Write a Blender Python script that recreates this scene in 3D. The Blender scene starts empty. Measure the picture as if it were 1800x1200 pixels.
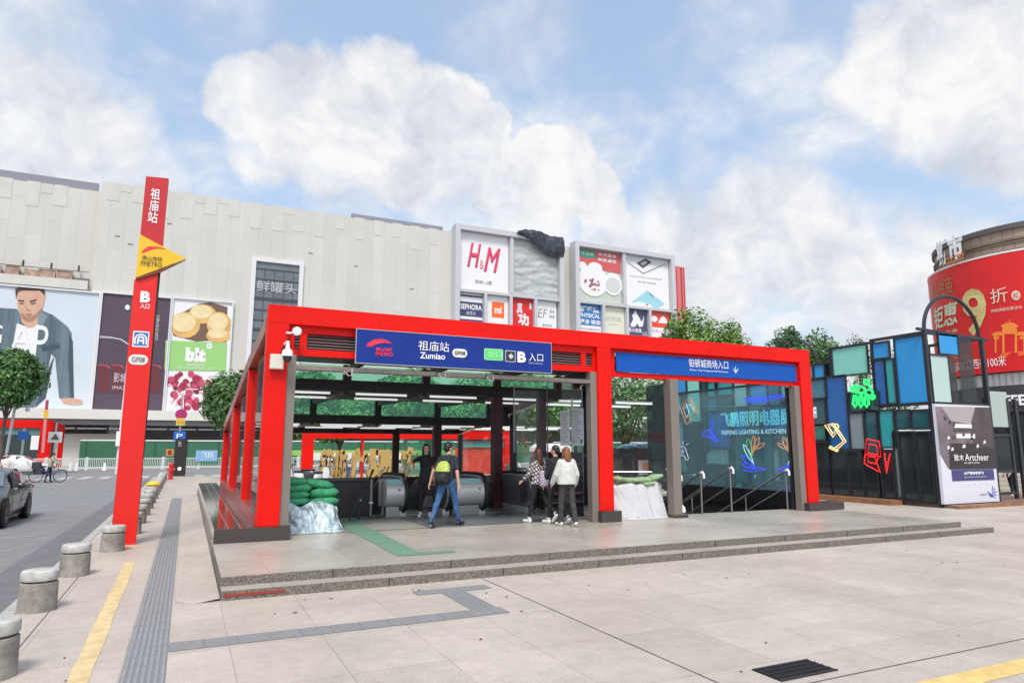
# Metro entrance plaza, built object by object
import bpy, math, random
from mathutils import Vector, Matrix, kdtree
random.seed(7)
S = bpy.context.scene
C = bpy.context.collection
R = math.radians
# ---------------------------------------------------------------- camera numbers (pixels of the 1800x1200 photograph)
F = 1185.; PITCH = math.atan(187/1185.); YAW = math.atan(572/math.hypot(1185, 187)); H = 1.85
cp_, sp_ = math.cos(PITCH), math.sin(PITCH); cy_, sy_ = math.cos(YAW), math.sin(YAW)
def ray(px, py):
    u = (px-900)/F; v = (600-py)/F
    f = cp_-v*sp_; up = sp_+v*cp_
    return (u*cy_+f*sy_, -u*sy_+f*cy_, up)
def onY(px, py, y):            # -> (x, z) on the vertical plane Y = y
    d = ray(px, py); t = y/d[1]; return (d[0]*t, H+d[2]*t)
def onX(px, py, x):            # -> (y, z) on the vertical plane X = x
    d = ray(px, py); t = x/d[0]; return (d[1]*t, H+d[2]*t)
# ---------------------------------------------------------------- materials
MATS = {}
def mat(name, col, rough=.6, metal=0., var=0., scale=4., bump=0., bscale=30., spec=.5, emit=0., alpha=1., trans=0., coat=0., streak=0.):
    if name in MATS: return MATS[name]
    m = bpy.data.materials.new(name); m.use_nodes = True
    nt = m.node_tree; b = nt.nodes['Principled BSDF']
    b.inputs['Base Color'].default_value = (*col, 1); b.inputs['Roughness'].default_value = rough
    b.inputs['Metallic'].default_value = metal; b.inputs['Specular IOR Level'].default_value = spec
    b.inputs['Coat Weight'].default_value = coat
    if trans: b.inputs['Transmission Weight'].default_value = trans; b.inputs['IOR'].default_value = 1.1
    if emit: b.inputs['Emission Color'].default_value = (*col, 1); b.inputs['Emission Strength'].default_value = emit
    if alpha < 1: b.inputs['Alpha'].default_value = alpha
    tc = nt.nodes.new('ShaderNodeTexCoord')
    if var:
        n = nt.nodes.new('ShaderNodeTexNoise'); n.inputs['Scale'].default_value = scale; n.inputs['Detail'].default_value = 6
        n.inputs['Roughness'].default_value = .65
        nt.links.new(tc.outputs['Object'], n.inputs['Vector'])
        src = n.outputs['Fac']
        if streak:
            mp = nt.nodes.new('ShaderNodeMapping'); mp.inputs['Scale'].default_value = (1, 1, .06)
            nt.links.new(tc.outputs['Object'], mp.inputs['Vector']); nt.links.new(mp.outputs[0], n.inputs['Vector'])
        r = nt.nodes.new('ShaderNodeMapRange'); r.inputs[1].default_value = .3; r.inputs[2].default_value = .7
        r.inputs[3].default_value = 1-var; r.inputs[4].default_value = 1+var
        nt.links.new(src, r.inputs[0])
        mx = nt.nodes.new('ShaderNodeVectorMath'); mx.operation = 'SCALE'; mx.inputs[0].default_value = col
        nt.links.new(r.outputs[0], mx.inputs['Scale']); nt.links.new(mx.outputs[0], b.inputs['Base Color'])
        r2 = nt.nodes.new('ShaderNodeMapRange'); r2.inputs[1].default_value = .3; r2.inputs[2].default_value = .7
        r2.inputs[3].default_value = min(1, rough*1.2); r2.inputs[4].default_value = rough*.8
        nt.links.new(src, r2.inputs[0]); nt.links.new(r2.outputs[0], b.inputs['Roughness'])
    if bump:
        n = nt.nodes.new('ShaderNodeTexNoise'); n.inputs['Scale'].default_value = bscale; n.inputs['Detail'].default_value = 5
        nt.links.new(tc.outputs['Object'], n.inputs['Vector'])
        bp = nt.nodes.new('ShaderNodeBump'); bp.inputs['Strength'].default_value = bump; bp.inputs['Distance'].default_value = .02
        nt.links.new(n.outputs['Fac'], bp.inputs['Height']); nt.links.new(bp.outputs[0], b.inputs['Normal'])
    MATS[name] = m; return m
def glass(name, tint, trans=.7, rough=.03, milky=False):
    """thin tinted pane: tinted see-through mixed with a fresnel sheen"""
    if name in MATS: return MATS[name]
    m = bpy.data.materials.new(name); m.use_nodes = True; nt = m.node_tree; nt.nodes.clear()
    o = nt.nodes.new('ShaderNodeOutputMaterial'); t = nt.nodes.new('ShaderNodeBsdfTransparent'); g = nt.nodes.new('ShaderNodeBsdfGlossy')
    d = nt.nodes.new('ShaderNodeBsdfTranslucent' if milky else 'ShaderNodeBsdfDiffuse'); lw = nt.nodes.new('ShaderNodeLayerWeight'); lw.inputs[0].default_value = .5
    pw = nt.nodes.new('ShaderNodeMath'); pw.operation = 'POWER'; nt.links.new(lw.outputs['Facing'], pw.inputs[0]); pw.inputs[1].default_value = 4.
    ma = nt.nodes.new('ShaderNodeMath'); ma.operation = 'MULTIPLY_ADD'; nt.links.new(pw.outputs[0], ma.inputs[0]); ma.inputs[1].default_value = .45; ma.inputs[2].default_value = .02
    t.inputs[0].default_value = (*tint, 1); d.inputs[0].default_value = (*tint, 1); g.inputs['Roughness'].default_value = rough
    a = nt.nodes.new('ShaderNodeMixShader'); a.inputs[0].default_value = trans
    nt.links.new(d.outputs[0], a.inputs[1]); nt.links.new(t.outputs[0], a.inputs[2])
    b = nt.nodes.new('ShaderNodeMixShader'); nt.links.new(ma.outputs[0], b.inputs[0]); nt.links.new(a.outputs[0], b.inputs[1]); nt.links.new(g.outputs[0], b.inputs[2])
    nt.links.new(b.outputs[0], o.inputs[0]); MATS[name] = m; return m
class NT:
    def __init__(s, m): s.nt = m.node_tree
    def n(s, t, **k):
        x = s.nt.nodes.new(t)
        for a, b in k.items(): setattr(x, a, b)
        return x
    def l(s, a, b): s.nt.links.new(a, b)
def math_(N, op, a, b=None, c=None):
    x = N.n('ShaderNodeMath', operation=op)
    for i, v in enumerate((a, b, c)):
        if v is None: continue
        if isinstance(v, (int, float)): x.inputs[i].default_value = v
        else: N.l(v, x.inputs[i])
    return x.outputs[0]
def paving(name, base, px, py, ox, oy, joint=.006, rough=.5, jdark=.6, speck=.12, slabvar=.05, offset=False, stain=.12):
    m = bpy.data.materials.new(name); m.use_nodes = True; N = NT(m); b = m.node_tree.nodes['Principled BSDF']
    tc = N.n('ShaderNodeTexCoord'); sx = N.n('ShaderNodeSeparateXYZ'); N.l(tc.outputs['Object'], sx.inputs[0])
    X = math_(N, 'DIVIDE', math_(N, 'ADD', sx.outputs[0], ox+100*px), px); Yv = math_(N, 'DIVIDE', math_(N, 'ADD', sx.outputs[1], oy+100*py), py)
    iy = math_(N, 'FLOOR', Yv)
    if offset: X = math_(N, 'ADD', X, math_(N, 'MULTIPLY', math_(N, 'MODULO', iy, 2.), .5))
    ix = math_(N, 'FLOOR', X); fx = math_(N, 'FRACT', X); fy = math_(N, 'FRACT', Yv)
    ex = math_(N, 'MULTIPLY', math_(N, 'MINIMUM', fx, math_(N, 'SUBTRACT', 1., fx)), px)
    ey = math_(N, 'MULTIPLY', math_(N, 'MINIMUM', fy, math_(N, 'SUBTRACT', 1., fy)), py)
    wob = N.n('ShaderNodeTexNoise'); wob.inputs['Scale'].default_value = 2.3; N.l(tc.outputs['Object'], wob.inputs['Vector'])
    e = math_(N, 'ADD', math_(N, 'MINIMUM', ex, ey), math_(N, 'MULTIPLY', math_(N, 'SUBTRACT', wob.outputs[0], .45), joint*1.6))
    J = N.n('ShaderNodeMapRange'); N.l(e, J.inputs[0]); J.inputs[1].default_value = joint*.3; J.inputs[2].default_value = joint; J.inputs[3].default_value = jdark; J.inputs[4].default_value = 1.
    cb = N.n('ShaderNodeCombineXYZ'); N.l(ix, cb.inputs[0]); N.l(iy, cb.inputs[1])
    wn = N.n('ShaderNodeTexWhiteNoise', noise_dimensions='3D'); N.l(cb.outputs[0], wn.inputs[0])
    sl = math_(N, 'MULTIPLY_ADD', wn.outputs['Value'], 2*slabvar, 1-slabvar)
    n1 = N.n('ShaderNodeTexNoise'); n1.inputs['Scale'].default_value = 130.; n1.inputs['Detail'].default_value = 3; N.l(tc.outputs['Object'], n1.inputs['Vector'])
    sp = math_(N, 'MULTIPLY_ADD', math_(N, 'SUBTRACT', n1.outputs[0], .5), speck*3, 1.)
    n2 = N.n('ShaderNodeTexNoise'); n2.inputs['Scale'].default_value = .55; n2.inputs['Detail'].default_value = 9; n2.inputs['Roughness'].default_value = .66; N.l(tc.outputs['Object'], n2.inputs['Vector'])
    st = math_(N, 'MULTIPLY_ADD', math_(N, 'SUBTRACT', n2.outputs[0], .5), stain*4, 1.)
    n3 = N.n('ShaderNodeTexVoronoi'); n3.inputs['Scale'].default_value = 2.1; n3.inputs['Randomness'].default_value = 1.; N.l(tc.outputs['Object'], n3.inputs['Vector'])
    dr = N.n('ShaderNodeMapRange'); N.l(n3.outputs['Distance'], dr.inputs[0]); dr.inputs[1].default_value = .015; dr.inputs[2].default_value = .04; dr.inputs[3].default_value = .72; dr.inputs[4].default_value = 1.
    n4 = N.n('ShaderNodeTexNoise'); n4.inputs['Scale'].default_value = 5.5; n4.inputs['Detail'].default_value = 10; n4.inputs['Roughness'].default_value = .72; N.l(tc.outputs['Object'], n4.inputs['Vector'])
    n5 = N.n('ShaderNodeTexNoise'); n5.inputs['Scale'].default_value = 42.; n5.inputs['Detail'].default_value = 4; N.l(tc.outputs['Object'], n5.inputs['Vector'])
    sp = math_(N, 'MULTIPLY', sp, math_(N, 'MULTIPLY', math_(N, 'MULTIPLY_ADD', math_(N, 'SUBTRACT', n4.outputs[0], .5), .55, 1.), math_(N, 'MULTIPLY_ADD', math_(N, 'SUBTRACT', n5.outputs[0], .5), .5, 1.)))
    f = math_(N, 'MULTIPLY', math_(N, 'MULTIPLY', J.outputs[0], sl), math_(N, 'MULTIPLY', math_(N, 'MULTIPLY', sp, st), dr.outputs[0]))
    v = N.n('ShaderNodeVectorMath', operation='SCALE'); v.inputs[0].default_value = base; N.l(f, v.inputs['Scale'])
    N.l(v.outputs[0], b.inputs['Base Color'])
    ro = math_(N, 'MULTIPLY_ADD', n2.outputs[0], .5, rough-.25); N.l(ro, b.inputs['Roughness'])
    bp = N.n('ShaderNodeBump'); bp.inputs['Strength'].default_value = .35; bp.inputs['Distance'].default_value = .004
    N.l(math_(N, 'ADD', J.outputs[0], math_(N, 'MULTIPLY', n1.outputs[0], .5)), bp.inputs['Height']); N.l(bp.outputs[0], b.inputs['Normal'])
    MATS[name] = m; return m
M = {}
M['red'] = mat('red_enamel', (.70, .006, .002), .42, var=.12, scale=1.1, spec=.22, bump=.06, bscale=2.2)
M['red_side'] = M['red']
M['maroon'] = mat('dark_maroon_steel', (.060, .010, .016), .4, var=.2)
M['darksteel'] = mat('dark_steel', (.022, .022, .026), .42, var=.25, scale=6)
M['black'] = mat('black_paint', (.012, .012, .014), .35, var=.2)
M['rubber'] = mat('black_rubber', (.015, .015, .015), .55)
M['steel'] = mat('brushed_steel', (.55, .55, .55), .32, .75, var=.12, scale=9)
M['greypost'] = mat('grey_cladding', (.20, .175, .15), .45, var=.12, scale=3, streak=1)
M['bluesign'] = mat('blue_sign_face', (.012, .036, .24), .4, var=.05, spec=.2)
M['bluesign2'] = mat('blue_fascia_face', (.008, .085, .40), .4, var=.05, spec=.2)
M['white'] = mat('white_paint', (.80, .80, .79), .45, var=.04)
M['offwhite'] = mat('off_white', (.68, .66, .60), .6, var=.06)
M['granite_dark'] = mat('dark_granite', (.050, .040, .036), .35, var=.3, scale=90, coat=.2)
M['granite_polish'] = mat('polished_granite', (.085, .078, .068), .07, var=.3, scale=60)
M['granite_step'] = mat('granite_step', (.165, .150, .125), .75, var=.6, scale=38, bump=.8, bscale=55)
M['concrete'] = mat('bollard_concrete', (.26, .24, .21), .85, var=.35, scale=7, bump=.4, bscale=40)
M['cap'] = mat('bollard_cap_skylit', (.45, .44, .41), .8, var=.3, scale=9, bump=.2)  # paler than the body: skylight on the top painted into the colour
M['yellow'] = mat('yellow_sign', (.85, .52, .02), .4)
M['roadyellow'] = mat('yellow_line_paint', (.66, .47, .17), .7, var=.22, scale=5, bump=.2)
M['text_white'] = mat('sign_white_lettering', (.86, .86, .86), .5)
M['text_black'] = mat('sign_black_lettering', (.03, .03, .03), .5)
M['text_red'] = mat('sign_red_lettering', (.75, .03, .05), .5)
M['skin'] = mat('skin', (.62, .36, .25), .5)
M['gold'] = mat('ochre_gold_lettering', (.44, .29, .09), .5, var=.15, scale=2)
M['green_board'] = mat('green_hoarding', (.030, .13, .07), .6, var=.15, scale=.6)
M['glass_green'] = glass('green_tinted_glass', (.62, .93, .80), .84, milky=True)
M['glass_teal'] = glass('teal_tinted_glass', (.58, .82, .86), .88, rough=.0)
M['glass_clear'] = glass('clear_glass', (.95, .975, .965), .99)
M['glass_dark'] = glass('dark_glass', (.06, .07, .08), .55)
M['leaf'] = None
# ---------------------------------------------------------------- mesh builder
PJ = 0
class MB:
    def __init__(s): s.v = []; s.f = []; s.m = []; s.cur = 0
    def add(s, vs, fs):
        o = len(s.v); s.v += [tuple(v) for v in vs]
        for f in fs: s.f.append(tuple(i+o for i in f)); s.m.append(s.cur)
        return s
    def box(s, x0, x1, y0, y1, z0, z1):
        return s.add([(x0,y0,z0),(x1,y0,z0),(x1,y1,z0),(x0,y1,z0),(x0,y0,z1),(x1,y0,z1),(x1,y1,z1),(x0,y1,z1)],
                     [(0,3,2,1),(4,5,6,7),(0,1,5,4),(1,2,6,5),(2,3,7,6),(3,0,4,7)])
    def obox(s, c, sz, rot=(0,0,0)):
        Mx = Matrix.Translation(c) @ (Matrix.Rotation(rot[2],4,'Z') @ Matrix.Rotation(rot[1],4,'Y') @ Matrix.Rotation(rot[0],4,'X'))
        a, b, c_ = (q/2 for q in sz)
        vs = [Mx @ Vector(p) for p in [(-a,-b,-c_),(a,-b,-c_),(a,b,-c_),(-a,b,-c_),(-a,-b,c_),(a,-b,c_),(a,b,c_),(-a,b,c_)]]
        return s.add(vs, [(0,3,2,1),(4,5,6,7),(0,1,5,4),(1,2,6,5),(2,3,7,6),(3,0,4,7)])
    def bar(s, p, q, w, h, up=(0,0,1)):
        p, q = Vector(p), Vector(q); d = (q-p).normalized(); u = Vector(up)
        if abs(d.dot(u)) > .98: u = Vector((0,1,0))
        r = d.cross(u).normalized(); u = r.cross(d)
        vs = [e + r*a*w/2 + u*b*h/2 for e in (p, q) for a, b in ((-1,-1),(1,-1),(1,1),(-1,1))]
        return s.add(vs, [(0,1,2,3),(7,6,5,4),(0,4,5,1),(1,5,6,2),(2,6,7,3),(3,7,4,0)])
    def tube(s, pts, r, n=8, closed=False, r1=None):
        pts = [Vector(p) for p in pts]; k = len(pts); rings = []; pu = None
        for i, p in enumerate(pts):
            a = pts[(i-1) % k] if (i or closed) else p; b = pts[(i+1) % k] if (i < k-1 or closed) else p
            d = (b-a).normalized() if (b-a).length > 1e-9 else Vector((0,0,1))
            u = pu if pu is not None else (Vector((0,0,1)) if abs(d.z) < .9 else Vector((1,0,0)))
            x = d.cross(u)
            if x.length < 1e-4: x = d.orthogonal()
            x.normalize(); u = x.cross(d).normalized(); pu = u
            rr = r if r1 is None else r+(r1-r)*i/(k-1)
            rings.append([p + (x*math.cos(t)+u*math.sin(t))*rr for t in [2*math.pi*j/n for j in range(n)]])
        vs = [v for ri in rings for v in ri]; fs = []
        for i in range(k if closed else k-1):
            a, b = i*n, ((i+1) % k)*n
            fs += [(a+j, a+(j+1)%n, b+(j+1)%n, b+j) for j in range(n)]
        if not closed: fs += [tuple(range(n))[::-1], tuple((k-1)*n+j for j in range(n))]
        return s.add(vs, fs)
    def lathe(s, prof, c=(0,0,0), n=24, axis='z', cap=True, sx=1., sy=1.):
        vs = []
        for r, z in prof:
            for j in range(n):
                t = 2*math.pi*j/n; a, b = r*math.cos(t)*sx, r*math.sin(t)*sy
                vs.append((c[0]+a, c[1]+b, c[2]+z) if axis == 'z' else ((c[0]+z, c[1]+a, c[2]+b) if axis == 'x' else (c[0]+b, c[1]+z, c[2]+a)))
        fs = [(i*n+j, i*n+(j+1)%n, (i+1)*n+(j+1)%n, (i+1)*n+j) for i in range(len(prof)-1) for j in range(n)]
        if cap: fs += [tuple(range(n))[::-1], tuple((len(prof)-1)*n+j for j in range(n))]
        return s.add(vs, fs)
    def ell(s, c, r, n=12, m=8, rot=None):
        vs = [(0,0,-1)]; 
        for i in range(1, m):
            ph = -math.pi/2+math.pi*i/m
            vs += [(math.cos(ph)*math.cos(2*math.pi*j/n), math.cos(ph)*math.sin(2*math.pi*j/n), math.sin(ph)) for j in range(n)]
        vs.append((0,0,1)); q = [Vector((v[0]*r[0], v[1]*r[1], v[2]*r[2])) for v in vs]
        if rot is not None: q = [rot @ v for v in q]
        q = [v+Vector(c) for v in q]
        fs = [(0, 1+(j+1)%n, 1+j) for j in range(n)]
        for i in range(m-2): fs += [(1+i*n+j, 1+i*n+(j+1)%n, 1+(i+1)*n+(j+1)%n, 1+(i+1)*n+j) for j in range(n)]
        L = len(q)-1; o = 1+(m-2)*n; fs += [(o+j, o+(j+1)%n, L) for j in range(n)]
        return s.add(q, fs)
    def capsule(s, p, q, r0, r1, n=12, flat=None):
        p, q = Vector(p), Vector(q); d = (q-p); L = d.length; d = d.normalized() if L > 1e-6 else Vector((0,0,1))
        x = d.orthogonal().normalized(); y = d.cross(x); rings = []
        for k in range(1, 4): a = math.pi/2*(1-k/3); rings.append((p - d*r0*math.sin(a), r0*math.cos(a)))
        for k in range(0, 3): a = math.pi/2*(k/3); rings.append((q + d*r1*math.sin(a), r1*math.cos(a)))
        vs = [p-d*r0]
        for c, r in rings:
            vs += [c+(x*math.cos(2*math.pi*j/n)+y*math.sin(2*math.pi*j/n))*r for j in range(n)]
        vs.append(q+d*r1); fs = [(0, 1+(j+1)%n, 1+j) for j in range(n)]
        for i in range(len(rings)-1): fs += [(1+i*n+j, 1+i*n+(j+1)%n, 1+(i+1)*n+(j+1)%n, 1+(i+1)*n+j) for j in range(n)]
        L_ = len(vs)-1; o = 1+(len(rings)-1)*n; fs += [(o+j, o+(j+1)%n, L_) for j in range(n)]
        return s.add(vs, fs)
    def loft(s, rings, n=16, p=2.):
        """rings of (cx, cy, z, hw, hd): closed superellipse loft"""
        vs = []
        for cx, cy, z, hw, hd in rings:
            for j in range(n):
                t = 2*math.pi*j/n; a, b = math.cos(t), math.sin(t)
                vs.append((cx+math.copysign(abs(a)**(2/p), a)*hw, cy+math.copysign(abs(b)**(2/p), b)*hd, z))
        k = len(rings); fs = [(i*n+j, i*n+(j+1)%n, (i+1)*n+(j+1)%n, (i+1)*n+j) for i in range(k-1) for j in range(n)]
        fs += [tuple(range(n))[::-1], tuple((k-1)*n+j for j in range(n))]
        return s.add(vs, fs)
    def prism(s, pts, pl, d=.02, w=0.):
        """2D polygon on a plane pl = (origin, right, up); front face at w+d out along the normal"""
        global PJ; PJ += 1; d += (PJ % 25)*.00008
        o, r, u = (Vector(q) for q in pl); nn = r.cross(u).normalized()
        ar = sum(pts[i][0]*pts[(i+1)%len(pts)][1]-pts[(i+1)%len(pts)][0]*pts[i][1] for i in range(len(pts)))
        if ar < 0: pts = pts[::-1]
        k = len(pts); vs = [o+r*a+u*b+nn*(w+d) for a, b in pts]+[o+r*a+u*b+nn*w for a, b in pts]
        return s.add(vs, [tuple(range(k)), tuple(range(2*k-1, k-1, -1))]+[(i, i+k, (i+1)%k+k, (i+1)%k) for i in range(k)])
    def build(s, name, mats, parent=None, smooth=False, bevel=0, loc=None, rz=None, angle=35):
        me = bpy.data.meshes.new(name); me.from_pydata(s.v, [], s.f)
        if not isinstance(mats, (list, tuple)): mats = [mats]
        for m in mats: me.materials.append(m)
        if len(mats) > 1: me.polygons.foreach_set('material_index', s.m)
        me.update()
        if smooth: me.shade_smooth() if hasattr(me, 'shade_smooth') else None
        if smooth and angle and angle < 180:
            try: me.set_sharp_from_angle(angle=R(angle))
            except Exception: pass
        o = bpy.data.objects.new(name, me); C.objects.link(o)
        if parent is not None: o.parent = parent
        if loc is not None: o.location = loc
        if rz is not None: o.rotation_euler.z = rz
        if bevel:
            b = o.modifiers.new('bevel', 'BEVEL'); b.width = bevel; b.segments = 2; b.limit_method = 'ANGLE'; b.angle_limit = R(50)
        return o
def thing(name, label, cat, loc=(0,0,0), rz=0, group=None):
    o = bpy.data.objects.new(name, None); C.objects.link(o); o.location = loc; o.rotation_euler = (0,0,rz)
    o.empty_display_size = .3
    return tag(o, label, cat, group)
def tag(o, label, cat, group=None):
    o['label'] = label; o['category'] = cat
    if group: o['group'] = group
    return o
def struct(o, kind='structure'): o['kind'] = kind; return o
def dup(root, loc=None, rz=None, label=None, group=None, scale=None):
    r = root.copy(); C.objects.link(r)
    if loc is not None: r.location = loc
    if rz is not None: r.rotation_euler.z = rz
    if label: r['label'] = label
    if group: r['group'] = group
    if scale: r.scale = scale
    for ch in KIDS(root):
        c = ch.copy(); C.objects.link(c); c.parent = r
        for g in KIDS(ch):
            d = g.copy(); C.objects.link(d); d.parent = c
    return r
def KIDS(o): return [c for c in bpy.data.objects if c.parent is o]
def YP(y): return ((0, y, 0), (1, 0, 0), (0, 0, 1))       # faces the plaza (-Y)
def XP(x): return ((x, 0, 0), (0, -1, 0), (0, 0, 1))      # faces -X
def box(name, m, parent, *a, bevel=.006): return MB().box(*a).build(name, m, parent, bevel=bevel)
def text(s, pl, bx, m, parent, w=.01, d=.006, bold=0., name='lettering', keep=False, shear=0., space=1., outline=0., fat=0.):
    """lettering fitted to the box bx = (u0, u1, v0, v1) of the plane"""
    cu = bpy.data.curves.new('lettering', 'FONT'); cu.body = s; cu.size = 1; cu.offset = bold; cu.extrude = 0; cu.shear = shear; cu.resolution_u = 3
    cu.space_character = space
    if fat: cu.bevel_depth = fat; cu.bevel_resolution = 0
    if outline: cu.fill_mode = 'NONE'; cu.bevel_depth = outline; cu.bevel_resolution = 1; cu.resolution_u = 2
    ob = bpy.data.objects.new('lettering', cu); C.objects.link(ob)
    dg = bpy.context.evaluated_depsgraph_get(); me = bpy.data.meshes.new_from_object(ob.evaluated_get(dg))
    bpy.data.objects.remove(ob); bpy.data.curves.remove(cu)
    if not me.vertices: return None
    xs = [v.co.x for v in me.vertices]; ys = [v.co.y for v in me.vertices]
    x0, x1, y0, y1 = min(xs), max(xs), min(ys), max(ys); u0, u1, v0, v1 = bx
    sx, sy = (u1-u0)/(x1-x0), (v1-v0)/(y1-y0)
    if keep: sx = sy = min(sx, sy)
    cx, cy = (u0+u1)/2, (v0+v1)/2; o, r, u = (Vector(q) for q in pl); nn = r.cross(u).normalized()
    for v in me.vertices:
        v.co = o + r*(cx+(v.co.x-(x0+x1)/2)*sx) + u*(cy+(v.co.y-(y0+y1)/2)*sy) + nn*(w+d+v.co.z*sx)
    me.materials.clear(); me.materials.append(m); me.name = name; me.update()
    ob = bpy.data.objects.new(name, me); C.objects.link(ob)
    if parent is not None: ob.parent = parent; 
    return ob
def pxbox(px0, px1, py0, py1, y):     # rectangle of the photograph on plane Y=y -> u0,u1,v0,v1
    cx, cyy = (px0+px1)/2, (py0+py1)/2
    return (onY(px0, cyy, y)[0], onY(px1, cyy, y)[0], onY(cx, py1, y)[1], onY(cx, py0, y)[1])
def pxpts(pts, y): return [onY(a, b, y) for a, b in pts]
def pxptsX(pts, x): return [(-onX(a, b, x)[0], onX(a, b, x)[1]) for a, b in pts]
CLOUD = .57; EXPO = .76
WR = []
def wt(name, label, cat, base, group=None):
    o = thing(name, label, cat, (0,0,0), 0, group); WR.append((o, base)); return o
# ================================================================ GROUND
PZ = .23                                             # platform height
M['paving'] = paving('plaza_granite_slabs', (.445, .390, .335), .866, 1.25, .375, .30, joint=.007, rough=.55, jdark=.66, stain=.17, slabvar=.05, speck=.42, offset=False)
M['platform'] = paving('platform_granite', (.40, .368, .315), 1.2, .62, .1, .2, joint=.006, rough=.34, jdark=.7, stain=.16, slabvar=.07, speck=.4)
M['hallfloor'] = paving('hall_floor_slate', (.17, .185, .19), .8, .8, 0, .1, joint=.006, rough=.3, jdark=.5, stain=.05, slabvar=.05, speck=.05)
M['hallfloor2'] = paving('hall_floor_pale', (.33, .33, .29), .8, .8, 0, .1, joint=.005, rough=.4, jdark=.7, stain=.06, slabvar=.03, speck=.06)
M['asphalt'] = mat('old_asphalt', (.215, .215, .22), .85, var=.10, scale=2.2, bump=.5, bscale=160)
M['asphalt_new'] = mat('newer_asphalt_strip', (.155, .155, .163), .85, var=.08, scale=2.5, bump=.5, bscale=160)
M['roadwhite'] = mat('worn_white_road_paint', (.40, .40, .40), .8, var=.25, scale=3)
M['kerb'] = mat('kerb_stone', (.40, .38, .35), .7, var=.15, scale=5, bump=.2)
M['tactile'] = mat('tactile_grey', (.20, .205, .21), .7, var=.1, scale=20)
m = MB()
HX0, HX1, HY0, HY1 = 1.35, 14.75, 13.62, 27.3        # opening in the ground for escalators and stairs
for a in [(-1.62,200,-8,HY0), (-1.62,HX0,HY0,HY1), (HX1,200,HY0,HY1), (-1.62,200,HY1,50)]:
    m.add([(a[0],a[2],0),(a[1],a[2],0),(a[1],a[3],0),(a[0],a[3],0)], [(0,1,2,3)])
struct(m.build('plaza_pavement', M['paving']))
struct(MB().add([(-400,-60,-.12),(400,-60,-.12),(400,13,-.12),(-400,13,-.12)], [(0,1,2,3)]).add([(-400,13,-.12),(1,13,-.12),(1,30,-.12),(-400,30,-.12)], [(0,1,2,3)])
    .add([(15,13,-.12),(400,13,-.12),(400,30,-.12),(15,30,-.12)], [(0,1,2,3)]).add([(-400,30,-.12),(400,30,-.12),(400,900,-.12),(-400,900,-.12)], [(0,1,2,3)]).build('road', M['asphalt']))
struct(MB().add([(-2.75,-8,-.116),(-1.78,-8,-.116),(-1.78,49,-.116),(-2.2,49,-.116)], [(0,1,2,3)]).build('road_repair_strip', M['asphalt_new']))
m = MB()
for i in range(40): m.box(-1.78, -1.625, -8+i*1.45, -6.556+i*1.45, -.3, .004)
m.box(-1.62, 120, 50, 50.16, -.3, .004)
struct(m.build('kerb', M['kerb'], bevel=.01))
# worn stripes and crosswalk
m = MB()
for i in range(9): m.add([(-8.2,8+i*2.4,-.115),(-2.95,9.3+i*2.4,-.115),(-2.95,9.38+i*2.4,-.115),(-8.2,8.1+i*2.4,-.115)], [(0,1,2,3)])
for i in range(16): m.add([(-12+i*1.15,51.5,-.115),(-11.4+i*1.15,51.5,-.115),(-11.4+i*1.15,55.8,-.115),(-12+i*1.15,55.8,-.115)], [(0,1,2,3)])
m.add([(-60,60,-.115),(60,60,-.115),(60,60.15,-.115),(-60,60.15,-.115)], [(0,1,2,3)])
m.add([(-60,57.2,-.115),(60,57.2,-.115),(60,57.32,-.115),(-60,57.32,-.115)], [(0,1,2,3)])
struct(m.build('road_markings', M['roadwhite']))
struct(MB().box(-60,80,72.5,84,-.3,.02).build('far_pavement', M['kerb']))
# yellow lines on the paving
def strip(name, m_, x0, x1, y0, y1, z=.004):
    return struct(MB().add([(x0,y0,z),(x1,y0,z),(x1,y1,z),(x0,y1,z)], [(0,1,2,3)]).build(name, m_))
m = MB()
rs = random.Random(3); pl_, pr_ = [], []
y = 3.5
while y < 13.3:
    pl_.append((-.745-.0075*(y-6.7)+rs.uniform(-.008,.008), y)); pr_.append((-.585-.0075*(y-6.7)+rs.uniform(-.008,.008), y)); y += .3
for i in range(len(pl_)-1): m.add([(*pl_[i],.004),(*pr_[i],.004),(*pr_[i+1],.004),(*pl_[i+1],.004)], [(0,1,2,3)])
for a, b in ((14.9, 15.1),): m.add([(-.86,a,.004),(-.68,a,.004),(-.68,b,.004),(-.86,b,.004)], [(0,1,2,3)])
struct(m.build('yellow_line', mat('faded_yellow_line', (.60, .46, .24), .75, var=.2, scale=6)))
struct(MB().add([(5.2,3.56,.004),(9.5,3.56,.004),(9.5,3.79,.004),(5.2,3.79,.004)], [(0,1,2,3)]).build('yellow_line_right', M['roadyellow']))
# tactile paving: raised ribs modelled
def tactile(name, x0, x1, y0, y1, along='y'):
    strip(name, M['tactile'], x0, x1, y0, y1, .004)
    m = MB(); W = (x1-x0) if along == 'y' else (y1-y0); n = 7
    a0, a1 = (y0, y1) if along == 'y' else (x0, x1); L = .30
    a = a0
    while a < a1-.1:
        for k in range(n):
            c = (x0 if along == 'y' else y0)+W*(k+.5)/n
            if along == 'y': m.box(c-.011, c+.011, a+.012, min(a+L-.012, a1), .004, .009)
            else: m.box(a+.012, min(a+L-.012, a1), c-.011, c+.011, .004, .009)
        a += L
    struct(m.build(name+'_ribs', mat('tactile_rib', (.26, .265, .27), .6, var=.1)))
tactile('tactile_strip', -.365, -.03, 3.0, 28.7)
tactile('tactile_branch', -.026, 3.45, 7.28, 7.59, 'x')
tactile('tactile_link', 3.1, 3.42, 7.592, 8.6)
tactile('tactile_head', 2.78, 3.8, 8.602, 8.86, 'x')
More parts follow.
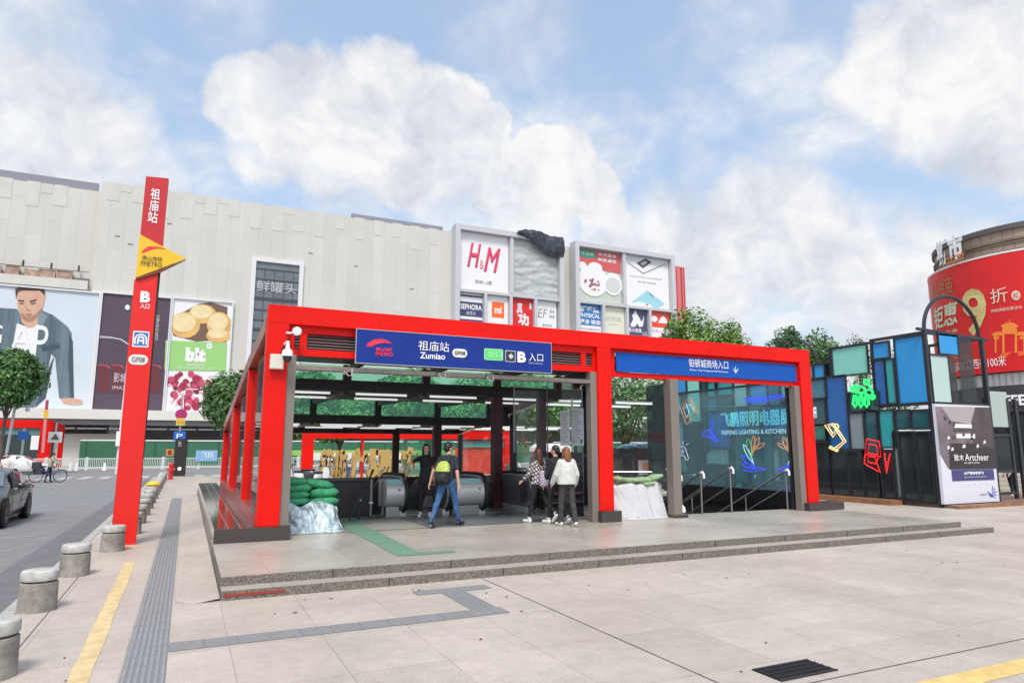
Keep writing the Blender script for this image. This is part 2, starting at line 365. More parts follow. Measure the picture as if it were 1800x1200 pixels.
# joints that read darker
m = MB()
m.add([(3.945,3.4,.004),(3.958,3.4,.004),(3.958,9.32,.004),(3.945,9.32,.004)], [(0,1,2,3)])
m.add([(3.96,4.145,.004),(16,4.145,.004),(16,4.158,.004),(3.96,4.158,.004)], [(0,1,2,3)])
m.add([(-1.3,3.4,.004),(-1.29,3.4,.004),(-1.29,13.,.004),(-1.3,13.,.004)], [(0,1,2,3)])
struct(m.build('paving_joints', mat('dark_joint', (.10, .09, .08), .9)))
# gentle ramp beside the platform
struct(MB().add([(.0,9.5,.005),(.495,9.36,.03),(.495,9.36,.0),(.495,28,.09),(0,28,.005),(.2,9.3,.0)], [(0,1,3,4),(0,5,1)]).build('side_ramp', M['paving']))
# drain grate
t = wt('drain_grate', 'black rectangular iron drain grate set into the pale paving', 'drain grate', (4.75,4.43,0))
g = MB(); x0, x1, y0, y1 = 4.43, 5.08, 4.27, 4.59
box('frame', M['black'], t, x0, x1, y0, y0+.02, .001, .012, bevel=0); 
g = MB().box(x0,x1,y0+.02,y1,.001,.0045); g.build('well', mat('drain_dark', (.005,.005,.005), .9), t)
g = MB()
for k in range(26): g.box(x0+.012+k*.0245, x0+.022+k*.0245, y0+.02, y1-.02, .005, .012)
g.build('bars', M['black'], t)
g = MB().box(x0,x1,y1-.02,y1,.001,.012)
for k in range(3): g.box(x0, x1, y0+.075+k*.075, y0+.083+k*.075, .012, .0145)
g.build('cross_bars', mat('worn_iron', (.12,.12,.12), .5, 1.), t)
# fallen leaves and specks
m = MB(); rs = random.Random(5)
for k in range(46):
    x, y, s = rs.uniform(-.9, 12), rs.uniform(3.8, 9.2), rs.uniform(.008, .026); a = rs.uniform(0, 6.3)
    m.prism([(s*math.cos(a+q)*e+x, s*math.sin(a+q)*e+y) for q, e in ((0,1.4),(1.2,.6),(2.8,1),(4.1,.5),(5.2,.8))], ((0,0,.006),(1,0,0),(0,1,0)), .003)
o = m.build('leaf_litter', mat('dry_leaf', (.13,.085,.045), .8)); o['kind'] = 'stuff'
# ================================================================ PLATFORM (two low steps)
t = wt('entrance_platform', 'low granite platform with two speckled steps in front of the metro entrance', 'platform', (8,9.4,0))
def step(name, y0, xe, z0, z1, yb):
    m = MB(); m.cur = 0
    m.add([(.505,y0,z1),(xe,y0,z1),(xe,yb,z1),(.505,yb,z1)], [(0,1,2,3)]); m.cur = 1
    m.add([(.505,y0,z0),(xe,y0,z0),(xe,y0,z1),(.505,y0,z1),(xe,yb,z0),(xe,yb,z1),(.505,yb,z0),(.505,yb,z1)], [(0,1,2,3),(1,4,5,2),(6,0,3,7)])
    return m.build(name, [M['platform'], M['granite_step']], t)
step('step', 9.33, 16.3, 0, .115, 9.64)
m = MB(); m.cur = 0; top = [(.505,9.64),(15.65,9.64),(15.65,10.2),(15.65,12.9),(15.65,13.64),(.505,13.64)]
m.add([(a,b,PZ) for a,b in top], [(0,1,2,3,4,5)])
m.add([(15.65,13.64,PZ),(15.65,27,PZ),(14.9,27,PZ),(14.9,13.64,PZ)], [(0,1,2,3)]); m.cur = 1
m.add([(.505,9.64,.1),(15.65,9.64,.1),(15.65,9.64,PZ),(.505,9.64,PZ),(15.65,27,0),(15.65,27,PZ),(.505,13.64,0),(.505,13.64,PZ),(15.65,9.64,0),(.505,9.64,0)], [(9,8,2,3),(8,4,5,2),(6,9,3,7)])
m.build('top_step', [M['platform'], M['granite_step']], t)
# nosing pieces with joints: dark vertical joints in the risers
m = MB()
for x in (1.9,3.6,5.25,6.9,8.6,10.3,12,13.7): m.box(x, x+.012, 9.636, 9.64, .118, PZ-.004); m.box(x+.7, x+.712, 9.326, 9.33, .0, .113)
m.build('riser_joints', mat('joint_dark', (.03,.03,.025), .9), t)
MB().box(.53, 1.25, 9.322, 9.328, .045, .078).build('red_label_strip', mat('red_tape', (.30,.035,.025), .7), t)
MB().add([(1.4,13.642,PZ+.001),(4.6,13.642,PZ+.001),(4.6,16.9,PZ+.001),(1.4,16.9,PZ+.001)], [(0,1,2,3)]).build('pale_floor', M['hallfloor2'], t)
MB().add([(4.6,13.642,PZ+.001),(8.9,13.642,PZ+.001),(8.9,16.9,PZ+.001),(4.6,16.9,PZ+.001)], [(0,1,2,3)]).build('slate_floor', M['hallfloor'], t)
MB().box(.51, 10.6, 13.6, 13.64, PZ, PZ+.004).build('threshold', M['granite_dark'], t)
MB().box(8.9, 10.65, 13.64, 16.9, PZ-.1, PZ+.001).build('side_floor', M['platform'], t)
gt = mat('green_floor_tape', (.15, .27, .19), .6, var=.12, scale=6)
m = MB(); z = PZ+.006
for q in ([(3.05,15.7),(3.55,15.7),(3.4,10.3),(3.0,10.3)], [(3.4,10.55),(3.95,10.5),(3.95,10.3),(3.4,10.3)], [(1.5,16.3),(4.75,16.3),(4.75,15.7),(1.5,15.7)]):
    m.add([(a,b,z) for a,b in q], [(3,2,1,0)])
struct(m.build('floor_tape', gt))
# ---------------------------------------------------------------- pit
t = wt('escalator_pit', 'dark walled pit the escalators and stairs go down into', 'pit', (8,20,-4))
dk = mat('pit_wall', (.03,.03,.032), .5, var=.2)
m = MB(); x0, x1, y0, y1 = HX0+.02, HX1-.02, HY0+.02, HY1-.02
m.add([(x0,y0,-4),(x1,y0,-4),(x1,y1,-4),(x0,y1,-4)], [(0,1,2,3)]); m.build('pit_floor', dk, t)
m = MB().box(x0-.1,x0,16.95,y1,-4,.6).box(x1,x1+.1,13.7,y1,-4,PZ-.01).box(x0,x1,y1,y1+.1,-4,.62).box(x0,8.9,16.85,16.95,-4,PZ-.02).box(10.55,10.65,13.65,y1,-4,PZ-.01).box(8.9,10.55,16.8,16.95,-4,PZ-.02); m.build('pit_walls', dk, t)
# parapets
t = wt('dark_parapet', 'low dark parapet wall behind the green sandbags, left of the escalators', 'parapet', (2.8,16.5,PZ))
MB().box(1.42,4.12,16.40,16.52,PZ,1.08).build('panel', M['darksteel'], t, bevel=.004)
MB().box(1.42,4.12,16.34,16.58,1.08,1.15).build('rail', mat('parapet_rail', (.09,.085,.09), .35, .6), t, bevel=.01)
t = wt('rear_parapet', 'dark ledge closing the far end of the escalator hall', 'parapet', (8,27.4,0))
MB().box(1.3,14.8,27.42,27.6,-.3,.62).build('panel', M['darksteel'], t); MB().box(1.3,14.8,27.38,27.64,.62,.68).build('rail', M['black'], t)
# ================================================================ RED ENTRANCE CANOPY
RX = (1.2, 1.6); E = wt('metro_entrance_canopy', 'big red portal framed canopy over the escalators, stepping down towards the back', 'subway entrance', (8,13,0))
def col(x0, x1, y0, y1, z0, z1, name='column', m_=None, b=.008): return box(name, m_ or M['red'], E, x0, x1, y0, y1, z0, z1, bevel=b)
YF0, YF1 = 13.0, 13.3; ZT = 4.49; ZB = 4.14
col(1.2, 1.585, YF0, YF1, .47, ZB-.001); col(8.37, 8.74, YF0, YF1, .47, ZB-.001); col(14.82, 15.22, YF0, YF1, .43, ZB-.001)
box('top_beam', M['red'], E, 1.2, 15.22, YF0, YF1, ZB, ZT, bevel=.008)
m = MB()
for x in (3.3,5.6,7.9,10.3,12.7): m.box(x,x+.006,YF0-.0015,YF0,ZB+.004,ZT-.004)
m.build('beam_seam', mat('seam_dark_red', (.22,.004,.003), .7), E)
# recessed fascia with louvres (left bay)
YR = 13.10
fm = MB(); fm.box(1.586,8.369,YR,YR+.12,3.57,3.70).box(1.586,8.369,YR,YR+.12,4.0,ZB-.002)
for a, b in ((1.586,1.70),(1.80,1.93),(7.15,7.22),(8.0,8.12),(8.30,8.369)): fm.box(a, b, YR+.002, YR+.118, 3.70, 4.0)
fm.build('fascia', M['red'], E)
lv = MB()
for k in range(5):
    z = 3.725+k*.058; lv.add([(1.70,YR+.03,z),(8.30,YR+.03,z),(8.30,YR+.085,z+.042),(1.70,YR+.085,z+.042)], [(0,1,2,3)])
l_ = lv.build('louvre', mat('louvre_grey', (.26,.20,.20), .45, .3), E)
MB().box(1.70,8.30,YR+.10,YR+.115,3.70,4.0).build('louvre_backing', M['maroon'], E)
# right bay fascia
fm = MB().box(8.741,14.819,YR+.03,YR+.15,3.50,3.61).box(8.741,14.819,YR+.03,YR+.15,4.08,ZB-.002).box(8.741,8.93,YR+.032,YR+.148,3.61,4.08)
fm.build('fascia', M['red'], E)
# steel head bar and grey posts
box('head_bar', mat('head_bar_steel', (.30,.24,.21), .35, .7, var=.2, scale=4), E, 1.72, 8.22, 13.06, 13.22, 3.30, 3.39)
for a, b, c in ((1.586,1.75,3.57), (8.20,8.369,3.57), (10.42,10.66,3.50), (14.62,14.815,3.50)):
    box('grey_post', M['greypost'], E, a, b, 13.05 if a != 10.42 else 13.0, 13.25, PZ if a > 2 else .47, c)
# plinths
t = wt('granite_plinth_wall', 'long polished dark granite plinth carrying the left row of red columns', 'plinth', (.9,13,0))
MB().box(.525,1.19,13.005,30.5,.0,.455).build('body', [M['granite_polish']], t, bevel=.006)
MB().box(.518,1.775,12.93,13.0,.225,.47).build('front_slab', M['granite_dark'], t, bevel=.004)
MB().box(1.2,1.775,13.005,13.33,.225,.468).build('corner_block', M['granite_dark'], t, bevel=.004)
MB().box(.50,.524,12.99,30.5,.0,.20).build('kerb_edge', mat('edge_kerb_stone', (.22,.2,.17), .6, var=.2), t)
for k in range(2): MB().box(.75+k*.2,.765+k*.2,13.01,30,.4555,.4575).build('joint_line', mat('pale_joint', (.25,.22,.2), .3), t)
MB().box(1.19,1.40,13.34,27.5,.30,.68).build('red_kerb', mat('red_kerb', (.50,.02,.015), .3, coat=.3), t, bevel=.01)
MB().box(1.17,1.42,13.34,27.5,.68,.70).build('steel_cap', mat('kerb_cap', (.5,.25,.22), .2, .7), t)
box('base_block', M['granite_dark'], E, 8.34, 8.87, 12.9, 13.34, PZ, .469)
box('base_block', M['granite_dark'], E, 14.7, 16.0, 12.88, 13.36, PZ-.001, .429)
box('base_block', M['granite_dark'], E, 10.40, 10.80, 12.97, 13.3, PZ, .30)
# side columns, sloping side beams and roofs
YS = (17.2, 22.2, 27.4); ZS = (3.97, 3.35, 2.72)
for yy, zz in zip(YS, ZS):
    col(1.2, 1.42, yy-.35, yy, .70, zz-.30); box('partition_column', M['darksteel'], E, 10.44, 10.62, yy-.3, yy-.1, -.1, zz-.30, bevel=.006)
pinkm = mat('sky_sheen_red_beam', (.42,.16,.13), .25, .35, var=.15, scale=2)  # pinkish tint: sky reflected on the red side face, put into the colour
prof = [(13.31, 4.30), (17.2, 3.97), (22.2, 3.35), (27.4, 2.72)]
for x0, x1 in ((1.19, 1.43), (10.43, 10.64)):
    m = MB(); vs = []
    for yy, zz in prof: vs += [(x0,yy,zz),(x1,yy,zz),(x1,yy,zz-.30),(x0,yy,zz-.30)]
    fs = [(0,1,2,3),(15,14,13,12)]
    for i in range(3): o_ = i*4; fs += [(o_+j, o_+4+j, o_+4+(j+1)%4, o_+(j+1)%4) for j in range(4)]
    m.add(vs, fs).build('side_beam', pinkm, E)
XA, XB = 1.45, 10.42
box('rear_beam', M['maroon'], E, XA, XB, 27.2, 27.4, 2.42, 2.68)
rf = mat('roof_underside', (.13,.12,.13), .5, var=.15, scale=2)
for y0_, y1_, z_ in ((13.32,17.1,3.94), (17.32,22.1,3.40), (22.32,27.18,2.78)): box('roof_panel', rf, E, XA, XB, y0_, y1_, z_, z_+.07, bevel=0)
PX = [1.45+.12, 3.56, 5.65, 7.73, 9.68, 10.30]
for r_, (yy, zt, zg) in enumerate(((17.2, 3.93, 3.54), (22.2, 3.39, 2.90))):
    box('cross_beam', M['darksteel'], E, XA, XB, yy-.10, yy+.10, zg-.27, zg, bevel=.004)
    box('beam_rail', M['darksteel'], E, XA, XB, yy-.13, yy-.10, zg-.12, zg-.08, bevel=.0)
    for x in PX: box('mullion', M['darksteel'] if r_ else M['maroon'], E, x-.10, x+.10, yy-.07, yy+.07, zg+.001, zt, bevel=0)
    MB().box(XA,XB,yy+.075,yy+.09,zg,zt).build('clerestory_glass', M['glass_green'], E)
for x in PX[1:-1]:
    MB().bar((x,13.4,3.86),(x,17.1,3.80),.12,.14).bar((x,17.3,3.28),(x,22.1,3.30),.12,.16).bar((x,22.3,2.66),(x,27.2,2.66),.12,.16).build('rafter', M['maroon'], E)
for yy, zt in ((17.2,3.27),(22.2,2.63),(27.3,2.42)):
    for x in (7.73,): box('inner_column', M['maroon'], E, x-.13, x+.13, yy-.13 if yy < 27 else yy-.1, yy+.13 if yy < 27 else yy+.1, -.1, zt-.001, bevel=.01)
for x in (9.05,): box('inner_column', M['maroon'], E, x-.11, x+.11, 16.95, 17.15, PZ, 3.3)
# glass skins at the sides
for y0_, y1_, z_ in ((13.35,16.84,3.72),(17.21,21.84,3.2),(22.21,27.04,2.6)):
    MB().box(1.30,1.31,y0_,y1_,.70,z_).build('side_glass', M['glass_clear'], E)
    MB().box(10.50,10.51,y0_,y1_,.7,z_).build('partition_glass', M['glass_clear'], E)
box('glass_rail', M['darksteel'], E, 10.45, 10.56, 13.4, 27, .3, .62)
box('side_mullion', M['darksteel'], E, 14.66, 14.80, 13.34, 13.42, PZ, 3.49)
box('stairwell_kerb', M['black'], E, 14.64, 14.84, 13.43, 18.65, .235, .70)
for k in range(2): MB().box(14.72,14.73,13.43+k*2.6,13.43+k*2.6+2.58,.71,3.62).build('side_glass', M['glass_teal'], E)
box('glass_head', M['darksteel'], E, 14.69, 14.76, 13.43, 18.65, 3.621, 3.68)
# rear side: dark blue glazing bars between the bays
MB().tube([(9.98,16.9,PZ),(9.98,16.9,3.27)], .028, 8).build('pale_post', M['white'], E)
for yy in (14.6, 17.1): box('partition_rail', M['darksteel'], E, 8.9, 10.4, yy, yy+.06, 1.62, 1.70)
# glass screen with dark base near the middle column
t = wt('glass_screen', 'clear glass screen with dark lower panels beside the middle red column', 'glass screen', (7.9,14.3,PZ))
MB().box(6.86,8.74,14.3,14.312,1.75,3.3).build('glass', M['glass_clear'], t)
MB().box(7.75,8.74,14.3,14.315,PZ,1.75).build('dark_panel', mat('dark_gloss_panel', (.02,.02,.024), .12), t)
for x in (6.86, 7.75, 8.72): box('mullion', mat('slim_steel', (.25,.25,.26), .3, .9), t, x, x+.018, 14.29, 14.32, PZ if x > 7 else 1.75, 3.3, bevel=0)
for k, z in enumerate((.55,.75,1.45)): box('rail', mat('purplish_rail', (.12,.07,.09), .3, .6), t, 7.77, 8.72, 14.25, 14.298, z, z+.04+.02*(k==1))
for k, (a, b) in enumerate(((985,1002), (1005,1026))):
    u0, u1, v0, v1 = pxbox(a, b, 717 if k else 722, 783, 14.28)
    t = wt('paper_notice', ('pale grey paper notice, the one on the left of the pair on the glass', 'pale grey paper notice with a small dark figure, right one of the pair')[k], 'notice', (u0,14.28,v0), 'notices taped to the glass screen')
    MB().box(u0,u1,14.28,14.286,v0,v1).build('sheet', mat('paper', (.55,.61,.64), .7), t)
    m = MB()
    rs = random.Random(k)
    for i in range(17):
        z = v1-.06-i*(v1-v0-.1)/17; m.box(u0+.02, u0+.02+(u1-u0-.04)*rs.uniform(.5,1), 14.277, 14.28, z, z+.012)
    if k: m.box(u1-.1, u1-.05, 14.277, 14.28, v0+.05, v0+.16); m.box(u0+.04, u0+.06, 14.277, 14.28, v0+.05, v0+.14)
    m.build('print', mat('faint_print', (.13,.15,.17), .7), t)
# ---------------------------------------------------------------- tube lights
def tube_light():
    r = thing('tube_light', '', 'tube light')
    MB().box(-.72,.72,-.035,.035,.03,.07).build('housing', mat('light_housing', (.30,.30,.30), .5), r)
    MB().tube([(-.7,0,0),(.7,0,0)], .03, 10).build('tube', mat('tube_white', (.85,.88,.86), .3, emit=.45), r, smooth=True)
    MB().bar((-.5,0,.07),(-.5,0,.12),.02,.02).bar((.5,0,.07),(.5,0,.12),.02,.02).build('bracket', M['darksteel'], r)
    return r
tl = tube_light(); first = True; ordn = ['first','second','third','fourth','fifth','sixth']
rows = [(18.0, 3.27, 0, 'front high'), (19.7, 3.27, 1, 'second high'), (23.2, 2.62, 0, 'third, lower'), (24.9, 2.62, 1, 'fourth, lower'), (26.4, 2.62, 0, 'rearmost, lower')]
for yy, zz, off, nm in rows:
    xs = [2.6+off*.35+i*2.07 for i in range(6)]
    for i, x in enumerate(xs):
        lb = f'white tube light, {ordn[i]} from the left in the {nm} row'
        if first: tl.location = (x,yy,zz); tl['label'] = lb; tl['group'] = 'tube lights under the canopy roof'; first = False
        else: dup(tl, (x,yy,zz), label=lb)
# ---------------------------------------------------------------- signs on the canopy
def swoosh(pl, cx, cy, w, h, m_, parent, ww):
    P_ = [(-.5,-.42),(-.42,-.05),(-.22,.35),(.02,.5),(.25,.42),(.5,.05),(.22,.10),(.05,.02),(-.12,-.12),(-.3,-.4)]
    MB().prism([(cx+a*w, cy+b*h) for a, b in P_], pl, .006, ww).build('emblem', m_, parent)
    Q = [(-.2,.12),(0,.3),(.2,.24),(.36,.12),(.1,.14),(-.05,.05)]
YG = 12.93
t = wt('station_sign', 'long blue station name board with white lettering and a green tag, on the red beam', 'sign', (5,YG,3.48))
u0, u1 = 2.83, 7.12; v0, v1 = 3.475, 4.13
box('board', M['bluesign'], t, u0, u1, YG, 13.0, v0, v1, bevel=.004)
m = MB().box(u0-.012,u0,YG-.006,13.0,v0-.012,v1+.012).box(u1,u1+.012,YG-.006,13.0,v0-.012,v1+.012).box(u0,u1,YG-.006,13.0,v0-.014,v0).box(u0,u1,YG-.006,13.0,v1,v1+.012); m.build('trim', M['steel'], t)
pl = YP(YG)
lr = mat('emblem_red', (.68,.03,.07), .5)
b = pxbox(643,690,595,612,YG); swoosh(pl, (b[0]+b[1])/2, (b[2]+b[3])/2, b[1]-b[0], b[3]-b[2], lr, t, .002)
text('佛山地铁', pl, pxbox(660,690,611,618,YG), lr, t, bold=.03); text('FMETRO', pl, pxbox(660,690,619,626,YG), lr, t, bold=.03)
text('祖庙站', pl, pxbox(735,789,600,617,YG), M['text_white'], t); text('Zumiao', pl, pxbox(738,782,620,631,YG), M['text_white'], t, bold=.015)
def rbox(pl, b, r, d=.006, w=.0, n=6):
    u0, u1, v0, v1 = b; r = min(r, (u1-u0)/2-.0001, (v1-v0)/2-.0001); P_ = []
    for cx, cy, a0 in ((u1-r,v1-r,0),(u0+r,v1-r,90),(u0+r,v0+r,180),(u1-r,v0+r,270)):
        for k in range(n+1): a = R(a0+90*k/n); P_.append((cx+r*math.cos(a), cy+r*math.sin(a)))
    return MB().prism(P_, pl, d, w)
b = pxbox(795,821,613,628,YG); rbox(pl, b, 1).build('number_tag', mat('tag_cream', (.72,.72,.66), .5), t)
text('GF08', pl, (b[0]+.045,b[1]-.045,b[2]+.05,b[3]-.05), M['text_black'], t, bold=.02)
b = pxbox(851,884,613,633,YG); rbox(pl, b, .03).build('green_tag', mat('tag_green_rim', (.45,.75,.45), .5), t)
rbox(pl, (b[0]+.012,b[1]-.012,b[2]+.012,b[3]-.012), .03, .008).build('green_face', mat('tag_green', (.10,.62,.16), .5), t)
text('出口', pl, (b[0]+.08,b[1]-.03,b[2]+.07,b[3]-.04), mat('pale_green_text', (.45,.8,.45), .5), t, w=.004)
b = pxbox(888,906,616,636,YG); rbox(pl, b, .02).build('pictogram_tile', mat('tile_grey', (.55,.55,.60), .5), t)
rbox(pl, (b[0]+.015,b[1]-.015,b[2]+.015,b[3]-.015), .01, .008).build('pictogram_face', M['text_black'], t)
um, vm = (b[0]+b[1])/2, (b[2]+b[3])/2
MB().prism([(um-.05,vm),(um+.02,vm+.07),(um+.02,vm+.03),(um+.06,vm+.03),(um+.06,vm-.03),(um+.02,vm-.03),(um+.02,vm-.07)], pl, .011).build('pictogram', mat('tile_grey2', (.6,.6,.65), .5), t)
text('B', pl, pxbox(909,924,618,637,YG), M['text_white'], t, bold=.05); text('入口', pl, pxbox(929,954,621,635,YG), M['text_white'], t)
text('ENTRANCE', pl, pxbox(929,953,637,640,YG), mat('faint_white', (.45,.48,.62), .5), t)
YG2 = 13.09
t = wt('mall_entrance_sign', 'blue fascia sign with small white lettering and an arrow, over the right stairway', 'sign', (11.8,YG2,3.62))
box('board', M['bluesign2'], t, 8.95, 14.77, YG2, 13.12, 3.615, 4.075, bevel=.002)
pl = YP(YG2)
text('铂顿城商场入口', pl, pxbox(1210,1279,632,647,YG2), M['text_white'], t); text('Bodun City Shopping Mall Entrance', pl, pxbox(1212,1279,650,654,YG2), M['text_white'], t)
b = pxbox(1289,1297,648,656,YG2); um = (b[0]+b[1])/2
MB().prism([(um,b[2]),(b[0],b[3]-.02),(b[0],b[3]+.01),(um,b[2]+.03),(b[1],b[3]+.01),(b[1],b[3]-.02)], pl, .006).box(um-.008,um+.008,YG2-.006,YG2,b[2]+.03,b[3]+.06).build('arrow', M['text_white'], t)
# ---------------------------------------------------------------- things fixed to the corner column
t = wt('floodlight', 'round chrome floodlight on a bracket at the top of the corner column', 'floodlight', (1.62,12.8,3.9))
c = onY(522,582,12.80); cx, cz = c
MB().lathe([(.03,.16),(.075,.10),(.085,.02),(.085,-.01)], (cx,12.80,cz), 24, 'y').build('housing', M['steel'], t, smooth=True)
MB().lathe([(.078,-.012),(.06,-.018),(.001,-.020)], (cx,12.80,cz), 24, 'y').build('lens', mat('lens', (.75,.78,.75), .1), t, smooth=True)
MB().tube([(cx-.02,12.93,cz),(cx-.1,12.95,cz-.02),(cx-.16,12.99,cz-.01)], .018).build('bracket', M['white'], t)
cb = MB().tube([(cx-.1,12.97,cz-.06),(cx-.22,12.985,cz-.30),(cx-.25,12.985,cz-.42)], .008); cb.build('cable', M['rubber'], t)
t = wt('dome_camera', 'white domed surveillance camera hanging off the corner column', 'security camera', (1.48,12.75,3.5))
cx, cz = onY(505,626,12.74)
MB().lathe([(.035,.20),(.04,.14),(.09,.10),(.10,.04),(.10,.0)], (cx,12.74,cz), 24).build('hood', M['white'], t, smooth=True)
MB().lathe([(.001,-.12),(.045,-.105),(.075,-.06),(.085,.0),(.085,.01)], (cx,12.74,cz), 24).build('dome', mat('smoked_dome', (.03,.025,.03), .08), t, smooth=True)
MB().bar((cx,12.74,cz+.2),(cx,12.74,cz+.26),.05,.05).bar((cx,12.74,cz+.26),(cx-.02,13.0,cz+.26),.05,.05).build('arm', M['white'], t)
t = wt('junction_box', 'cream metal junction box on the corner column behind the dome camera', 'junction box', (1.3,12.9,3.3))
b = pxbox(475,499,622,648,12.88); MB().box(b[0],b[1],12.88,13.0,b[2],b[3]).build('case', mat('box_cream', (.62,.60,.52), .5), t, bevel=.008); MB().box(b[0]+.015,b[1]-.015,12.876,12.88,b[2]+.015,b[3]-.015).build('lid', mat('box_cream2', (.66,.64,.56), .5), t)
for k, (px, py) in enumerate(((605,652), (770,656), (855,662))):
    cx, cz = onY(px, py, 13.04)
    t = wt('bracket_camera', ('small grey camera with a looped cable under the head bar, leftmost', 'small grey camera with a looped cable under the blue sign, middle one', 'small grey camera under the blue sign, rightmost of three')[k], 'security camera', (cx,13.04,cz), 'small cameras under the head bar')
    MB().tube([(cx,13.0,cz-.02),(cx-.03,12.9,cz-.06)], .028, 10).build('body', mat('cam_grey', (.25,.25,.25), .4), t)
    MB().tube([(cx,13.05,cz+.03),(cx,13.05,cz-.02)], .012).build('stem', M['darksteel'], t)
    MB().tube([(cx+.02,13.04,cz),(cx+.07,13.0,cz-.09),(cx+.14,13.0,cz-.08),(cx+.15,13.03,cz+.05)], .006).build('cable', M['white'], t)
from mathutils import noise
# ================================================================ ESCALATORS
M['chrome'] = mat('newel_steel', (.70,.70,.70), .3, .4)
M['bal'] = mat('balustrade_dark_glass', (.17,.18,.185), .16, spec=.7)
def rail_path(y0, r, zc):
    P_ = []
    for k in range(0, 13):
        a = R(-75-k*195/12); P_.append((y0+r*math.cos(a)*1.0, zc+r*math.sin(a)))
    P_ = [(y0-abs(r)*math.cos(R(-70+k*160/12)), zc+r*math.sin(R(-70+k*160/12))) for k in range(13)]
    P_ += [(y0+.9, zc+r), (y0+1.7, zc+r-.03), (y0+2.3, zc+r-.25), (y0+9, zc+r-4.1)]
    return P_
def balustrade(E_, x, y0, th=.07, label=None, side_panel=False):
    zc, r = .77, .44
    P_ = rail_path(y0, r-.03, zc); inner = [(-a, b) for a, b in P_]
    low = [(-(y0+9), zc-4.9), (-(y0+2.3), zc-1.05), (-(y0+1.5), .36), (-(y0-.05), .36)]
    MB().prism(inner+low, XP(x+th/2), th).build('balustrade', M['bal'] if not side_panel else mat('dark_side_panel', (.035,.035,.037), .25), E_)
    m = MB(); path = rail_path(y0, r, zc); m.tube([(x, a, b) for a, b in path], .042, 10); m.build('handrail', M['rubber'], E_, smooth=True)
    m = MB()
    for s in (-1, 1): m.tube([(x+s*.045, a+.03, b) for a, b in rail_path(y0+.01, r-.055, zc)], .018, 6)
    m.build('chrome_trim', M['chrome'], E_, smooth=True)
    MB().box(x-.09,x+.09,y0-.1,y0+1.6,PZ,.37).build('skirt', M['chrome'], E_, bevel=.01)
def drum(E_, x0, x1, y0):
    zc, r = .80, .33; pr = []
    for k in range(13):
        a = R(-80+k*150/12); pr.append((-(y0-r*math.cos(a)), zc+r*math.sin(a)))
    pr += [(-(y0+.45), zc+.30), (-(y0+.45), zc-.33)]
    MB().prism(pr, XP(x1), x1-x0).build('newel_drum', M['chrome'], E_)
    MB().box(x0+.05,x1-.05,y0-.12,y0+.4,PZ,.475).build('newel_base', mat('newel_base_grey', (.36,.36,.35), .35, .8), E_, bevel=.01)
    c, s_ = math.cos(R(52)), math.sin(R(52))
    MB().obox(((x0+x1)/2, y0-(r+.006)*c, zc+(r+.006)*s_), ((x1-x0)*.82,.16,.006), (R(38),0,0)).build('glass_plate', mat('pale_cyan_plate', (.45,.78,.78), .1), E_)
    MB().obox(((x0+x1)/2, y0-r-.004, zc+.04), ((x1-x0)*.9,.01,.03)).obox(((x0+x1)/2, y0-r-.001, zc+.10), ((x1-x0)*.9,.01,.012)).build('pale_band', M['white'], E_)
    MB().lathe([(.022,0),(.02,-.03),(.001,-.032)], (x1-.12, y0-r+.005, zc+.07), 12, 'y').build('red_button' if x0 > 5 else 'button', M['text_red'] if x0 > 5 else M['black'], E_)
def escalator(label, xl, xr, y0, dr):
    E_ = wt('escalator', label, 'escalator', ((xl+xr)/2, y0, PZ), 'escalators down to the metro')
    balustrade(E_, xl, y0, side_panel=(xl < 5)); balustrade(E_, xr, y0-.05)
    MB().box(xl+.1,xr-.1,y0+.2,y0+1.2,PZ+.002,PZ+.012).build('comb_plate', M['steel'], E_)
    m = MB()
    for k in range(22):
        y = y0+1.2+k*.4; z = PZ if k < 2 else PZ-.2*(k-1)*1.15
        m.box(xl+.1,xr-.1,y,y+.4,z-.3,z)
    m.build('steps', M['darksteel'], E_)
    drum(E_, *dr)
    return E_
e1 = escalator('left escalator with its chrome rounded newel beside the pipe frame', 4.78, 5.86, 16.2, (4.30, 4.72, 16.15))
e2 = escalator('right escalator with the wide chrome newel behind the man with the backpack', 6.70, 7.98, 15.9, (5.93, 6.63, 15.8))
MB().prism([(-(15.95)+.30*math.cos(R(a))*.75, .78+.30*math.sin(R(a))) for a in range(0,360,20)], XP(7.935), .012).build('mesh_disc', mat('perforated_disc', (.12,.13,.15), .4, .5, var=.9, scale=45), e2)
t = wt('pipe_barrier', 'grey steel pipe barrier standing left of the first escalator', 'barrier', (4.1,16.0,PZ))
MB().tube([(3.95,15.9,1.12),(3.95,15.9,.30),(4.02,15.9,.27),(4.22,16.1,.27),(4.28,16.1,.3),(4.28,16.1,1.08)], .035, 10).build('pipe', mat('pipe_grey', (.22,.22,.22), .35, .8), t, smooth=True)
MB().box(3.9,3.99,15.86,15.94,.58,.62).build('collar', M['steel'], t)
t = wt('leaning_pole', 'black pole leaning from the floor to the top of the pipe barrier', 'pole', (3.4,15.8,PZ))
MB().tube([(3.42,15.7,.24),(3.93,15.82,1.27)], .022, 8).build('pole', M['rubber'], t, smooth=True); MB().tube([(3.92,15.82,1.25),(3.96,15.82,1.36)], .03, 8).build('tip', M['black'], t)
t = wt('stanchion', 'short grey stanchion in front of the dark parapet', 'stanchion', (3.7,15.95,PZ))
MB().tube([(3.70,15.95,PZ),(3.70,15.95,.62)], .035, 10).build('post', M['darksteel'], t); MB().lathe([(.02,0),(.05,.02),(.05,.06),(.03,.08)], (3.70,15.95,.62), 12).build('head', M['steel'], t)
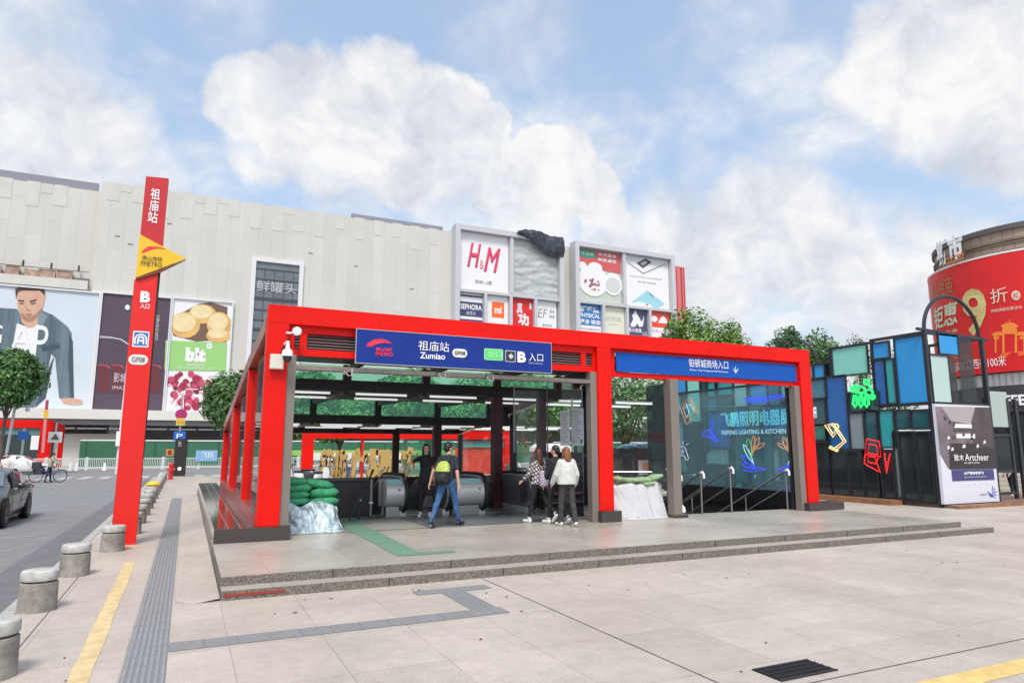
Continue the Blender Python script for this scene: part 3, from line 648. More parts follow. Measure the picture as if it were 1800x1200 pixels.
# ================================================================ STAIRS
t = wt('stairway', 'dark stairway going down under the blue fascia', 'stairs', (12.6,13.7,0))
m = MB()
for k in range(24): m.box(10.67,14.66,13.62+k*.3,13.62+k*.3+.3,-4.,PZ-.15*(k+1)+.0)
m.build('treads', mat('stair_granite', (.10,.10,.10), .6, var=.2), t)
def handrail(x, h, lab, flip=0):
    t = wt('stair_handrail', lab, 'handrail', (x,13.4,PZ), 'handrails of the stairway')
    st = mat('handrail_steel', (.33,.33,.34), .35, .85); m = MB(); y0 = 13.42; z0 = PZ+h
    m.tube([(x,y0,z0),(x,y0+7,z0-3.5)], .026, 8); m.tube([(x,y0,z0-.42),(x,y0+7,z0-3.92)], .018, 8); m.build('rail', st, t, smooth=True)
    MB().tube([(x,y0,z0),(x,y0-.07,z0+.03),(x,y0-.12,z0-.02),(x,y0-.12,z0-.12)], .03, 10).build('end_curl', M['white'], t, smooth=True)
    for k in range(5):
        y = y0+k*1.5; MB().tube([(x,y,max(PZ-.5*(k*1.5), -3.9) if k else PZ),(x,y,z0-.5*k*1.5)], .022, 8).build('post', st, t, smooth=True)
handrail(12.56, 1.10, 'steel stair handrail on its post in the middle of the stairway')
handrail(14.5, 1.02, 'steel stair handrail beside the right red column')
handrail(11.6, 1.0, 'steel stair handrail second from the grey post')
handrail(10.9, .95, 'steel stair handrail beside the grey post and the white plastic')
t = wt('stair_guard_rail', 'long low guard rail at the far side of the stairwell', 'guard rail', (12.6,21,0))
m = MB()
for z in (.5,.78,1.02): m.tube([(10.7,22,z),(14.7,19.5,z)], .025, 6)
for k in range(5): m.tube([(10.7+k,22-k*.625,0),(10.7+k,22-k*.625,1.02)], .025, 6)
m.build('rails', mat('handrail_steel', (.33,.33,.34), .35, .85), t)
# ================================================================ SANDBAGS AND PLASTIC
bagm = [mat('green_bag_cloth', (.045,.30,.14), .95, var=.25, scale=9, bump=.4, bscale=30), mat('green_bag_cloth_b', (.06,.34,.19), .95, var=.25, scale=9, bump=.4, bscale=30),
        mat('pale_green_bag', (.27,.40,.22), .8, var=.2, scale=9, bump=.4, bscale=30)]
def bag(c, sz, rz, mi, label, group, seed, tilt=0):
    rs = random.Random(seed); n, k = 20, 12; vs = []; fs = []
    for i in range(k+1):
        a = -1+2*i/k; w = max(.04, (1-abs(a)**3.2))**.5
        for j in range(n):
            t_ = 2*math.pi*j/n; x = math.cos(t_); z = math.sin(t_)
            x = math.copysign(abs(x)**.75, x); z = math.copysign(abs(z)**.9, z)
            v = Vector((a*sz[0]/2, x*w*sz[1]/2, z*(.35+.65*w)*w*sz[2]/2))
            v += noise.noise_vector(v*6+Vector((seed*3.1,0,0)))*.022; vs.append(v)
    fs = [(i*n+j, i*n+(j+1)%n, (i+1)*n+(j+1)%n, (i+1)*n+j) for i in range(k) for j in range(n)]+[tuple(range(n))[::-1], tuple(k*n+j for j in range(n))]
    m = MB().add(vs, fs); o = m.build('sandbag', bagm[mi], None, smooth=True, angle=180, loc=c); o.rotation_euler = (0, tilt, rz)
    return tag(o, label, 'sandbag', group)
g = 'green sandbags stacked beside the corner column'
bag((2.0,14.25,.82),(.62,.42,.19),.1,1,'green sandbag lowest in the left pile, just over the plastic sheet',g,1)
bag((1.98,14.22,.95),(.62,.42,.17),-.05,0,'green sandbag second from the bottom of the left pile',g,2)
bag((2.02,14.2,1.07),(.60,.42,.17),.06,0,'green sandbag third from the bottom of the left pile',g,3)
bag((1.95,14.22,1.19),(.60,.42,.17),-.1,0,'green sandbag on top of the left pile beside the column',g,4)
bag((2.58,14.3,.80),(.62,.45,.18),-.05,0,'green sandbag at the bottom of the right pile next to the dark parapet',g,5)
bag((2.56,14.3,.96),(.66,.45,.22),.05,0,'bulging green sandbag in the middle of the right pile',g,6)
bag((2.45,14.3,1.13),(.66,.42,.17),.02,0,'green sandbag topmost of the right pile, slumping to the right',g,7,.16)
bag((2.3,14.6,.78),(1.1,.45,.2),.02,1,'green sandbag hidden behind the two piles',g,8)
g = 'pale green sandbags on the white plastic'
for k, (x, z, tl_) in enumerate(((9.2,1.13,.1),(9.5,1.10,.05),(9.85,1.10,-.02),(10.22,1.16,-.2),(9.98,1.02,0))):
    bag((x,13.45,z),(.46,.34,.13),.08*(-1)**k,2,['pale green sandbag on the white plastic nearest the red column','pale green sandbag second from the red column on the white plastic','pale green sandbag in the middle of the row on the white plastic','pale green sandbag tilted up against the grey post','pale green sandbag half tucked under the tilted one'][k],g,20+k,tl_)
def drape(name, x0, x1, y0, y1, z0, ztop, m_, seed, amp=.06, fr=4., label='', cat='', sag=.0):
    vs = []; fs = []; nx, nz = 44, 30; P_ = []
    prof = [(y0-.04, z0+.005), (y0, z0+.04)]+[(y0+.015*k, z0+.05+(ztop-z0-.1)*k/14) for k in range(15)]+[(y0+.25, ztop-.01), (y0+.3, ztop), ((y0+y1)/2, ztop+.01), (y1-.05, ztop), (y1, ztop-.05), (y1, z0+.02)]
    for i in range(nx+1):
        u = i/nx; x = x0+(x1-x0)*u; edge = 1-abs(2*u-1)**6*.5
        for j, (y, z) in enumerate(prof):
            v = Vector((x, y, z)); q = Vector((x*fr+seed, z*fr*.45+x*1.5, y*fr*.5))
            n1 = noise.noise(q)*1.0+abs(noise.noise(q*2.3))*.8-abs(noise.noise(Vector((x*9+z*5, z*2, seed))))*.7
            dz = noise.noise(Vector((x*3, seed, 2)))*sag if z > z0+.2 else 0
            vs.append((x+noise.noise(q*1.7+Vector((9,1,2)))*amp*.5, y-n1*amp+(1-edge)*.25, max(z0+.004, z+dz*(z-z0)+(amp*.4*noise.noise(q*2) if j > 1 else 0))))
    k = len(prof)
    for i in range(nx):
        for j in range(k-1): fs.append((i*k+j, (i+1)*k+j, (i+1)*k+j+1, i*k+j+1))
    fs.append(tuple(range(k))[::-1]); fs.append(tuple(nx*k+j for j in range(k)))
    o = MB().add(vs, fs).build(name, m_, None, smooth=True, angle=180)
    return tag(o, label, cat)
drape('plastic_sheet', 1.80, 2.86, 13.75, 14.5, PZ, .76, mat('bluish_clear_plastic', (.42,.53,.58), .25, var=.75, scale=5, bump=.45, bscale=5, spec=.8), 3.3, .16, 3.4, 'crumpled bluish clear plastic sheet wrapped round the base of the green sandbags', 'plastic sheet', .2)
drape('plastic_sheet', 8.93, 10.36, 13.12, 13.8, PZ, 1.04, mat('white_plastic', (.52,.52,.54), .25, var=.06, scale=3, bump=.7, bscale=3.2), 8.1, .075, 1.5, 'white plastic sheet draped over a stack between middle red column and grey post', 'plastic sheet', .1)
t = wt('wrapped_bundle', 'small white wrapped bundle at the foot of the grey post', 'bundle', (10.9,13.3,PZ))
MB().ell((10.88,13.35,PZ+.12),(.12,.13,.16),16,10).build('wrapper', M['white'], t, smooth=True); MB().box(10.80,10.96,13.22,13.40,PZ,PZ+.09).build('base', M['granite_dark'], t)
# ================================================================ PYLON
YPY = 15.4
t = wt('metro_pylon', 'tall red metro pylon with a yellow arrow shaped badge, standing by the kerb', 'pylon', (-1.0,YPY,0))
redp = mat('pylon_red', (.72,.012,.008), .35, var=.06, scale=1.5); redu = mat('pylon_upper_red', (.50,.018,.022), .35, var=.05)
edge = mat('pylon_edge', (.06,.05,.04), .4); pl = YP(YPY)
def pp(pts): return pxpts(pts, YPY)
D_ = .10
MB().prism(pp([(194.5,957.5),(238.5,957.5),(278.5,470),(236,492)]), YP(YPY+D_), D_).build('shaft', redp, t)
MB().prism(pp([(246,418),(257,310),(296,313.5),(286,440)]), YP(YPY+D_), D_).build('upper_panel', redu, t)
MB().prism(pp([(192.5,957.6),(238.4,957.6),(296.8,313),(256,309)]), YP(YPY+D_+.012), .008).build('edge_frame', edge, t)
MB().prism(pp([(246,413),(327,456),(238.5,489)]), YP(YPY), .05).build('arrow_badge', mat('badge_yellow', (.78,.48,.015), .4), t)
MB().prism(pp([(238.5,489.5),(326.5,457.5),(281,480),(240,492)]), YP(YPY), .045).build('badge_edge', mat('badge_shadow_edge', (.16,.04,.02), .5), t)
bl = YP(YPY-.052)
MB().prism(pp([(248.5,446),(252,440),(262,434),(275,434.5),(292,438.5),(275,438),(266,440),(256,444)]), bl, .004).build('emblem', M['text_red'], t)
text('佛山地铁', bl, (*[pp([(249,0+460)])[0][0], pp([(285,460)])[0][0]], pp([(260,459)])[0][1], pp([(260,450.5)])[0][1]), M['text_black'], t)
text('FMETRO', bl, (pp([(248,465)])[0][0], pp([(285,465)])[0][0], pp([(260,469)])[0][1], pp([(260,460.5)])[0][1]), M['text_black'], t)
def vtext(s, y0, y1, x0, x1, m_, bold=.01):
    u0, v0 = pp([(x0, y1)])[0]; u1, v1 = pp([(x1, y0)])[0]; text(s, pl, (u0, u1, v0, v1), m_, t, bold=bold, d=.004)
vtext('祖', 333, 350, 264, 282, M['text_white']); vtext('庙', 353, 370, 262, 280, M['text_white']); vtext('站', 373, 391, 259, 278, M['text_white'])
vtext('B', 513, 531, 246, 265, M['text_white'], .05); vtext('入口', 534, 542, 246, 263, M['text_white'])
def pbox(x0, x1, y0, y1): a = pp([(x0, y1)])[0]; b = pp([(x1, y0)])[0]; return (a[0], b[0], a[1], b[1])
b = pbox(232,263,583,609); rbox(pl, b, .01, .004).build('emblem_tile', M['white'], t)
cx, cz = (b[0]+b[1])/2, (b[2]+b[3])/2; w_, h_ = (b[1]-b[0]), (b[3]-b[2])
pb = mat('emblem_blue', (.02,.15,.45), .4)
rbox(pl, (b[0]+w_*.07,b[1]-w_*.07,b[2]+h_*.08,b[3]-h_*.08), .01, .006).build('emblem_field', pb, t)
def arch(w0, h0, w1, h1):
    P_ = [(cx-w0,cz-h_*.33)]+[(cx-w0*math.cos(R(a)), cz-h_*.02+h0*math.sin(R(a))) for a in range(0,181,15)]+[(cx+w0,cz-h_*.33),(cx+w1,cz-h_*.33)]+[(cx+w1*math.cos(R(a)), cz-h_*.02+h1*math.sin(R(a))) for a in range(0,181,15)]+[(cx-w1,cz-h_*.33)]
    return P_
MB().prism(arch(w_*.40,h_*.36,w_*.30,h_*.27), pl, .009).build('emblem_arch', M['white'], t)
MB().prism(arch(w_*.22,h_*.22,w_*.12,h_*.10), pl, .009).prism([(cx-w_*.15,cz-h_*.05),(cx+w_*.15,cz-h_*.05),(cx+w_*.15,cz-h_*.16),(cx-w_*.15,cz-h_*.16)], pl, .0088).build('emblem_train', M['white'], t)
b = pbox(225,261,624,640); rbox(pl, b, 1, .004).build('number_tag', mat('tag_cream', (.72,.72,.66), .5), t); text('GF08', pl, (b[0]+.06,b[1]-.06,b[2]+.05,b[3]-.05), M['text_black'], t, d=.006)
# ================================================================ BOLLARDS
def bollard():
    r = thing('stone_bollard', '', 'bollard')
    MB().lathe([(.198,0),(.196,.03),(.190,.31),(.178,.32)], n=36).build('body', M['concrete'], r, smooth=True)
    MB().lathe([(.168,.32),(.168,.342)], n=36).build('groove', mat('groove_dark', (.08,.075,.07), .9), r, smooth=True)
    MB().lathe([(.187,.342),(.192,.355),(.192,.42),(.184,.442),(.168,.452),(.0005,.454)], n=36).build('cap', M['cap'], r, smooth=True)
    return r
b0 = bollard(); names = ['nearest stone bollard, cut off by the left edge of the picture','second stone bollard from the camera, its top coloured pale as if skylit','third stone bollard from the camera beside the road','stone bollard standing right in front of the red pylon']
spots = [(-1.34,7.13),(-1.44,9.75),(-1.37,12.1),(-1.10,14.62)]
for k in range(13): spots.append((-.97-.012*k, 17.3+2.3*k))
ow = ['first','second','third','fourth','fifth','sixth','seventh','eighth','ninth','tenth','eleventh','twelfth','thirteenth']
for k, (x, y) in enumerate(spots):
    lb = names[k] if k < 4 else ow[k-4]+' stone bollard beyond the red pylon in the kerb row'
    if k == 0: b0.location = (x,y,0); b0['label'] = lb; b0['group'] = 'stone bollards along the kerb'
    else: o = dup(b0, (x,y,0), rz=k*1.7, label=lb)
y_ = 17.3+2.3*5
t = thing('yellow_cover', 'yellow bag resting on top of one of the far bollards', 'cover', (-1.03,y_,.454)); MB().ell((0,0,.07),(.24,.22,.10),14,8).build('bag', M['yellow'], t, smooth=True)
# bollards seen through: hydrant, kiosk
def hydrant(loc, lab):
    t = thing('fire_hydrant', lab, 'fire hydrant', loc); rm = mat('hydrant_red', (.6,.02,.015), .4)
    MB().lathe([(.18,0),(.18,.06),(.12,.08),(.11,.75),(.14,.78),(.14,.84),(.10,.95),(.03,1.02)], n=18).build('barrel', rm, t, smooth=True)
    MB().tube([(-.22,0,.6),(.22,0,.6)], .07, 10).build('outlet', rm, t); MB().tube([(0,-.2,.55),(0,0,.55)], .06, 10).build('outlet', rm, t); MB().tube([(0,0,1.0),(0,0,1.08)], .03, 6).build('nut', rm, t)
hydrant((-.75,45.5,0), 'red fire hydrant at the far end of the bollard row')
t = wt('info_kiosk', 'tall black information kiosk leaning near the white fence across the pavement', 'kiosk', (-.3,49,0))
u0, u1, v0, v1 = pxbox(306,328,772,833,49.); MB().box(u0,u1,49,49.4,0,v1).build('cabinet', mat('kiosk_black', (.03,.022,.022), .3), t, bevel=.02)
text('巴士', YP(49), (u0+.2,u1-.35,v1-.42,v1-.12), M['text_white'], t); MB().lathe([(.12,-.01),(.001,-.012)], ((u0+u1)/2,49,v0+.35),16,'y').build('badge', M['white'], t); MB().box(u0-.1,u1+.1,48.9,49.5,.0,.06).build('foot', M['steel'], t)
# ================================================================ THE MALL
YM = 84.
def cladding(name, base, w=1.55, hgt=4.6):
    m = bpy.data.materials.new(name); m.use_nodes = True; N = NT(m); b = m.node_tree.nodes['Principled BSDF']
    tc = N.n('ShaderNodeTexCoord'); sx = N.n('ShaderNodeSeparateXYZ'); N.l(tc.outputs['Object'], sx.inputs[0])
    X = math_(N, 'DIVIDE', math_(N, 'ADD', sx.outputs[0], 400.), w); ix = math_(N, 'FLOOR', X); fx = math_(N, 'FRACT', X)
    wn = N.n('ShaderNodeTexWhiteNoise', noise_dimensions='1D'); N.l(ix, wn.inputs['W'])
    Z = math_(N, 'ADD', math_(N, 'DIVIDE', sx.outputs[2], hgt), math_(N, 'MULTIPLY', wn.outputs['Value'], 1.)); iz = math_(N, 'FLOOR', Z); fz = math_(N, 'FRACT', Z)
    ex = math_(N, 'MULTIPLY', math_(N, 'MINIMUM', fx, math_(N, 'SUBTRACT', 1., fx)), w); ez = math_(N, 'MULTIPLY', math_(N, 'MINIMUM', fz, math_(N, 'SUBTRACT', 1., fz)), hgt)
    J = N.n('ShaderNodeMapRange'); N.l(math_(N, 'MINIMUM', ex, ez), J.inputs[0]); J.inputs[1].default_value = .02; J.inputs[2].default_value = .06; J.inputs[3].default_value = .90; J.inputs[4].default_value = 1.
    cb = N.n('ShaderNodeCombineXYZ'); N.l(ix, cb.inputs[0]); N.l(iz, cb.inputs[1]); w2 = N.n('ShaderNodeTexWhiteNoise', noise_dimensions='3D'); N.l(cb.outputs[0], w2.inputs[0])
    sl = math_(N, 'MULTIPLY_ADD', w2.outputs['Value'], .07, .965)
    n2 = N.n('ShaderNodeTexNoise'); n2.inputs['Scale'].default_value = .5; n2.inputs['Detail'].default_value = 8; mp = N.n('ShaderNodeMapping'); mp.inputs['Scale'].default_value = (1,1,.25); N.l(tc.outputs['Object'], mp.inputs[0]); N.l(mp.outputs[0], n2.inputs['Vector'])
    st = math_(N, 'MULTIPLY_ADD', math_(N, 'SUBTRACT', n2.outputs[0], .5), .22, 1.)
    v = N.n('ShaderNodeVectorMath', operation='SCALE'); v.inputs[0].default_value = base; N.l(math_(N, 'MULTIPLY', math_(N, 'MULTIPLY', J.outputs[0], sl), st), v.inputs['Scale'])
    N.l(v.outputs[0], b.inputs['Base Color']); b.inputs['Roughness'].default_value = .75
    MATS[name] = m; return m
clad = cladding('mall_cladding', (.555,.540,.495)); M['clad2'] = mat('cladding_panel', (.56,.545,.50), .7, var=.05, scale=.6)
K = wt('shopping_mall', 'huge pale stone clad shopping mall across the street with a jagged panelled top', 'building', (20,YM,0))
box('main_wall', clad, K, -10.4, 31, YM, YM+30, 5.9, 31.1, bevel=0)
box('right_wall', clad, K, 31, 68, YM+.3, YM+30, 5.9, 31.6, bevel=0)
box('left_wing_wall', clad, K, -60, -10.4, YM+1.2, YM+30, 5.9, 30.3, bevel=0)
par = mat('roof_parapet_grey', (.22,.22,.26), .6)
box('roof_parapet', par, K, -60, -11.0, YM+2.0, YM+2.4, 30.32, 31.5, bevel=0)
box('roof_parapet', par, K, 18, 31, YM+4.0, YM+4.4, 31.1, 33.1, bevel=0)
def teeth(x0, x1, y, zt, seed):
    rs = random.Random(seed); x = x0; tp = []; k = 0
    while x < x1-1:
        if k % 2 == 0: d = rs.uniform(1.6,3.4); tp.append((x, x+1.25, y-.03, y-.002, zt-d, zt+.12))
        elif rs.random() < .45: tp.append((x+.12, x+1.1, y-.03, y-.002, zt-rs.uniform(.5,1.3), zt+.06))
        x += 1.25; k += 1
    for q in tp: box('top_panel', M['clad2'], K, *q, bevel=0)
teeth(-9.9, 30, YM, 31.1, 4); teeth(-50, -11.5, YM+1.2, 30.3, 6)
m = MB(); rs = random.Random(9)
for k in range(7):
    x, z = rs.uniform(-9, 29), rs.uniform(22, 28); box('vent_slot', mat('vent_slot', (.22,.22,.2), .7), K, x, x+.5, YM-.04, YM-.002, z, z+.12, bevel=0)
# left wing: recessed balcony strip
z0 = onY(80,470,YM+1)[1]
u0, u1, v0, v1 = -32, onY(158,480,YM+1.19)[0], onY(150,492,YM)[1], onY(150,470,YM)[1]
m = MB(); rs = random.Random(8)
bx_ = mat('exposed_block', (.36,.25,.19), .85, var=.4, scale=2)
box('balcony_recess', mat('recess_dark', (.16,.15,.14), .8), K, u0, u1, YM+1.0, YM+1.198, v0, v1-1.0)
x = u0
while x < u1-1.4: w = rs.uniform(.9,1.5); m.box(x, min(x+w,u1), YM+.8, YM+.998, v0, v0+rs.uniform(.7,1.2)); x += w+rs.uniform(0,.5)
m.build('block_parapet', bx_, K)
m = MB().bar((u0,YM+.7,v1-.35),(u1,YM+.7,v1-.35),.06,.06)
for k in range(9): m.bar((u1-1-k*2.5,YM+.7,v0+1.0),(u1-1-k*2.5,YM+.7,v1+.3),.16,.16)
m.build('balcony_rail', M['darksteel'], K)
box('balcony_ledge', M['clad2'], K, u0, u1, YM+.4, YM+1.19, v0-1.0, v0-.001)
# tall window
wx0, wx1, wz1, wz0 = onY(443,452,YM)[0], onY(534,462,YM)[0], 24.4, 7.
fr = mat('window_frame_white', (.66,.66,.68), .5)
m = MB().box(wx0-.0,wx0+.5,YM-.35,YM-.002,wz0,wz1).box(wx1-.5,wx1,YM-.35,YM-.002,wz0,wz1).box(wx0+.5,wx1-.5,YM-.35,YM-.002,wz1-.45,wz1); W = m.build('tall_window', fr, K)
gm = mat('window_grey_glass', (.14,.16,.18), .18, var=.3, scale=.5)
MB().box(wx0+.5,wx1-.5,YM-.12,YM-.004,wz0,wz1-.45).build('glass', gm, W)
m = MB()
for k in range(11): z = wz1-1.4-k*1.25; m.box(wx0+.5,wx1-.5,YM-.17,YM-.121,z,z+.14+.25*(k in (3,6)))
for k in range(4): m.box(wx0+1.5+k*1.1,wx0+1.58+k*1.1,YM-.165,YM-.1215,wz0,wz1-1.3)
m.build('glazing_bars', mat('glazing_dark', (.05,.055,.06), .5), W)
text('鲜罐头', YP(YM-.18), (wx0+.7,wx1-.7,20.3,21.6), mat('faint_window_text', (.50,.52,.52), .6), W)
# canopy band, lower storeys
box('canopy_band', mat('canopy_white', (.66,.65,.60), .5), K, -60, 68, YM-3.5, YM+1, 4.75, 5.75, bevel=0)
box('canopy_soffit_beam', mat('soffit_grey', (.25,.25,.25), .6), K, -60, 68, YM-3.0, YM+1, 4.2, 4.74, bevel=0)
box('shop_front', mat('shop_grey', (.13,.13,.14), .5, var=.3, scale=.4), K, -60, 68, YM+.5, YM+1.2, -.1, 4.19, bevel=0)
box('pipe_rail', mat('pipe_white', (.55,.55,.55), .5), K, -30, 30, YM-2.6, YM-2.5, 3.75, 3.9, bevel=0)
m = MB()
for k in range(22): m.box(-30+k*2.8,-29.8+k*2.8,YM-2.62,YM-2.4,3.4,4.2)
m.build('brackets', M['darksteel'], K)
for x in (-15, -7.5, 12, 24, 38, 52): box('pillar', mat('shop_pillar', (.5,.5,.48), .6), K, x, x+.8, YM-1.2, YM-.4, -.1, 4.19, bevel=0)
# pale shopfront panels with pink sweep at left
t = wt('shop_hoarding', 'cream shop hoarding with a magenta stripe under the mall canopy', 'hoarding', (-8,YM-1.3,0))
u0, u1, v0, v1 = pxbox(118,200,762,798,YM-1.3)
box('board', M['offwhite'], t, u0-1, u1+1.5, YM-1.3, YM-1.2, 0, v1, bevel=0)
MB().prism([onY(160,798,YM-1.3),onY(172,798,YM-1.3),onY(198,782,YM-1.3),onY(198,774,YM-1.3)], YP(YM-1.3), .02).build('stripe', mat('magenta', (.62,.10,.28), .5), t)
MB().prism([onY(172,799,YM-1.3),onY(205,799,YM-1.3),onY(205,780,YM-1.3)], YP(YM-1.3), .015).build('pink_field', mat('pale_pink', (.72,.45,.50), .5), t)
# ---------------------------------------------------------------- billboards on the mall
def board(label, px0, px1, py0, py1, m_, name='billboard', y=YM, d=.25, quad=None, group=None, cat='billboard'):
    u0, u1, v0, v1 = pxbox(px0, px1, py0, py1, y)
    t = wt(name, label, cat, ((u0+u1)/2, y, v0), group); box('panel', m_, t, u0, u1, y-d, y-.003, v0, v1, bevel=0)
    return t, (u0, u1, v0, v1), YP(y-d)
skyad = mat('ad_pale_blue', (.56,.62,.68), .5, var=.06, scale=.15)
def frame_(t, b, y, w=.35, m_=None, d=.1):
    u0, u1, v0, v1 = b; m = MB().box(u0-w,u1+w,y-.45,y-.002,v1,v1+w).box(u0-w,u1+w,y-.45,y-.002,v0-w,v0).box(u0-w,u0,y-.45,y-.002,v0,v1).box(u1,u1+w,y-.45,y-.002,v0,v1); return m.build('frame', m_ or fr, t)
yb = YM+.02
t, b, pl = board('wide fashion billboard of a man in a denim jacket leaning forward', -60, 166, 507, 718, skyad); frame_(t, b, YM, .17)
def pg(name, pts, m_, lay, par=None): return MB().prism(pxpts(pts, YM-.25), pl, .012, .012*lay).build(name, m_, par or t)
denim = mat('denim_print', (.10,.145,.175), .8, var=.35, scale=1.5, streak=1); denim_d = mat('denim_dark_print', (.05,.075,.105), .8); sk = mat('skin_print', (.56,.34,.24), .6, var=.12, scale=.7); skd = mat('skin_dark_print', (.36,.19,.13), .6)
hairp = mat('hair_print', (.08,.05,.035), .8); wh = mat('ad_white', (.75,.75,.76), .5)
pg('jacket', [(-40,560),(0,541),(30,543),(40,560),(72,545),(92,553),(118,573),(126,585),(128,640),(130,700),(128,706),(104,700),(100,660),(97,628),(90,622),(84,650),(78,690),(60,716),(-40,716)], denim, 1)
pg('tee', [(30,568),(52,576),(70,566),(66,590),(58,640),(30,640),(24,600)], wh, 2)
pg('neck', [(36,553),(72,545),(70,566),(58,576),(48,576),(38,566)], sk, 3)
pg('face', [(29,512),(31,540),(36,555),(44,564),(53,566),(63,560),(74,546),(78,530),(80,522),(78,510),(72,505),(34,505)], sk, 4)
pg('beard', [(36,552),(40,560),(47,565),(56,565),(66,557),(75,543),(73,541),(64,551),(56,556),(46,557),(40,550)], skd, 5)
pg('hair', [(28,524),(27,508),(34,504),(72,505),(79,510),(79,520),(75,516),(70,511),(40,511),(33,513)], hairp, 5)
for e in ([(32,527),(43,528),(43,530.5),(33,529.5)], [(52,529),(64,526),(65,528),(53,531.5)]): pg('brow', e, hairp, 6)
for e in ([(34,532),(42,532.5),(41,535),(35,534.5)], [(54,533),(63,531),(62,534),(55,535.5)]): pg('eye', e, mat('eye_print', (.12,.10,.12), .6), 6)
pg('nose_shadow', [(45,533),(47,545),(53,547),(54,545),(49,544)], skd, 6); pg('mouth', [(44,552),(50,551),(57,551),(55,554.5),(48,555)], mat('lip_print', (.42,.16,.14), .6), 6)
pg('jacket_dark_edge', [(122,585),(128,600),(130,700),(124,700),(120,640)], denim_d, 2); pg('jacket_fold', [(84,650),(96,624),(88,660),(80,700),(62,716),(70,690)], denim_d, 2)
pg('hand', [(106,700),(128,699),(144,703),(146,710),(130,712),(112,709)], sk, 3)
pg('pocket', [(72,608),(104,604),(106,612),(74,618)], denim_d, 2); pg('collar', [(70,545),(84,556),(74,578),(66,568)], mat('denim_light_print', (.19,.25,.29), .8), 4)
text('A', pl, pxbox(20,56,572,616,YM-.25), wh, t, w=.09); text('P', pl, pxbox(60,84,572,632,YM-.25), wh, t, w=.09); text('G', pl, pxbox(-22,4,570,605,YM-.25), wh, t, w=.09)
t, b, pl = board('dark purple billboard with two glowing red curves, half hidden by the metro pylon', 172, 293, 520, 722, mat('ad_dark_purple', (.075,.05,.075), .5, var=.25, scale=.15)); frame_(t, b, YM, .17)
rd = mat('ad_glow_red', (.42,.06,.07), .5)
pg('red_curve', [(161,640),(176,640),(185,644),(188,648),(184,647),(175,643),(161,643)], rd, 1) if 0 else None
for x0 in (172, 196, 262):
    pg('red_curve', [(x0,640),(x0+16,641),(x0+23,646),(x0+21,648),(x0+14,643),(x0,642.5)], rd, 1); pg('red_seat', [(x0,644),(x0+14,645),(x0+21,650),(x0+20,690),(x0,690)], mat('ad_deep_red', (.12,.025,.035), .5), 1)
pg('moon', [(224+4.5*math.cos(R(a)), 540+4.5*math.sin(R(a))) for a in range(0,360,30)], wh, 1)
text('影城', pl, pxbox(200,222,655,672,YM-.25), mat('ad_grey_text', (.55,.52,.55), .5), t, w=.02); text('IMAX', pl, pxbox(198,222,678,684,YM-.25), mat('ad_grey_text', (.55,.52,.55), .5), t, w=.02)
text('星光影城', pl, pxbox(268,279,552,600,YM-.25), mat('ad_grey_text', (.55,.52,.55), .5), t, w=.02)
t, b, pl = board('tall billboard with pastries on top, a green band and dark red cherries below', 298, 402, 529, 722, wh); frame_(t, b, YM, .17)
rs = random.Random(2)
pg('table_shadow', [(299,560),(305,590),(345,600),(380,598),(398,602),(400,540),(370,531),(350,534)], mat('ad_brown', (.16,.09,.06), .6), 1)
for nm, cx, cy, rx, ry in (('pastry',325,571,27,23),('pastry',356,552,24,17),('pastry',385,570,22,22),('pastry',384,590,22,12)):
    pg(nm, [(cx+rx*math.cos(R(a)), cy+ry*math.sin(R(a))) for a in range(0,360,24)], mat('ad_pastry', (.66,.40,.13), .6, var=.3, scale=.6), 2)
    pg('pastry_top', [(cx-2+rx*.8*math.cos(R(a)), cy-4+ry*.72*math.sin(R(a))) for a in range(0,360,24)], mat('ad_pastry_light', (.74,.60,.34), .6, var=.12, scale=.8), 3)
pg('green_band', [(291,598),(399,603),(397,652),(289,650)], mat('ad_green', (.28,.55,.17), .5), 4)
text('blt', pl, pxbox(326,362,611,636,YM-.25), wh, t, w=.07, bold=.07)
for k in range(6): a = k*math.pi/3; pg('flower', [(368+3.5*math.cos(a)+2.2*math.cos(q), 608+3.5*math.sin(a)+2.2*math.sin(q)) for q in (0,1.2,2.4,3.6,4.8)], wh, 5)
text('品牌超市', pl, pxbox(327,360,639,643,YM-.25), wh, t, w=.07); text('精品生活超市欢迎您', pl, pxbox(312,376,645,648,YM-.25), wh, t, w=.07)
ch = [mat('ad_cherry', (.30,.02,.06), .5), mat('ad_cherry2', (.48,.06,.12), .5), mat('ad_cherry3', (.16,.01,.03), .5), mat('ad_cherry_hi', (.72,.42,.46), .5)]
nc = 0
for k in range(170):
    cx, cy = rs.uniform(294,392), rs.uniform(656,716); r_ = rs.uniform(3.5,7.5)
    if abs((cx-340)/56)+abs((cy-686)/36) > 1.25: continue
    mi = rs.choice((0,0,1,1,2,3)); 
    if mi == 3: r_ *= .5
    pg('cherry', [(cx+r_*math.cos(R(a)), cy+r_*math.sin(R(a))) for a in range(0,360,45)], ch[mi], 2+k*.03)
    nc += 1
    if nc > 92: break
for k in range(9):
    cx, cy = rs.uniform(305,380), rs.uniform(660,710); a = rs.uniform(0,3); pg('stem', [(cx,cy),(cx+22*math.cos(a),cy+22*math.sin(a)),(cx+22*math.cos(a)+1.5,cy+22*math.sin(a)+1),(cx+2,cy+1.5)], wh, 6)
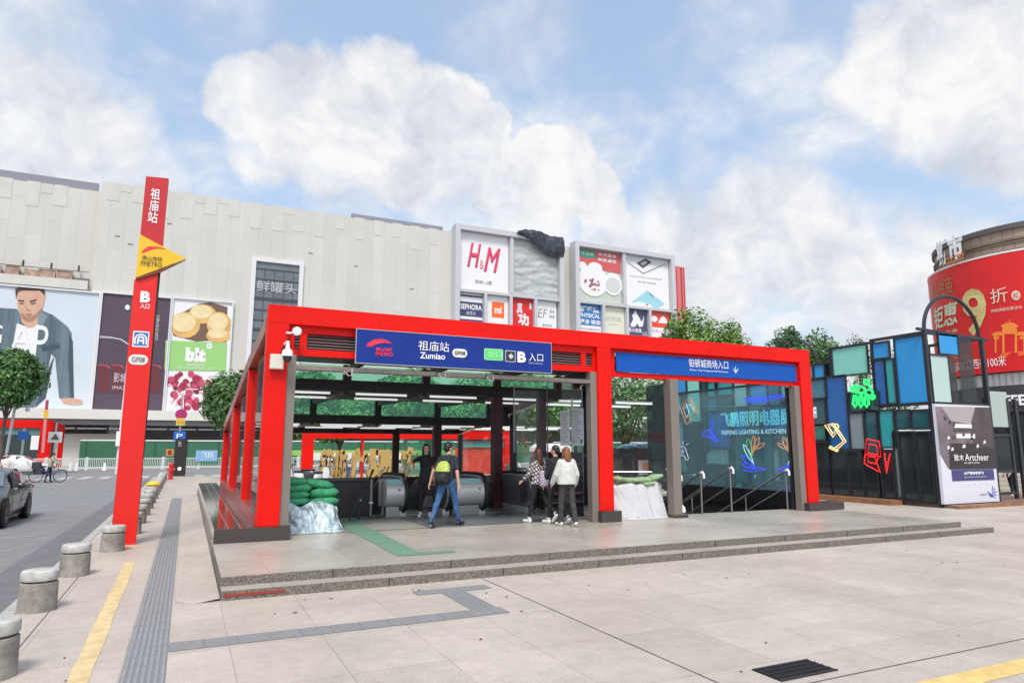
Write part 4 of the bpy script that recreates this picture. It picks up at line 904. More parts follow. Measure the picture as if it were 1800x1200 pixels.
# big framed advert grids
def grid(label, px0, px1, py0, x0, x1, ztop, zbot, zmid, xm):
    t = wt('advert_grid', label, 'advert frame', ((x0+x1)/2, YM-2, zbot), 'big framed advert grids on the mall')
    gm_ = mat('frame_grey', (.50,.50,.53), .5); y0, y1 = YM-1.6, YM-.002
    m = MB().box(x0,x1,y0,y1,ztop-.7,ztop).box(x0,x0+.7,y0,y1,zbot,ztop-.7).box(x1-.7,x1,y0,y1,zbot,ztop-.7); m.build('outer_frame', gm_, t)
    m = MB().box(x0+.7,x1-.7,y0+.25,YM-.31,zmid-.2,zmid+.2).box(xm-.25,xm+.25,y0+.2,YM-.31,zmid+.2,ztop-.7)
    q = (x1-x0-1.4)/4
    for k in range(1, 4): m.box(x0+.7+q*k-.2,x0+.7+q*k+.2,y0+.2,YM-.31,zbot,zmid-.2)
    m.build('dividers', gm_, t); box('backing', M['clad2'], t, x0+.7, x1-.7, YM-.3, YM-.004, zbot, ztop-.7, bevel=0)
    return (x0+.7, x1-.7, q)
zmid1 = onY(880,520.5,YM)[1]; zmid2 = onY(1085,540,YM)[1]
xa, xb, q = grid('grey framed advert grid with the red initials and a torn dark tarpaulin', 795,982,400, 30.9, 47.7, 31.9, 17., zmid1, 39.4)
def ad(label, x0, x1, z0, z1, m_, g_='advert panels in the framed grids'):
    t = wt('advert_sign', label, 'advert', ((x0+x1)/2, YM-.7, z0), g_); box('panel', m_, t, x0, x1, YM-.8, YM-.305, z0, z1, bevel=0); return t, YP(YM-.8)
zt = 31.15
t, pl = ad('white advert panel with large red initials', xa+.05, 39.1, zmid1+.25, zt, wh)
u = (39.1-xa)
hm = mat('hm_red', (.62,.05,.12), .5)
text('H', pl, (xa+u*.17,xa+u*.45,zmid1+3.4,zmid1+6.9), hm, t, shear=.35, fat=.025); text('&', pl, (xa+u*.42,xa+u*.50,zmid1+3.3,zmid1+4.6), hm, t); text('M', pl, (xa+u*.5,xa+u*.84,zmid1+3.0,zmid1+6.6), hm, t, shear=.35, fat=.025)
text('商场1-2层', pl, (xa+u*.33,xa+u*.66,zmid1+1.2,zmid1+1.75), M['text_black'], t)
t = wt('tarpaulin', 'grey sheet over the upper right advert with dark plastic bunched over its top edge', 'tarpaulin', (43.3,YM-1,zmid1))
n = 40; vs = []; fs = []
for i in range(n+1):
    for j in range(n+1):
        x = 39.68+(46.95-39.68)*i/n; z = zmid1+.25+(zt-zmid1-.25)*j/n; vs.append((x, YM-.85-.18*noise.noise(Vector((x*.5, 0, z*1.6)))-.1*noise.noise(Vector((x*2, 3, z*2.5))), z))
fs = [(i*(n+1)+j, (i+1)*(n+1)+j, (i+1)*(n+1)+j+1, i*(n+1)+j+1) for i in range(n) for j in range(n)]
MB().add(vs, fs).build('sheet', mat('grey_tarp', (.42,.45,.44), .6, var=.08, scale=.5), t, smooth=True, angle=180)
vs = []
n = 44
for i in range(n+1):
    u = i/n; x = 40.0+7.6*u; w = .5+2.6*math.sin(min(1, u*1.02)*math.pi*.62)**1.3
    top = 32.0+.5*math.sin(math.pi*min(1,u*1.4))*(u < .75)+.1
    for j in range(15):
        v = j/14; a = noise.noise(Vector((x*1.2, v*3, 1)))+.6*noise.noise(Vector((x*3, v*7, 4)))
        vs.append((x+.12*a, YM-1.68-.32*math.sin(v*math.pi)-.22*a, top-v*w+.10*a))
MB().add(vs, [(i*15+j, i*15+j+1, (i+1)*15+j+1, (i+1)*15+j) for i in range(n) for j in range(14)]).build('dark_plastic', mat('dark_plastic_sheet', (.035,.04,.055), .3, var=.9, scale=1.1, bump=.6, bscale=2), t, smooth=True, angle=180)
zb_ = 17.
sq = [(xa+q*k+.25, xa+q*(k+1)-.25) for k in range(4)]
navy = mat('ad_navy', (.045,.055,.14), .5); white_ = wh
t, pl = ad('striped navy and white advert panel with a white shop name', *sq[0], zb_, zmid1-.25, wh)
h = zmid1-.25; x0, x1 = sq[0]
for a, b_ in ((.25,.5),(1.2,3.2),(3.6,3.95),(4.3,5)): MB().box(x0+.02,x1-.02,YM-.815,YM-.80,h-b_,h-a).build('navy_band', navy, t)
text('SEPHORA', pl, (x0+.1,x1-.1,h-2.26,h-1.51), wh, t, w=.02, bold=.03); text('丝芙兰', pl, (x0+1,x1-1,h-2.96,h-2.49), wh, t, w=.02)
t, pl = ad('white advert panel with an orange square logo', *sq[1], zb_, zmid1-.25, wh); x0, x1 = sq[1]
MB().box(x0+.9,x1-.6,YM-.82,YM-.80,h-3.02,h-0.81).build('orange_square', mat('ad_orange', (.85,.14,.015), .5), t); text('mi', pl, (x0+1.3,x1-1.0,h-2.44,h-1.45), wh, t, w=.03, bold=.04)
t, pl = ad('bright red advert panel with white brush characters', *sq[2], zb_, zmid1-.25, mat('ad_red', (.66,.015,.02), .5)); x0, x1 = sq[2]
text('真', pl, (x0+.8,x1-1.6,h-2.15,h-0.58), wh, t, bold=.05, shear=.1); text('功', pl, (x0+1.0,x1-.6,h-3.83,h-2.09), wh, t, bold=.05, shear=-.1); text('I', pl, (x1-.5,x1-.2,h-1.39,h-0.52), wh, t)
t, pl = ad('white advert panel with grey slanted letters', *sq[3], zb_, zmid1-.25, wh); x0, x1 = sq[3]; gy = mat('ad_grey', (.18,.18,.20), .5)
text('EF', pl, (x0+.3,x0+1.9,h-2.44,h-1.16), gy, t, bold=-.01, shear=.2); text('英孚', pl, (x0+2.2,x1-.3,h-1.68,h-1.16), gy, t); text('教育', pl, (x0+2.2,x1-.3,h-2.44,h-1.91), gy, t); text('商场四层', pl, (x0+1,x1-.8,h-3.71,h-3.31), gy, t)
xa, xb, q = grid('grey framed advert grid with the food advert and the phone advert', 1003,1172,430, 49.6, 67.9, 32.0, 17., zmid2, 58.4)
zt = 31.25
t, pl = ad('red and pale green food advert with white pots', xa+.05, 58.1, zmid2+.25, zt, mat('ad_pale_green', (.48,.54,.46), .5)); x0, x1, z0, z1 = xa+.05, 58.1, zmid2+.25, zt; W_, H_ = x1-x0, z1-z0
def rel(name, pts, m_, lay=1): return MB().prism([(x0+a*W_, z0+b_*H_) for a, b_ in pts], pl, .02, .02*lay).build(name, m_, t)
def circ(cx, cy, rx, ry, n=18): return [(cx+rx*math.cos(2*math.pi*k/n), cy+ry*math.sin(2*math.pi*k/n)) for k in range(n)]
rel('red_field', [(0.01,.99),(.99,.99),(.99,.60),(.6,.62),(.01,.70)], mat('ad_soft_red', (.56,.10,.10), .5)); rel('green_tag', [(.02,.98),(.42,.98),(.42,.84),(.2,.82),(.02,.85)], mat('ad_teal_green', (.04,.28,.18), .5), 2)
for c_ in ((.40,.66,.16,.10),(.35,.40,.34,.30),(.80,.38,.22,.22),(.12,.66,.09,.08)): rel('pot', circ(*c_), wh, 3)
rel('pot_shadow', circ(.80,.36,.17,.15), mat('ad_light_grey', (.55,.58,.56), .5), 4)
rs = random.Random(12)
for k in range(24): rel('meat', circ(.32+rs.uniform(-.16,.16), .33+rs.uniform(-.12,.1), .03, .02, 7), rs.choice([mat('ad_meat', (.35,.08,.09), .5), mat('ad_meat2', (.6,.4,.38), .5), mat('ad_meat3', (.2,.1,.1), .5)]), 4+k*.05)
text('味道鲜', pl, (x0+.08*W_,x0+.38*W_,z0+.87*H_,z0+.94*H_), wh, t, w=.06); text('金天革合', pl, (x0+.47*W_,x0+.90*W_,z0+.89*H_,z0+.96*H_), wh, t, w=.06, bold=.02); text('特色餐饮', pl, (x0+.47*W_,x0+.90*W_,z0+.79*H_,z0+.86*H_), wh, t, w=.06, bold=.02)
text('欢迎光临 特色美食', pl, (x0+.45*W_,x0+.97*W_,z0+.02*H_,z0+.05*H_), wh, t, w=.06)
t, pl = ad('white phone advert with a dark phone above and a pale blue phone below', 58.7, xb-.05, zmid2+.25, zt, wh); x0, x1 = 58.7, xb-.05; W_ = x1-x0
rel('top_shade', [(.0,.99),(1,.99),(1,.86),(0,.9)], mat('ad_light_grey2', (.62,.63,.65), .5)); rel('dark_phone', [(.28,.86),(.48,.98),(.62,.92),(.42,.78)], mat('ad_phone_dark', (.07,.07,.08), .5), 2); rel('phone_screen', [(.36,.86),(.46,.93),(.52,.90),(.42,.83)], mat('ad_grey3', (.4,.4,.4), .5), 3)
rel('envelope_line', [(.08,.86),(.42,.68),(.93,.93),(.94,.92),(.42,.665),(.08,.85)], gy, 2)
rel('blue_phone', [(.15,.08),(.50,.34),(.88,.12),(.70,.0+.005),(.4,.01)], mat('ad_pale_cyan', (.30,.58,.66), .5), 2); rel('phone_lens', [(.53,.28),(.62,.22),(.63,.235),(.54,.30)], gy, 3); rel('white_flap', [(.05,.02),(.3,.1),(.55,.06),(.62,.01),(.05,.005)], wh, 3); rel('red_dot', circ(.48,.055,.03,.015,8), M['text_red'], 4)
text('HUAWEI Mate系列', pl, (x0+.13*W_,x0+.84*W_,z0+.575*H_,z0+.61*H_), gy, t, w=.02); text('全新旗舰', pl, (x0+.28*W_,x0+.70*W_,z0+.48*H_,z0+.51*H_), gy, t, w=.02)
sq = [(xa+q*k+.25, xa+q*(k+1)-.25) for k in range(4)]; h = zmid2-.25
t, pl = ad('blue advert panel with bold white lettering', *sq[0], zb_, h, wh); x0, x1 = sq[0]
MB().box(x0,x1,YM-.815,YM-.80,h-3.13,h).build('blue_field', mat('ad_blue', (.015,.16,.45), .5), t); text('舒适堡', pl, (x0+.1,x1-.2,h-1.16,h-0.23), wh, t, w=.02, bold=.03); text('PHYSICAL', pl, (x0+.1,x1-.1,h-1.97,h-1.33), wh, t, w=.02, bold=.03); text('健身·瑜伽', pl, (x0+.1,x1-.1,h-2.96,h-2.20), wh, t, w=.02, bold=.02); text('商场五层健身会所', pl, (x0+.2,x1-.2,h-3.83,h-3.54), gy, t)
t, pl = ad('plain cream advert panel with thin grey characters', *sq[1], zb_, h, mat('ad_cream', (.66,.66,.54), .5)); x0, x1 = sq[1]; text('妮哥珠', pl, (x0+.4,x1-.6,h-2.20,h-1.45), mat('ad_grey4', (.36,.36,.34), .5), t, bold=-.01); text('NIGEZHU', pl, (x0+.9,x1-1.2,h-2.78,h-2.55), mat('ad_grey4', (.36,.36,.34), .5), t)
t, pl = ad('dark navy advert panel with a white crown like mark', *sq[2], zb_, h, mat('ad_slate', (.07,.08,.15), .5)); x0, x1 = sq[2]; W_ = x1-x0; z0 = h-3.48; H_ = 3.5
rel('mark', [(.15,.3),(.3,.55),(.25,.7),(.42,.95),(.5,.8),(.62,.62),(.72,.45),(.85,.75),(.78,.3),(.6,.22),(.5,.38),(.4,.24),(.2,.2)], wh, 1); text('真大家居', pl, (x0+.2,x1-1.1,h-3.54,h-2.90), wh, t, bold=.02); text('LG', pl, (x1-.9,x1-.1,h-3.94,h-3.36), wh, t)
t, pl = ad('white and orange red advert panel with a round logo', *sq[3], zb_, h, wh); x0, x1 = sq[3]; W_ = x1-x0; z0 = h-3.48; H_ = 3.5
rel('red_field', [(0,1),(1,1),(1,.30),(0,.30)], mat('ad_orange_red', (.72,.07,.03), .5)); rel('round_logo', circ(.22,.66,.17,.14), wh, 2); rel('swan', [(.42,.5),(.55,.72),(.7,.85),(.85,.7),(.9,.5)], wh, 2); text('新品上市', pl, (x0+.2,x1-.5,h-3.25,h-2.78), mat('ad_orange_red', (.72,.07,.03), .5), t)
t = wt('red_tower_block', 'red ribbed end block at the right end of the mall', 'building', (70,YM,0)); rr = mat('ribbed_red', (.42,.045,.05), .5, var=.06, scale=.4)
box('block', rr, t, 68.0, 71.6, YM+.6, YM+20, 0, 31.0, bevel=0)
m = MB()
for k in range(5): m.box(68.1+k*.72,68.35+k*.72,YM+.5,YM+.598,0,31.0)
m.box(69.8,70.5,YM+.35,YM+.499,0,31); m.build('ribs', mat('ribbed_red_light', (.60,.16,.16), .4), t)
# ================================================================ STREET FURNITURE ACROSS THE ROAD
t = wt('green_hoarding', 'long green construction hoarding in front of the mall', 'hoarding', (20,79,0))
box('panel', M['green_board'], t, -9.5, 62, 79, 79.08, -.1, 2.55, bevel=0); box('cap_rail', M['white'], t, -9.5, 62, 78.96, 79.12, 2.55, 2.66, bevel=0)
m = MB()
for k in range(24): m.box(-9+k*3,-8.9+k*3,78.94,78.999,-.1,2.5)
m.build('ribs', mat('hoard_rib', (.02,.09,.05), .6), t)
t = wt('lawn_poster', 'bright lawn green poster strip on the green hoarding behind the gold characters', 'poster', (20,78.9,0)); box('sheet', mat('lawn_print', (.24,.44,.10), .6, var=.3, scale=.3), t, 8.5, 33, 78.86, 78.93, 1.0, 1.6, bevel=0); box('pale_sheet', M['offwhite'], t, 12, 24, 78.8, 78.85, .5, 1.3, bevel=0)
t = wt('blue_banner', 'pale blue banner with white brush strokes hung over the street railing', 'banner', (2,70,0))
u0, u1, v0, v1 = pxbox(344,382,791,810,70.9); box('cloth', mat('banner_blue', (.22,.42,.62), .6, var=.15), t, u0, u1, 70.9, 70.93, v0, v1, bevel=0); text('飞跃', YP(70.9), (u0+.5,u1-.3,v0+.3,v1-.15), M['text_white'], t)
def fence_section():
    r = thing('railing_section', '', 'railing'); wm = mat('railing_white', (.68,.70,.69), .5)
    MB().box(-1.5,-1.4,-.05,.05,0,1.15).build('post', wm, r); MB().box(1.4,1.5,-.05,.05,0,1.15).build('post', wm, r)
    MB().box(-1.4,1.4,-.025,.025,.98,1.05).box(-1.4,1.4,-.025,.025,.16,.22).build('rails', wm, r)
    m = MB()
    for k in range(20): m.box(-1.35+k*.14,-1.31+k*.14,-.015,.015,.22,.98)
    m.build('balusters', wm, r)
    return r
fs_ = fence_section(); g = 'white street railing sections'
for k in range(13):
    x = -18.5+k*3.02; lb = 'white street railing section, '+['first','second','third','fourth','fifth','sixth','seventh','eighth','ninth','tenth','eleventh','twelfth','thirteenth'][k]+' from the left along the far road edge'
    if k == 0: fs_.location = (x,71.2,-.1); fs_['label'] = lb; fs_['group'] = g
    else: dup(fs_, (x,71.2,-.1), label=lb)
def spole(label, px, y, h, signs, r=.05, base_z=0.):
    x = onY(px, 800, y)[0]; t = wt('sign_post', label, 'sign post', (x,y,base_z)); MB().tube([(x,y,base_z),(x,y,h)], r, 8).build('post', mat('galv_pole', (.5,.5,.5), .4, .6), t)
    for nm, kind, cz, w, m_ in signs:
        if kind == 'disc': MB().lathe([(w,0),(w,-.04),(.001,-.045)], (x,y-r,cz), 24, 'y').build(nm, m_, t)
        else: MB().box(x-w/2+(.1 if kind == 'off' else 0),x+w/2+(.1 if kind == 'off' else 0),y-r-.05,y-r,cz-w*.45,cz+w*.45).build(nm, m_, t)
    return t, x
bl_ = mat('traffic_blue', (.02,.13,.50), .4)
h313 = lambda py: onY(313, py, 58.)[1]
t, x = spole('sign post with a crimson round sign, a yellow plate and blue parking signs', 313, 58., h313(690), [('round_sign','disc',h313(728),.42,mat('sign_crimson', (.40,.02,.14), .4)),('yellow_plate','b',h313(741),.62,mat('plate_yellow', (.62,.50,.08), .5)),('blue_sign','b',h313(766),.8,bl_),('blue_sign','off',h313(777),.6,bl_)])
text('P', YP(57.85), (x-.2,x+.2,h313(770),h313(762)), M['text_white'], t, w=.02); text('限速', YP(57.85), (x-.22,x+.22,h313(743),h313(739)), M['text_red'], t, w=.02)
for k, (dx) in enumerate((-1.1,-.2)): pass
t = wt('chevron_sign', 'small orange chevron board on the railing beside the kiosk', 'sign', (-1,70.8,0)); u0, u1, v0, v1 = pxbox(292,305,789,801,70.8); box('board', mat('chev_orange', (.75,.22,.05), .5), t, u0, u1, 70.8, 70.85, v0, v1, bevel=0); text('«', YP(70.8), (u0+.1,u1-.1,v0+.1,v1-.1), M['text_black'], t, bold=.03)
t = wt('street_lamp', 'thin pale lamp post standing just behind the red metro pylon', 'street lamp', (-6.3,62,0)); x = onY(208,790,60)[0]
MB().tube([(x,60,-.1),(x+.05,60,5),(x+.12,60,9.8)], .11, 8, r1=.05).build('post', mat('lamp_white', (.62,.62,.62), .5), t, smooth=True); MB().tube([(x+.12,60,9.8),(x-.5,60,10.2),(x-1.2,60,10.3)], .05, 6).build('arm', mat('lamp_white', (.62,.62,.62), .5), t); MB().obox((x-1.5,60,10.3),(.8,.3,.12)).build('lamp_head', M['steel'], t)
MB().box(x-.2,x+.2,59.7,59.9,2.0,3.1).build('control_box', M['white'], t)
t = wt('street_lamp', 'second thin pale lamp post far left under the round tree', 'street lamp', (-20,64,0)); x = onY(10,790,64)[0]
MB().tube([(x,64,-.1),(x+.3,64,5.4)], .1, 8).build('post', mat('lamp_white', (.62,.62,.62), .5), t); 
for dx, dz in ((0,5.5),(.5,5.2),(-.5,5.2),(.8,4.8)): MB().ell((x+.3+dx,64,dz),(.17,.17,.17),10,8).build('globe', M['white'], t, smooth=True)
t, x = spole('white post with a small blue direction sign beside the white car', 38, 64., onY(38,752,64.)[1], [('blue_sign','b',onY(38,765,64.)[1],.7,bl_)], .09); 
t, x = spole('post with a white triangle sign in front of the far red shelter', 94, 66., onY(94,742,66.)[1], [('square_plate','b',onY(94,768,66.)[1],.95,M['white'])], .06)
cx, cz = x, onY(94,768,66.)[1]; MB().prism([(cx-.3,cz-.2),(cx+.3,cz-.2),(cx,cz+.3)], YP(65.88), .02).build('triangle', mat('warn_dark', (.1,.12,.05), .5), t)
m_ = mat('cone_white', (.7,.7,.68), .6)
for k, px in enumerate((124,135,184)):
    x = onY(px, 820, 69.)[0]; t = thing('traffic_cone', ['small pale traffic cone leftmost by the railing','small pale traffic cone in the middle by the railing','small pale traffic cone by the railing close to the pylon'][k], 'traffic cone', (x,69,-.12), 0, 'pale cones along the railing'); MB().lathe([(.22,.03),(.05,.72),(.03,.74)], n=12).build('cone', m_, t, smooth=True); MB().box(-.25,.25,-.25,.25,0,.03).build('base', M['rubber'], t)
# far red shelter and small pylon
t = wt('far_metro_shelter', 'distant red framed metro entrance across the street, left of the pylon', 'subway entrance', (-22,74,0)); y = 74.
x0, z1 = onY(20,737,y); x1 = onY(93,742,y)[0]; z1 = onY(60,738,y)[1]; x2 = onY(112,745,y+5)[0]
w = .9
MB().box(x1-w,x1,y,y+.4,0,z1-.7).build('column', M['red'], t); MB().box(x0-2,x0-1.2,y,y+.4,0,z1-.7).build('column', M['red'], t); MB().box(x0-2,x1,y,y+.4,z1-.7,z1).build('beam', M['red'], t)
MB().bar((x1-.25,y+.41,z1-.4),(x2-.2,y+6,z1-.6),.4,.7).build('side_beam', M['red'], t); MB().box(x2-.4,x2,y+5.7,y+6.1,0,z1-.9).build('column', M['red'], t)
MB().box(x0-1.2,x1-w,y+3,y+3.1,0,z1-.8).build('dark_interior', mat('far_dark', (.035,.06,.06), .3), t); MB().box(x0-1.2,x1-w,y+.2,y+.3,z1-1.3,z1-.701).build('sign_band', mat('far_teal', (.10,.22,.22), .4), t)
u0, u1, v0, v1 = pxbox(54,68,765,790,y-.2); MB().box(u0,u1,y-.2,y-.1,v0,v1).build('white_board', M['white'], t)
t = wt('far_metro_pylon', 'distant small metro pylon, pink red with a yellow badge', 'pylon', (-22,73,0)); y = 73.
def q4(pts): return pxpts(pts, y)
MB().prism(q4([(73,795),(78,795),(83,735),(78,735)]), YP(y), .2).build('shaft', mat('far_pylon_pink', (.60,.22,.24), .5), t); MB().prism(q4([(79.5,720),(84.5,720),(86,703),(81,703)]), YP(y), .2).build('upper_panel', mat('far_pylon_red', (.42,.04,.10), .5), t); MB().prism(q4([(77,720),(85,721),(83,735),(78,736)]), YP(y-.02), .22).build('badge', mat('badge_yellow', (.78,.48,.015), .4), t)
# rear red portal seen through the canopy
y = 40.; Zp = lambda px, py: onY(px, py, y)
t = wt('rear_red_portal', 'red portal frame with a red screen standing beyond the far end of the canopy', 'portal frame', (12,40,0))
xa0, xa1 = Zp(531,800)[0], Zp(551,800)[0]; xb0, xb1 = Zp(888,800)[0], Zp(905,800)[0]; zt = Zp(700,763)[1]+.25; zl = Zp(560,770)[1]
MB().box(xa0,xa1,y,y+.4,0,zl).build('column', M['red'], t); MB().box(xb0,xb1,y,y+.4,0,zl).build('column', M['red'], t); MB().box(xa0,xb1,y,y+.4,zl,zt).build('beam', M['red'], t)
xm = Zp(638,800)[0]; MB().box(xm-.06,xm+.06,y+.1,y+.25,0,zl).build('slim_post', M['red'], t)
u0, u1, v0, v1 = pxbox(800,888,787,836,y+.3); MB().box(u0,u1,y+.3,y+.36,.2,v1).build('red_screen', mat('screen_red', (.55,.04,.03), .5, var=.2, scale=1.), t)
u0, u1, v0, v1 = pxbox(806,888,775,786,y+.25); MB().box(u0,u1,y+.2,y+.26,v0,v1).build('teal_band', mat('band_teal', (.10,.26,.24), .5), t)
MB().box(Zp(710,800)[0],Zp(800,800)[0],y+.3,y+.31,.2,zl-.05).build('glass', M['glass_green'], t)
# gold characters
yG = 34.
for k, (s_, a, b_, ty) in enumerate((('禅',563,586,790),('城',588,610,791),('广',617,646,789),('场',645,690,790),('欢',705,733,787))):
    (ua, _), (ub, _) = onY(a,815,yG+k*.25), onY(b_,815,yG+k*.25); z1 = onY(a,ty,yG)[1]
    t = thing('gold_character', 'giant ochre gold standing character, '+['first','second','third','fourth','fifth'][k]+' from the left behind the escalator hall', 'sculpture', ((ua+ub)/2,yG+k*.25,0), 0, 'giant gold characters behind the escalator hall')
    cu = bpy.data.curves.new('c', 'FONT'); cu.body = s_; cu.size = 1; cu.extrude = .12; cu.offset = .11; cu.resolution_u = 2; ob = bpy.data.objects.new('c', cu); C.objects.link(ob); dg = bpy.context.evaluated_depsgraph_get(); me = bpy.data.meshes.new_from_object(ob.evaluated_get(dg)); bpy.data.objects.remove(ob)
    xs = [v.co.x for v in me.vertices]; ys = [v.co.y for v in me.vertices]; w_ = (ub-ua)*1.06; hh = z1
    for v in me.vertices: v.co = Vector(((v.co.x-(min(xs)+max(xs))/2)/(max(xs)-min(xs))*w_, -v.co.z*1.3, (v.co.y-min(ys))/(max(ys)-min(ys))*hh+.05))
    me.materials.clear(); me.materials.append(M['gold']); me.name = 'character'; o = bpy.data.objects.new('character', me); C.objects.link(o); o.parent = t
    MB().box(-w_/2-.05,w_/2+.05,-.35,.35,0,.12).build('base', M['granite_dark'], t)
# ================================================================ COLOURED GLASS ART WALL (plane X = 21.4)
XW = 21.4
A = wt('art_wall', 'long wall of black framed panels in blue, teal and grey glass behind the stairway', 'art wall', (XW,22,0))
fb = mat('art_frame_black', (.02,.022,.028), .4)
pan = {'b': mat('panel_azure', (.015,.27,.62), .12), 'B': mat('panel_deep_blue', (.012,.11,.36), .1), 't': mat('panel_teal', (.025,.33,.34), .12), 'g': mat('panel_turquoise', (.22,.60,.50), .15),
       'c': mat('panel_cyan', (.06,.48,.56), .12), 'y': mat('panel_grey', (.22,.27,.28), .15), 'p': mat('panel_pale', (.42,.56,.52), .15), 'd': mat('panel_black', (.022,.026,.030), .06), 'e': mat('panel_dark_teal', (.025,.095,.11), .07), 'n': mat('panel_slate_blue', (.05,.18,.26), .1), 'k': mat('panel_green_dark', (.03,.19,.15), .1)}
def wpan(k, px0, px1, py0, py1, x=XW, par=None, dd=.02):
    mx, my = (px0+px1)/2, (py0+py1)/2; ya = onX(px0, my, x)[0]; yb = onX(px1, my, x)[0]; z1 = onX(mx, py0, x)[1]; z0 = onX(mx, py1, x)[1]
    o = MB().box(x-dd,x,yb,ya,z0,z1).build('panel', pan[k], par or A); fw = .035
    f = MB()
    for (a0, a1, b0, b1) in ((yb-fw,ya+fw,z1,z1+fw*1.6),(yb-fw,ya+fw,z0-fw*1.6,z0),(yb-fw,yb,z0,z1),(ya,ya+fw,z0,z1)): f.box(x-.07,x+.012,a0,a1,b0,b1)
    f.build('frame', fb, o); return o
P_ = [('b',1180,1207,664,692),('c',1188,1197,697,727),('g',1210,1232,662,741),('t',1245,1258,672,696),('t',1263,1289,670,694),('e',1263,1289,696,717),('e',1237,1244,672,792),('p',1292,1314,670,714),('b',1320,1350,672,712),('n',1352,1372,672,712),('p',1374,1393,674,698),
      ('n',1245,1262,700,720),('B',1243,1285,724,786),('B',1292,1316,718,760),('e',1287,1291,720,855),('y',1243,1283,789,815),('d',1243,1283,818,832),('e',1292,1315,764,845),('t',1288,1306,848,864),('k',1188,1208,806,833),('y',1190,1203,744,800),('d',1211,1235,746,835),('e',1318,1340,715,850),('B',1342,1385,716,755),('e',1342,1360,760,850),('y',1362,1372,790,850),('e',1375,1398,762,850),
      ('y',1424,1430,643,664),('b',1432,1450,642,663),('n',1425,1453,668,699),('e',1424,1452,704,745),('k',1424,1452,748,772),('B',1456,1491,662,788),('g',1465,1526,610,658),('e',1494,1522,690,722),('y',1496,1520,727,788),('e',1524,1544,724,800),('d',1424,1462,778,872),('d',1464,1492,794,876),('d',1496,1518,794,878),('d',1523,1544,806,880),('e',1528,1545,690,720)]
for p in P_: wpan(*p)
# main frame members of the wall
m = MB()
def mem(p0, p1, w=.09):
    a = onX(*p0, XW); b = onX(*p1, XW); m.bar((XW+.045,a[0],a[1]),(XW+.045,b[0],b[1]),w,w)
ylo, yhi = 15.75, 34.5
for y in (28.6, 27.2, 25.6, 23.2, 21.0, 19.1, 17.35): m.box(XW+.02,XW+.10,y,y+.09,0,5.0 if y > 17.5 else 5.5)
for z in (.12, 1.35, 2.5, 4.95): m.box(XW+.021,XW+.10,15.8,28.69,z,z+.08)
m.box(XW+.02,XW+.10,15.6,17.4,5.46,5.54); m.build('main_frame', fb, A)
MB().box(XW+.11,XW+.13,15.75,17.4,.1,3.6).box(XW+.11,XW+.13,17.4,28.6,.1,4.95).build('back_glass', mat('art_back', (.025,.04,.045), .08), A)
for y in (15.8,): pass
MB().box(XW-.6,XW+.0,15.0,21.5,0,.16).build('deck_edge', mat('timber_deck', (.26,.12,.055), .6, var=.3, scale=3), A)
# hoops over the wall
t = wt('hoop_arch', 'thin black hoop rising above the coloured wall near the trees', 'arch', (XW+.2,17.6,5))
c = onX(1415,605,XW); m = MB().tube([(XW+.2, 19.3+1.2*math.cos(R(a)), 5.0+1.1*math.sin(R(a))) for a in range(0,181,12)], .04, 8); m.build('hoop', fb, t, smooth=True)
# ---------------------------------------------------------------- corner booth
Bt = wt('glass_booth', 'black framed corner booth with big azure panels and an arched top', 'booth', (22.9,14.5,0))
y0, y1, x0, x1, zt = 13.72, 15.6, XW, 24.45, 5.62
m = MB()
for (x, y) in ((x0,y0),(x0,y1),(x1,y0),(x1,y1)): m.box(x,x+.12,y,y+.12,0,zt)
for z in (zt-.10, 3.22, .10): m.box(x0+.01,x0+.11,y0+.12,y1,z,z+.10); m.box(x0+.12,x1,y0+.01,y0+.11,z,z+.10); m.box(x1+.01,x1+.11,y0+.12,y1,z,z+.1)
m.build('frame', fb, Bt)
for a in [('b',1578,1632,592,708),('b',1535,1564,603,629),('B',1538,1558,634,710),('t',1560,1574,632,708),('t',1549,1573,722,785),('e',1576,1600,722,752),('e',1604,1634,722,752),('y',1576,1582,760,872),('d',1586,1612,760,878),('d',1617,1640,760,878),('d',1552,1572,792,880)]: wpan(*a, x=x0+.03, par=Bt)
def fpan(k, px0, px1, py0, py1, y=y0+.03, par=None):
    u0, u1, v0, v1 = pxbox(px0, px1, py0, py1, y); o = MB().box(u0,u1,y-.02,y,v0,v1).build('panel', pan[k], par or Bt); f = MB(); fw = .035
    for a0, a1, b0, b1 in ((u0-fw,u1+fw,v1,v1+fw*1.6),(u0-fw,u1+fw,v0-fw*1.6,v0),(u0-fw,u0,v0,v1),(u1,u1+fw,v0,v1)): f.box(a0,a1,y-.05,y+.012,b0,b1)
    f.build('frame', fb, o)
fpan('b',1649,1682,588,622); fpan('p',1637,1668,626,708)
for a, b_, c_, d_ in ((1686,1712,592,706),(1672,1682,628,706)):
    u0, u1, v0, v1 = pxbox(a,b_,c_,d_,y0+.03); MB().box(u0,u1,y0+.02,y0+.03,v0,v1).build('tinted_glass', glass('grey_tint', (.42,.46,.47), .95), Bt)
m = MB(); cxm = (x0+x1)/2+.02; rr_ = (x1-x0)/2-.05
m.tube([(cxm+rr_*math.cos(R(a)), y0+.06, zt-.0+1.28*math.sin(R(a))) for a in range(0,181,9)], .06, 8); m.build('arch', fb, Bt, smooth=True)
MB().bar((x0-.3,y0+.06,zt+.05),(x1+.45,y0+.06,zt-.08),.08,.08).build('top_bar', fb, Bt)
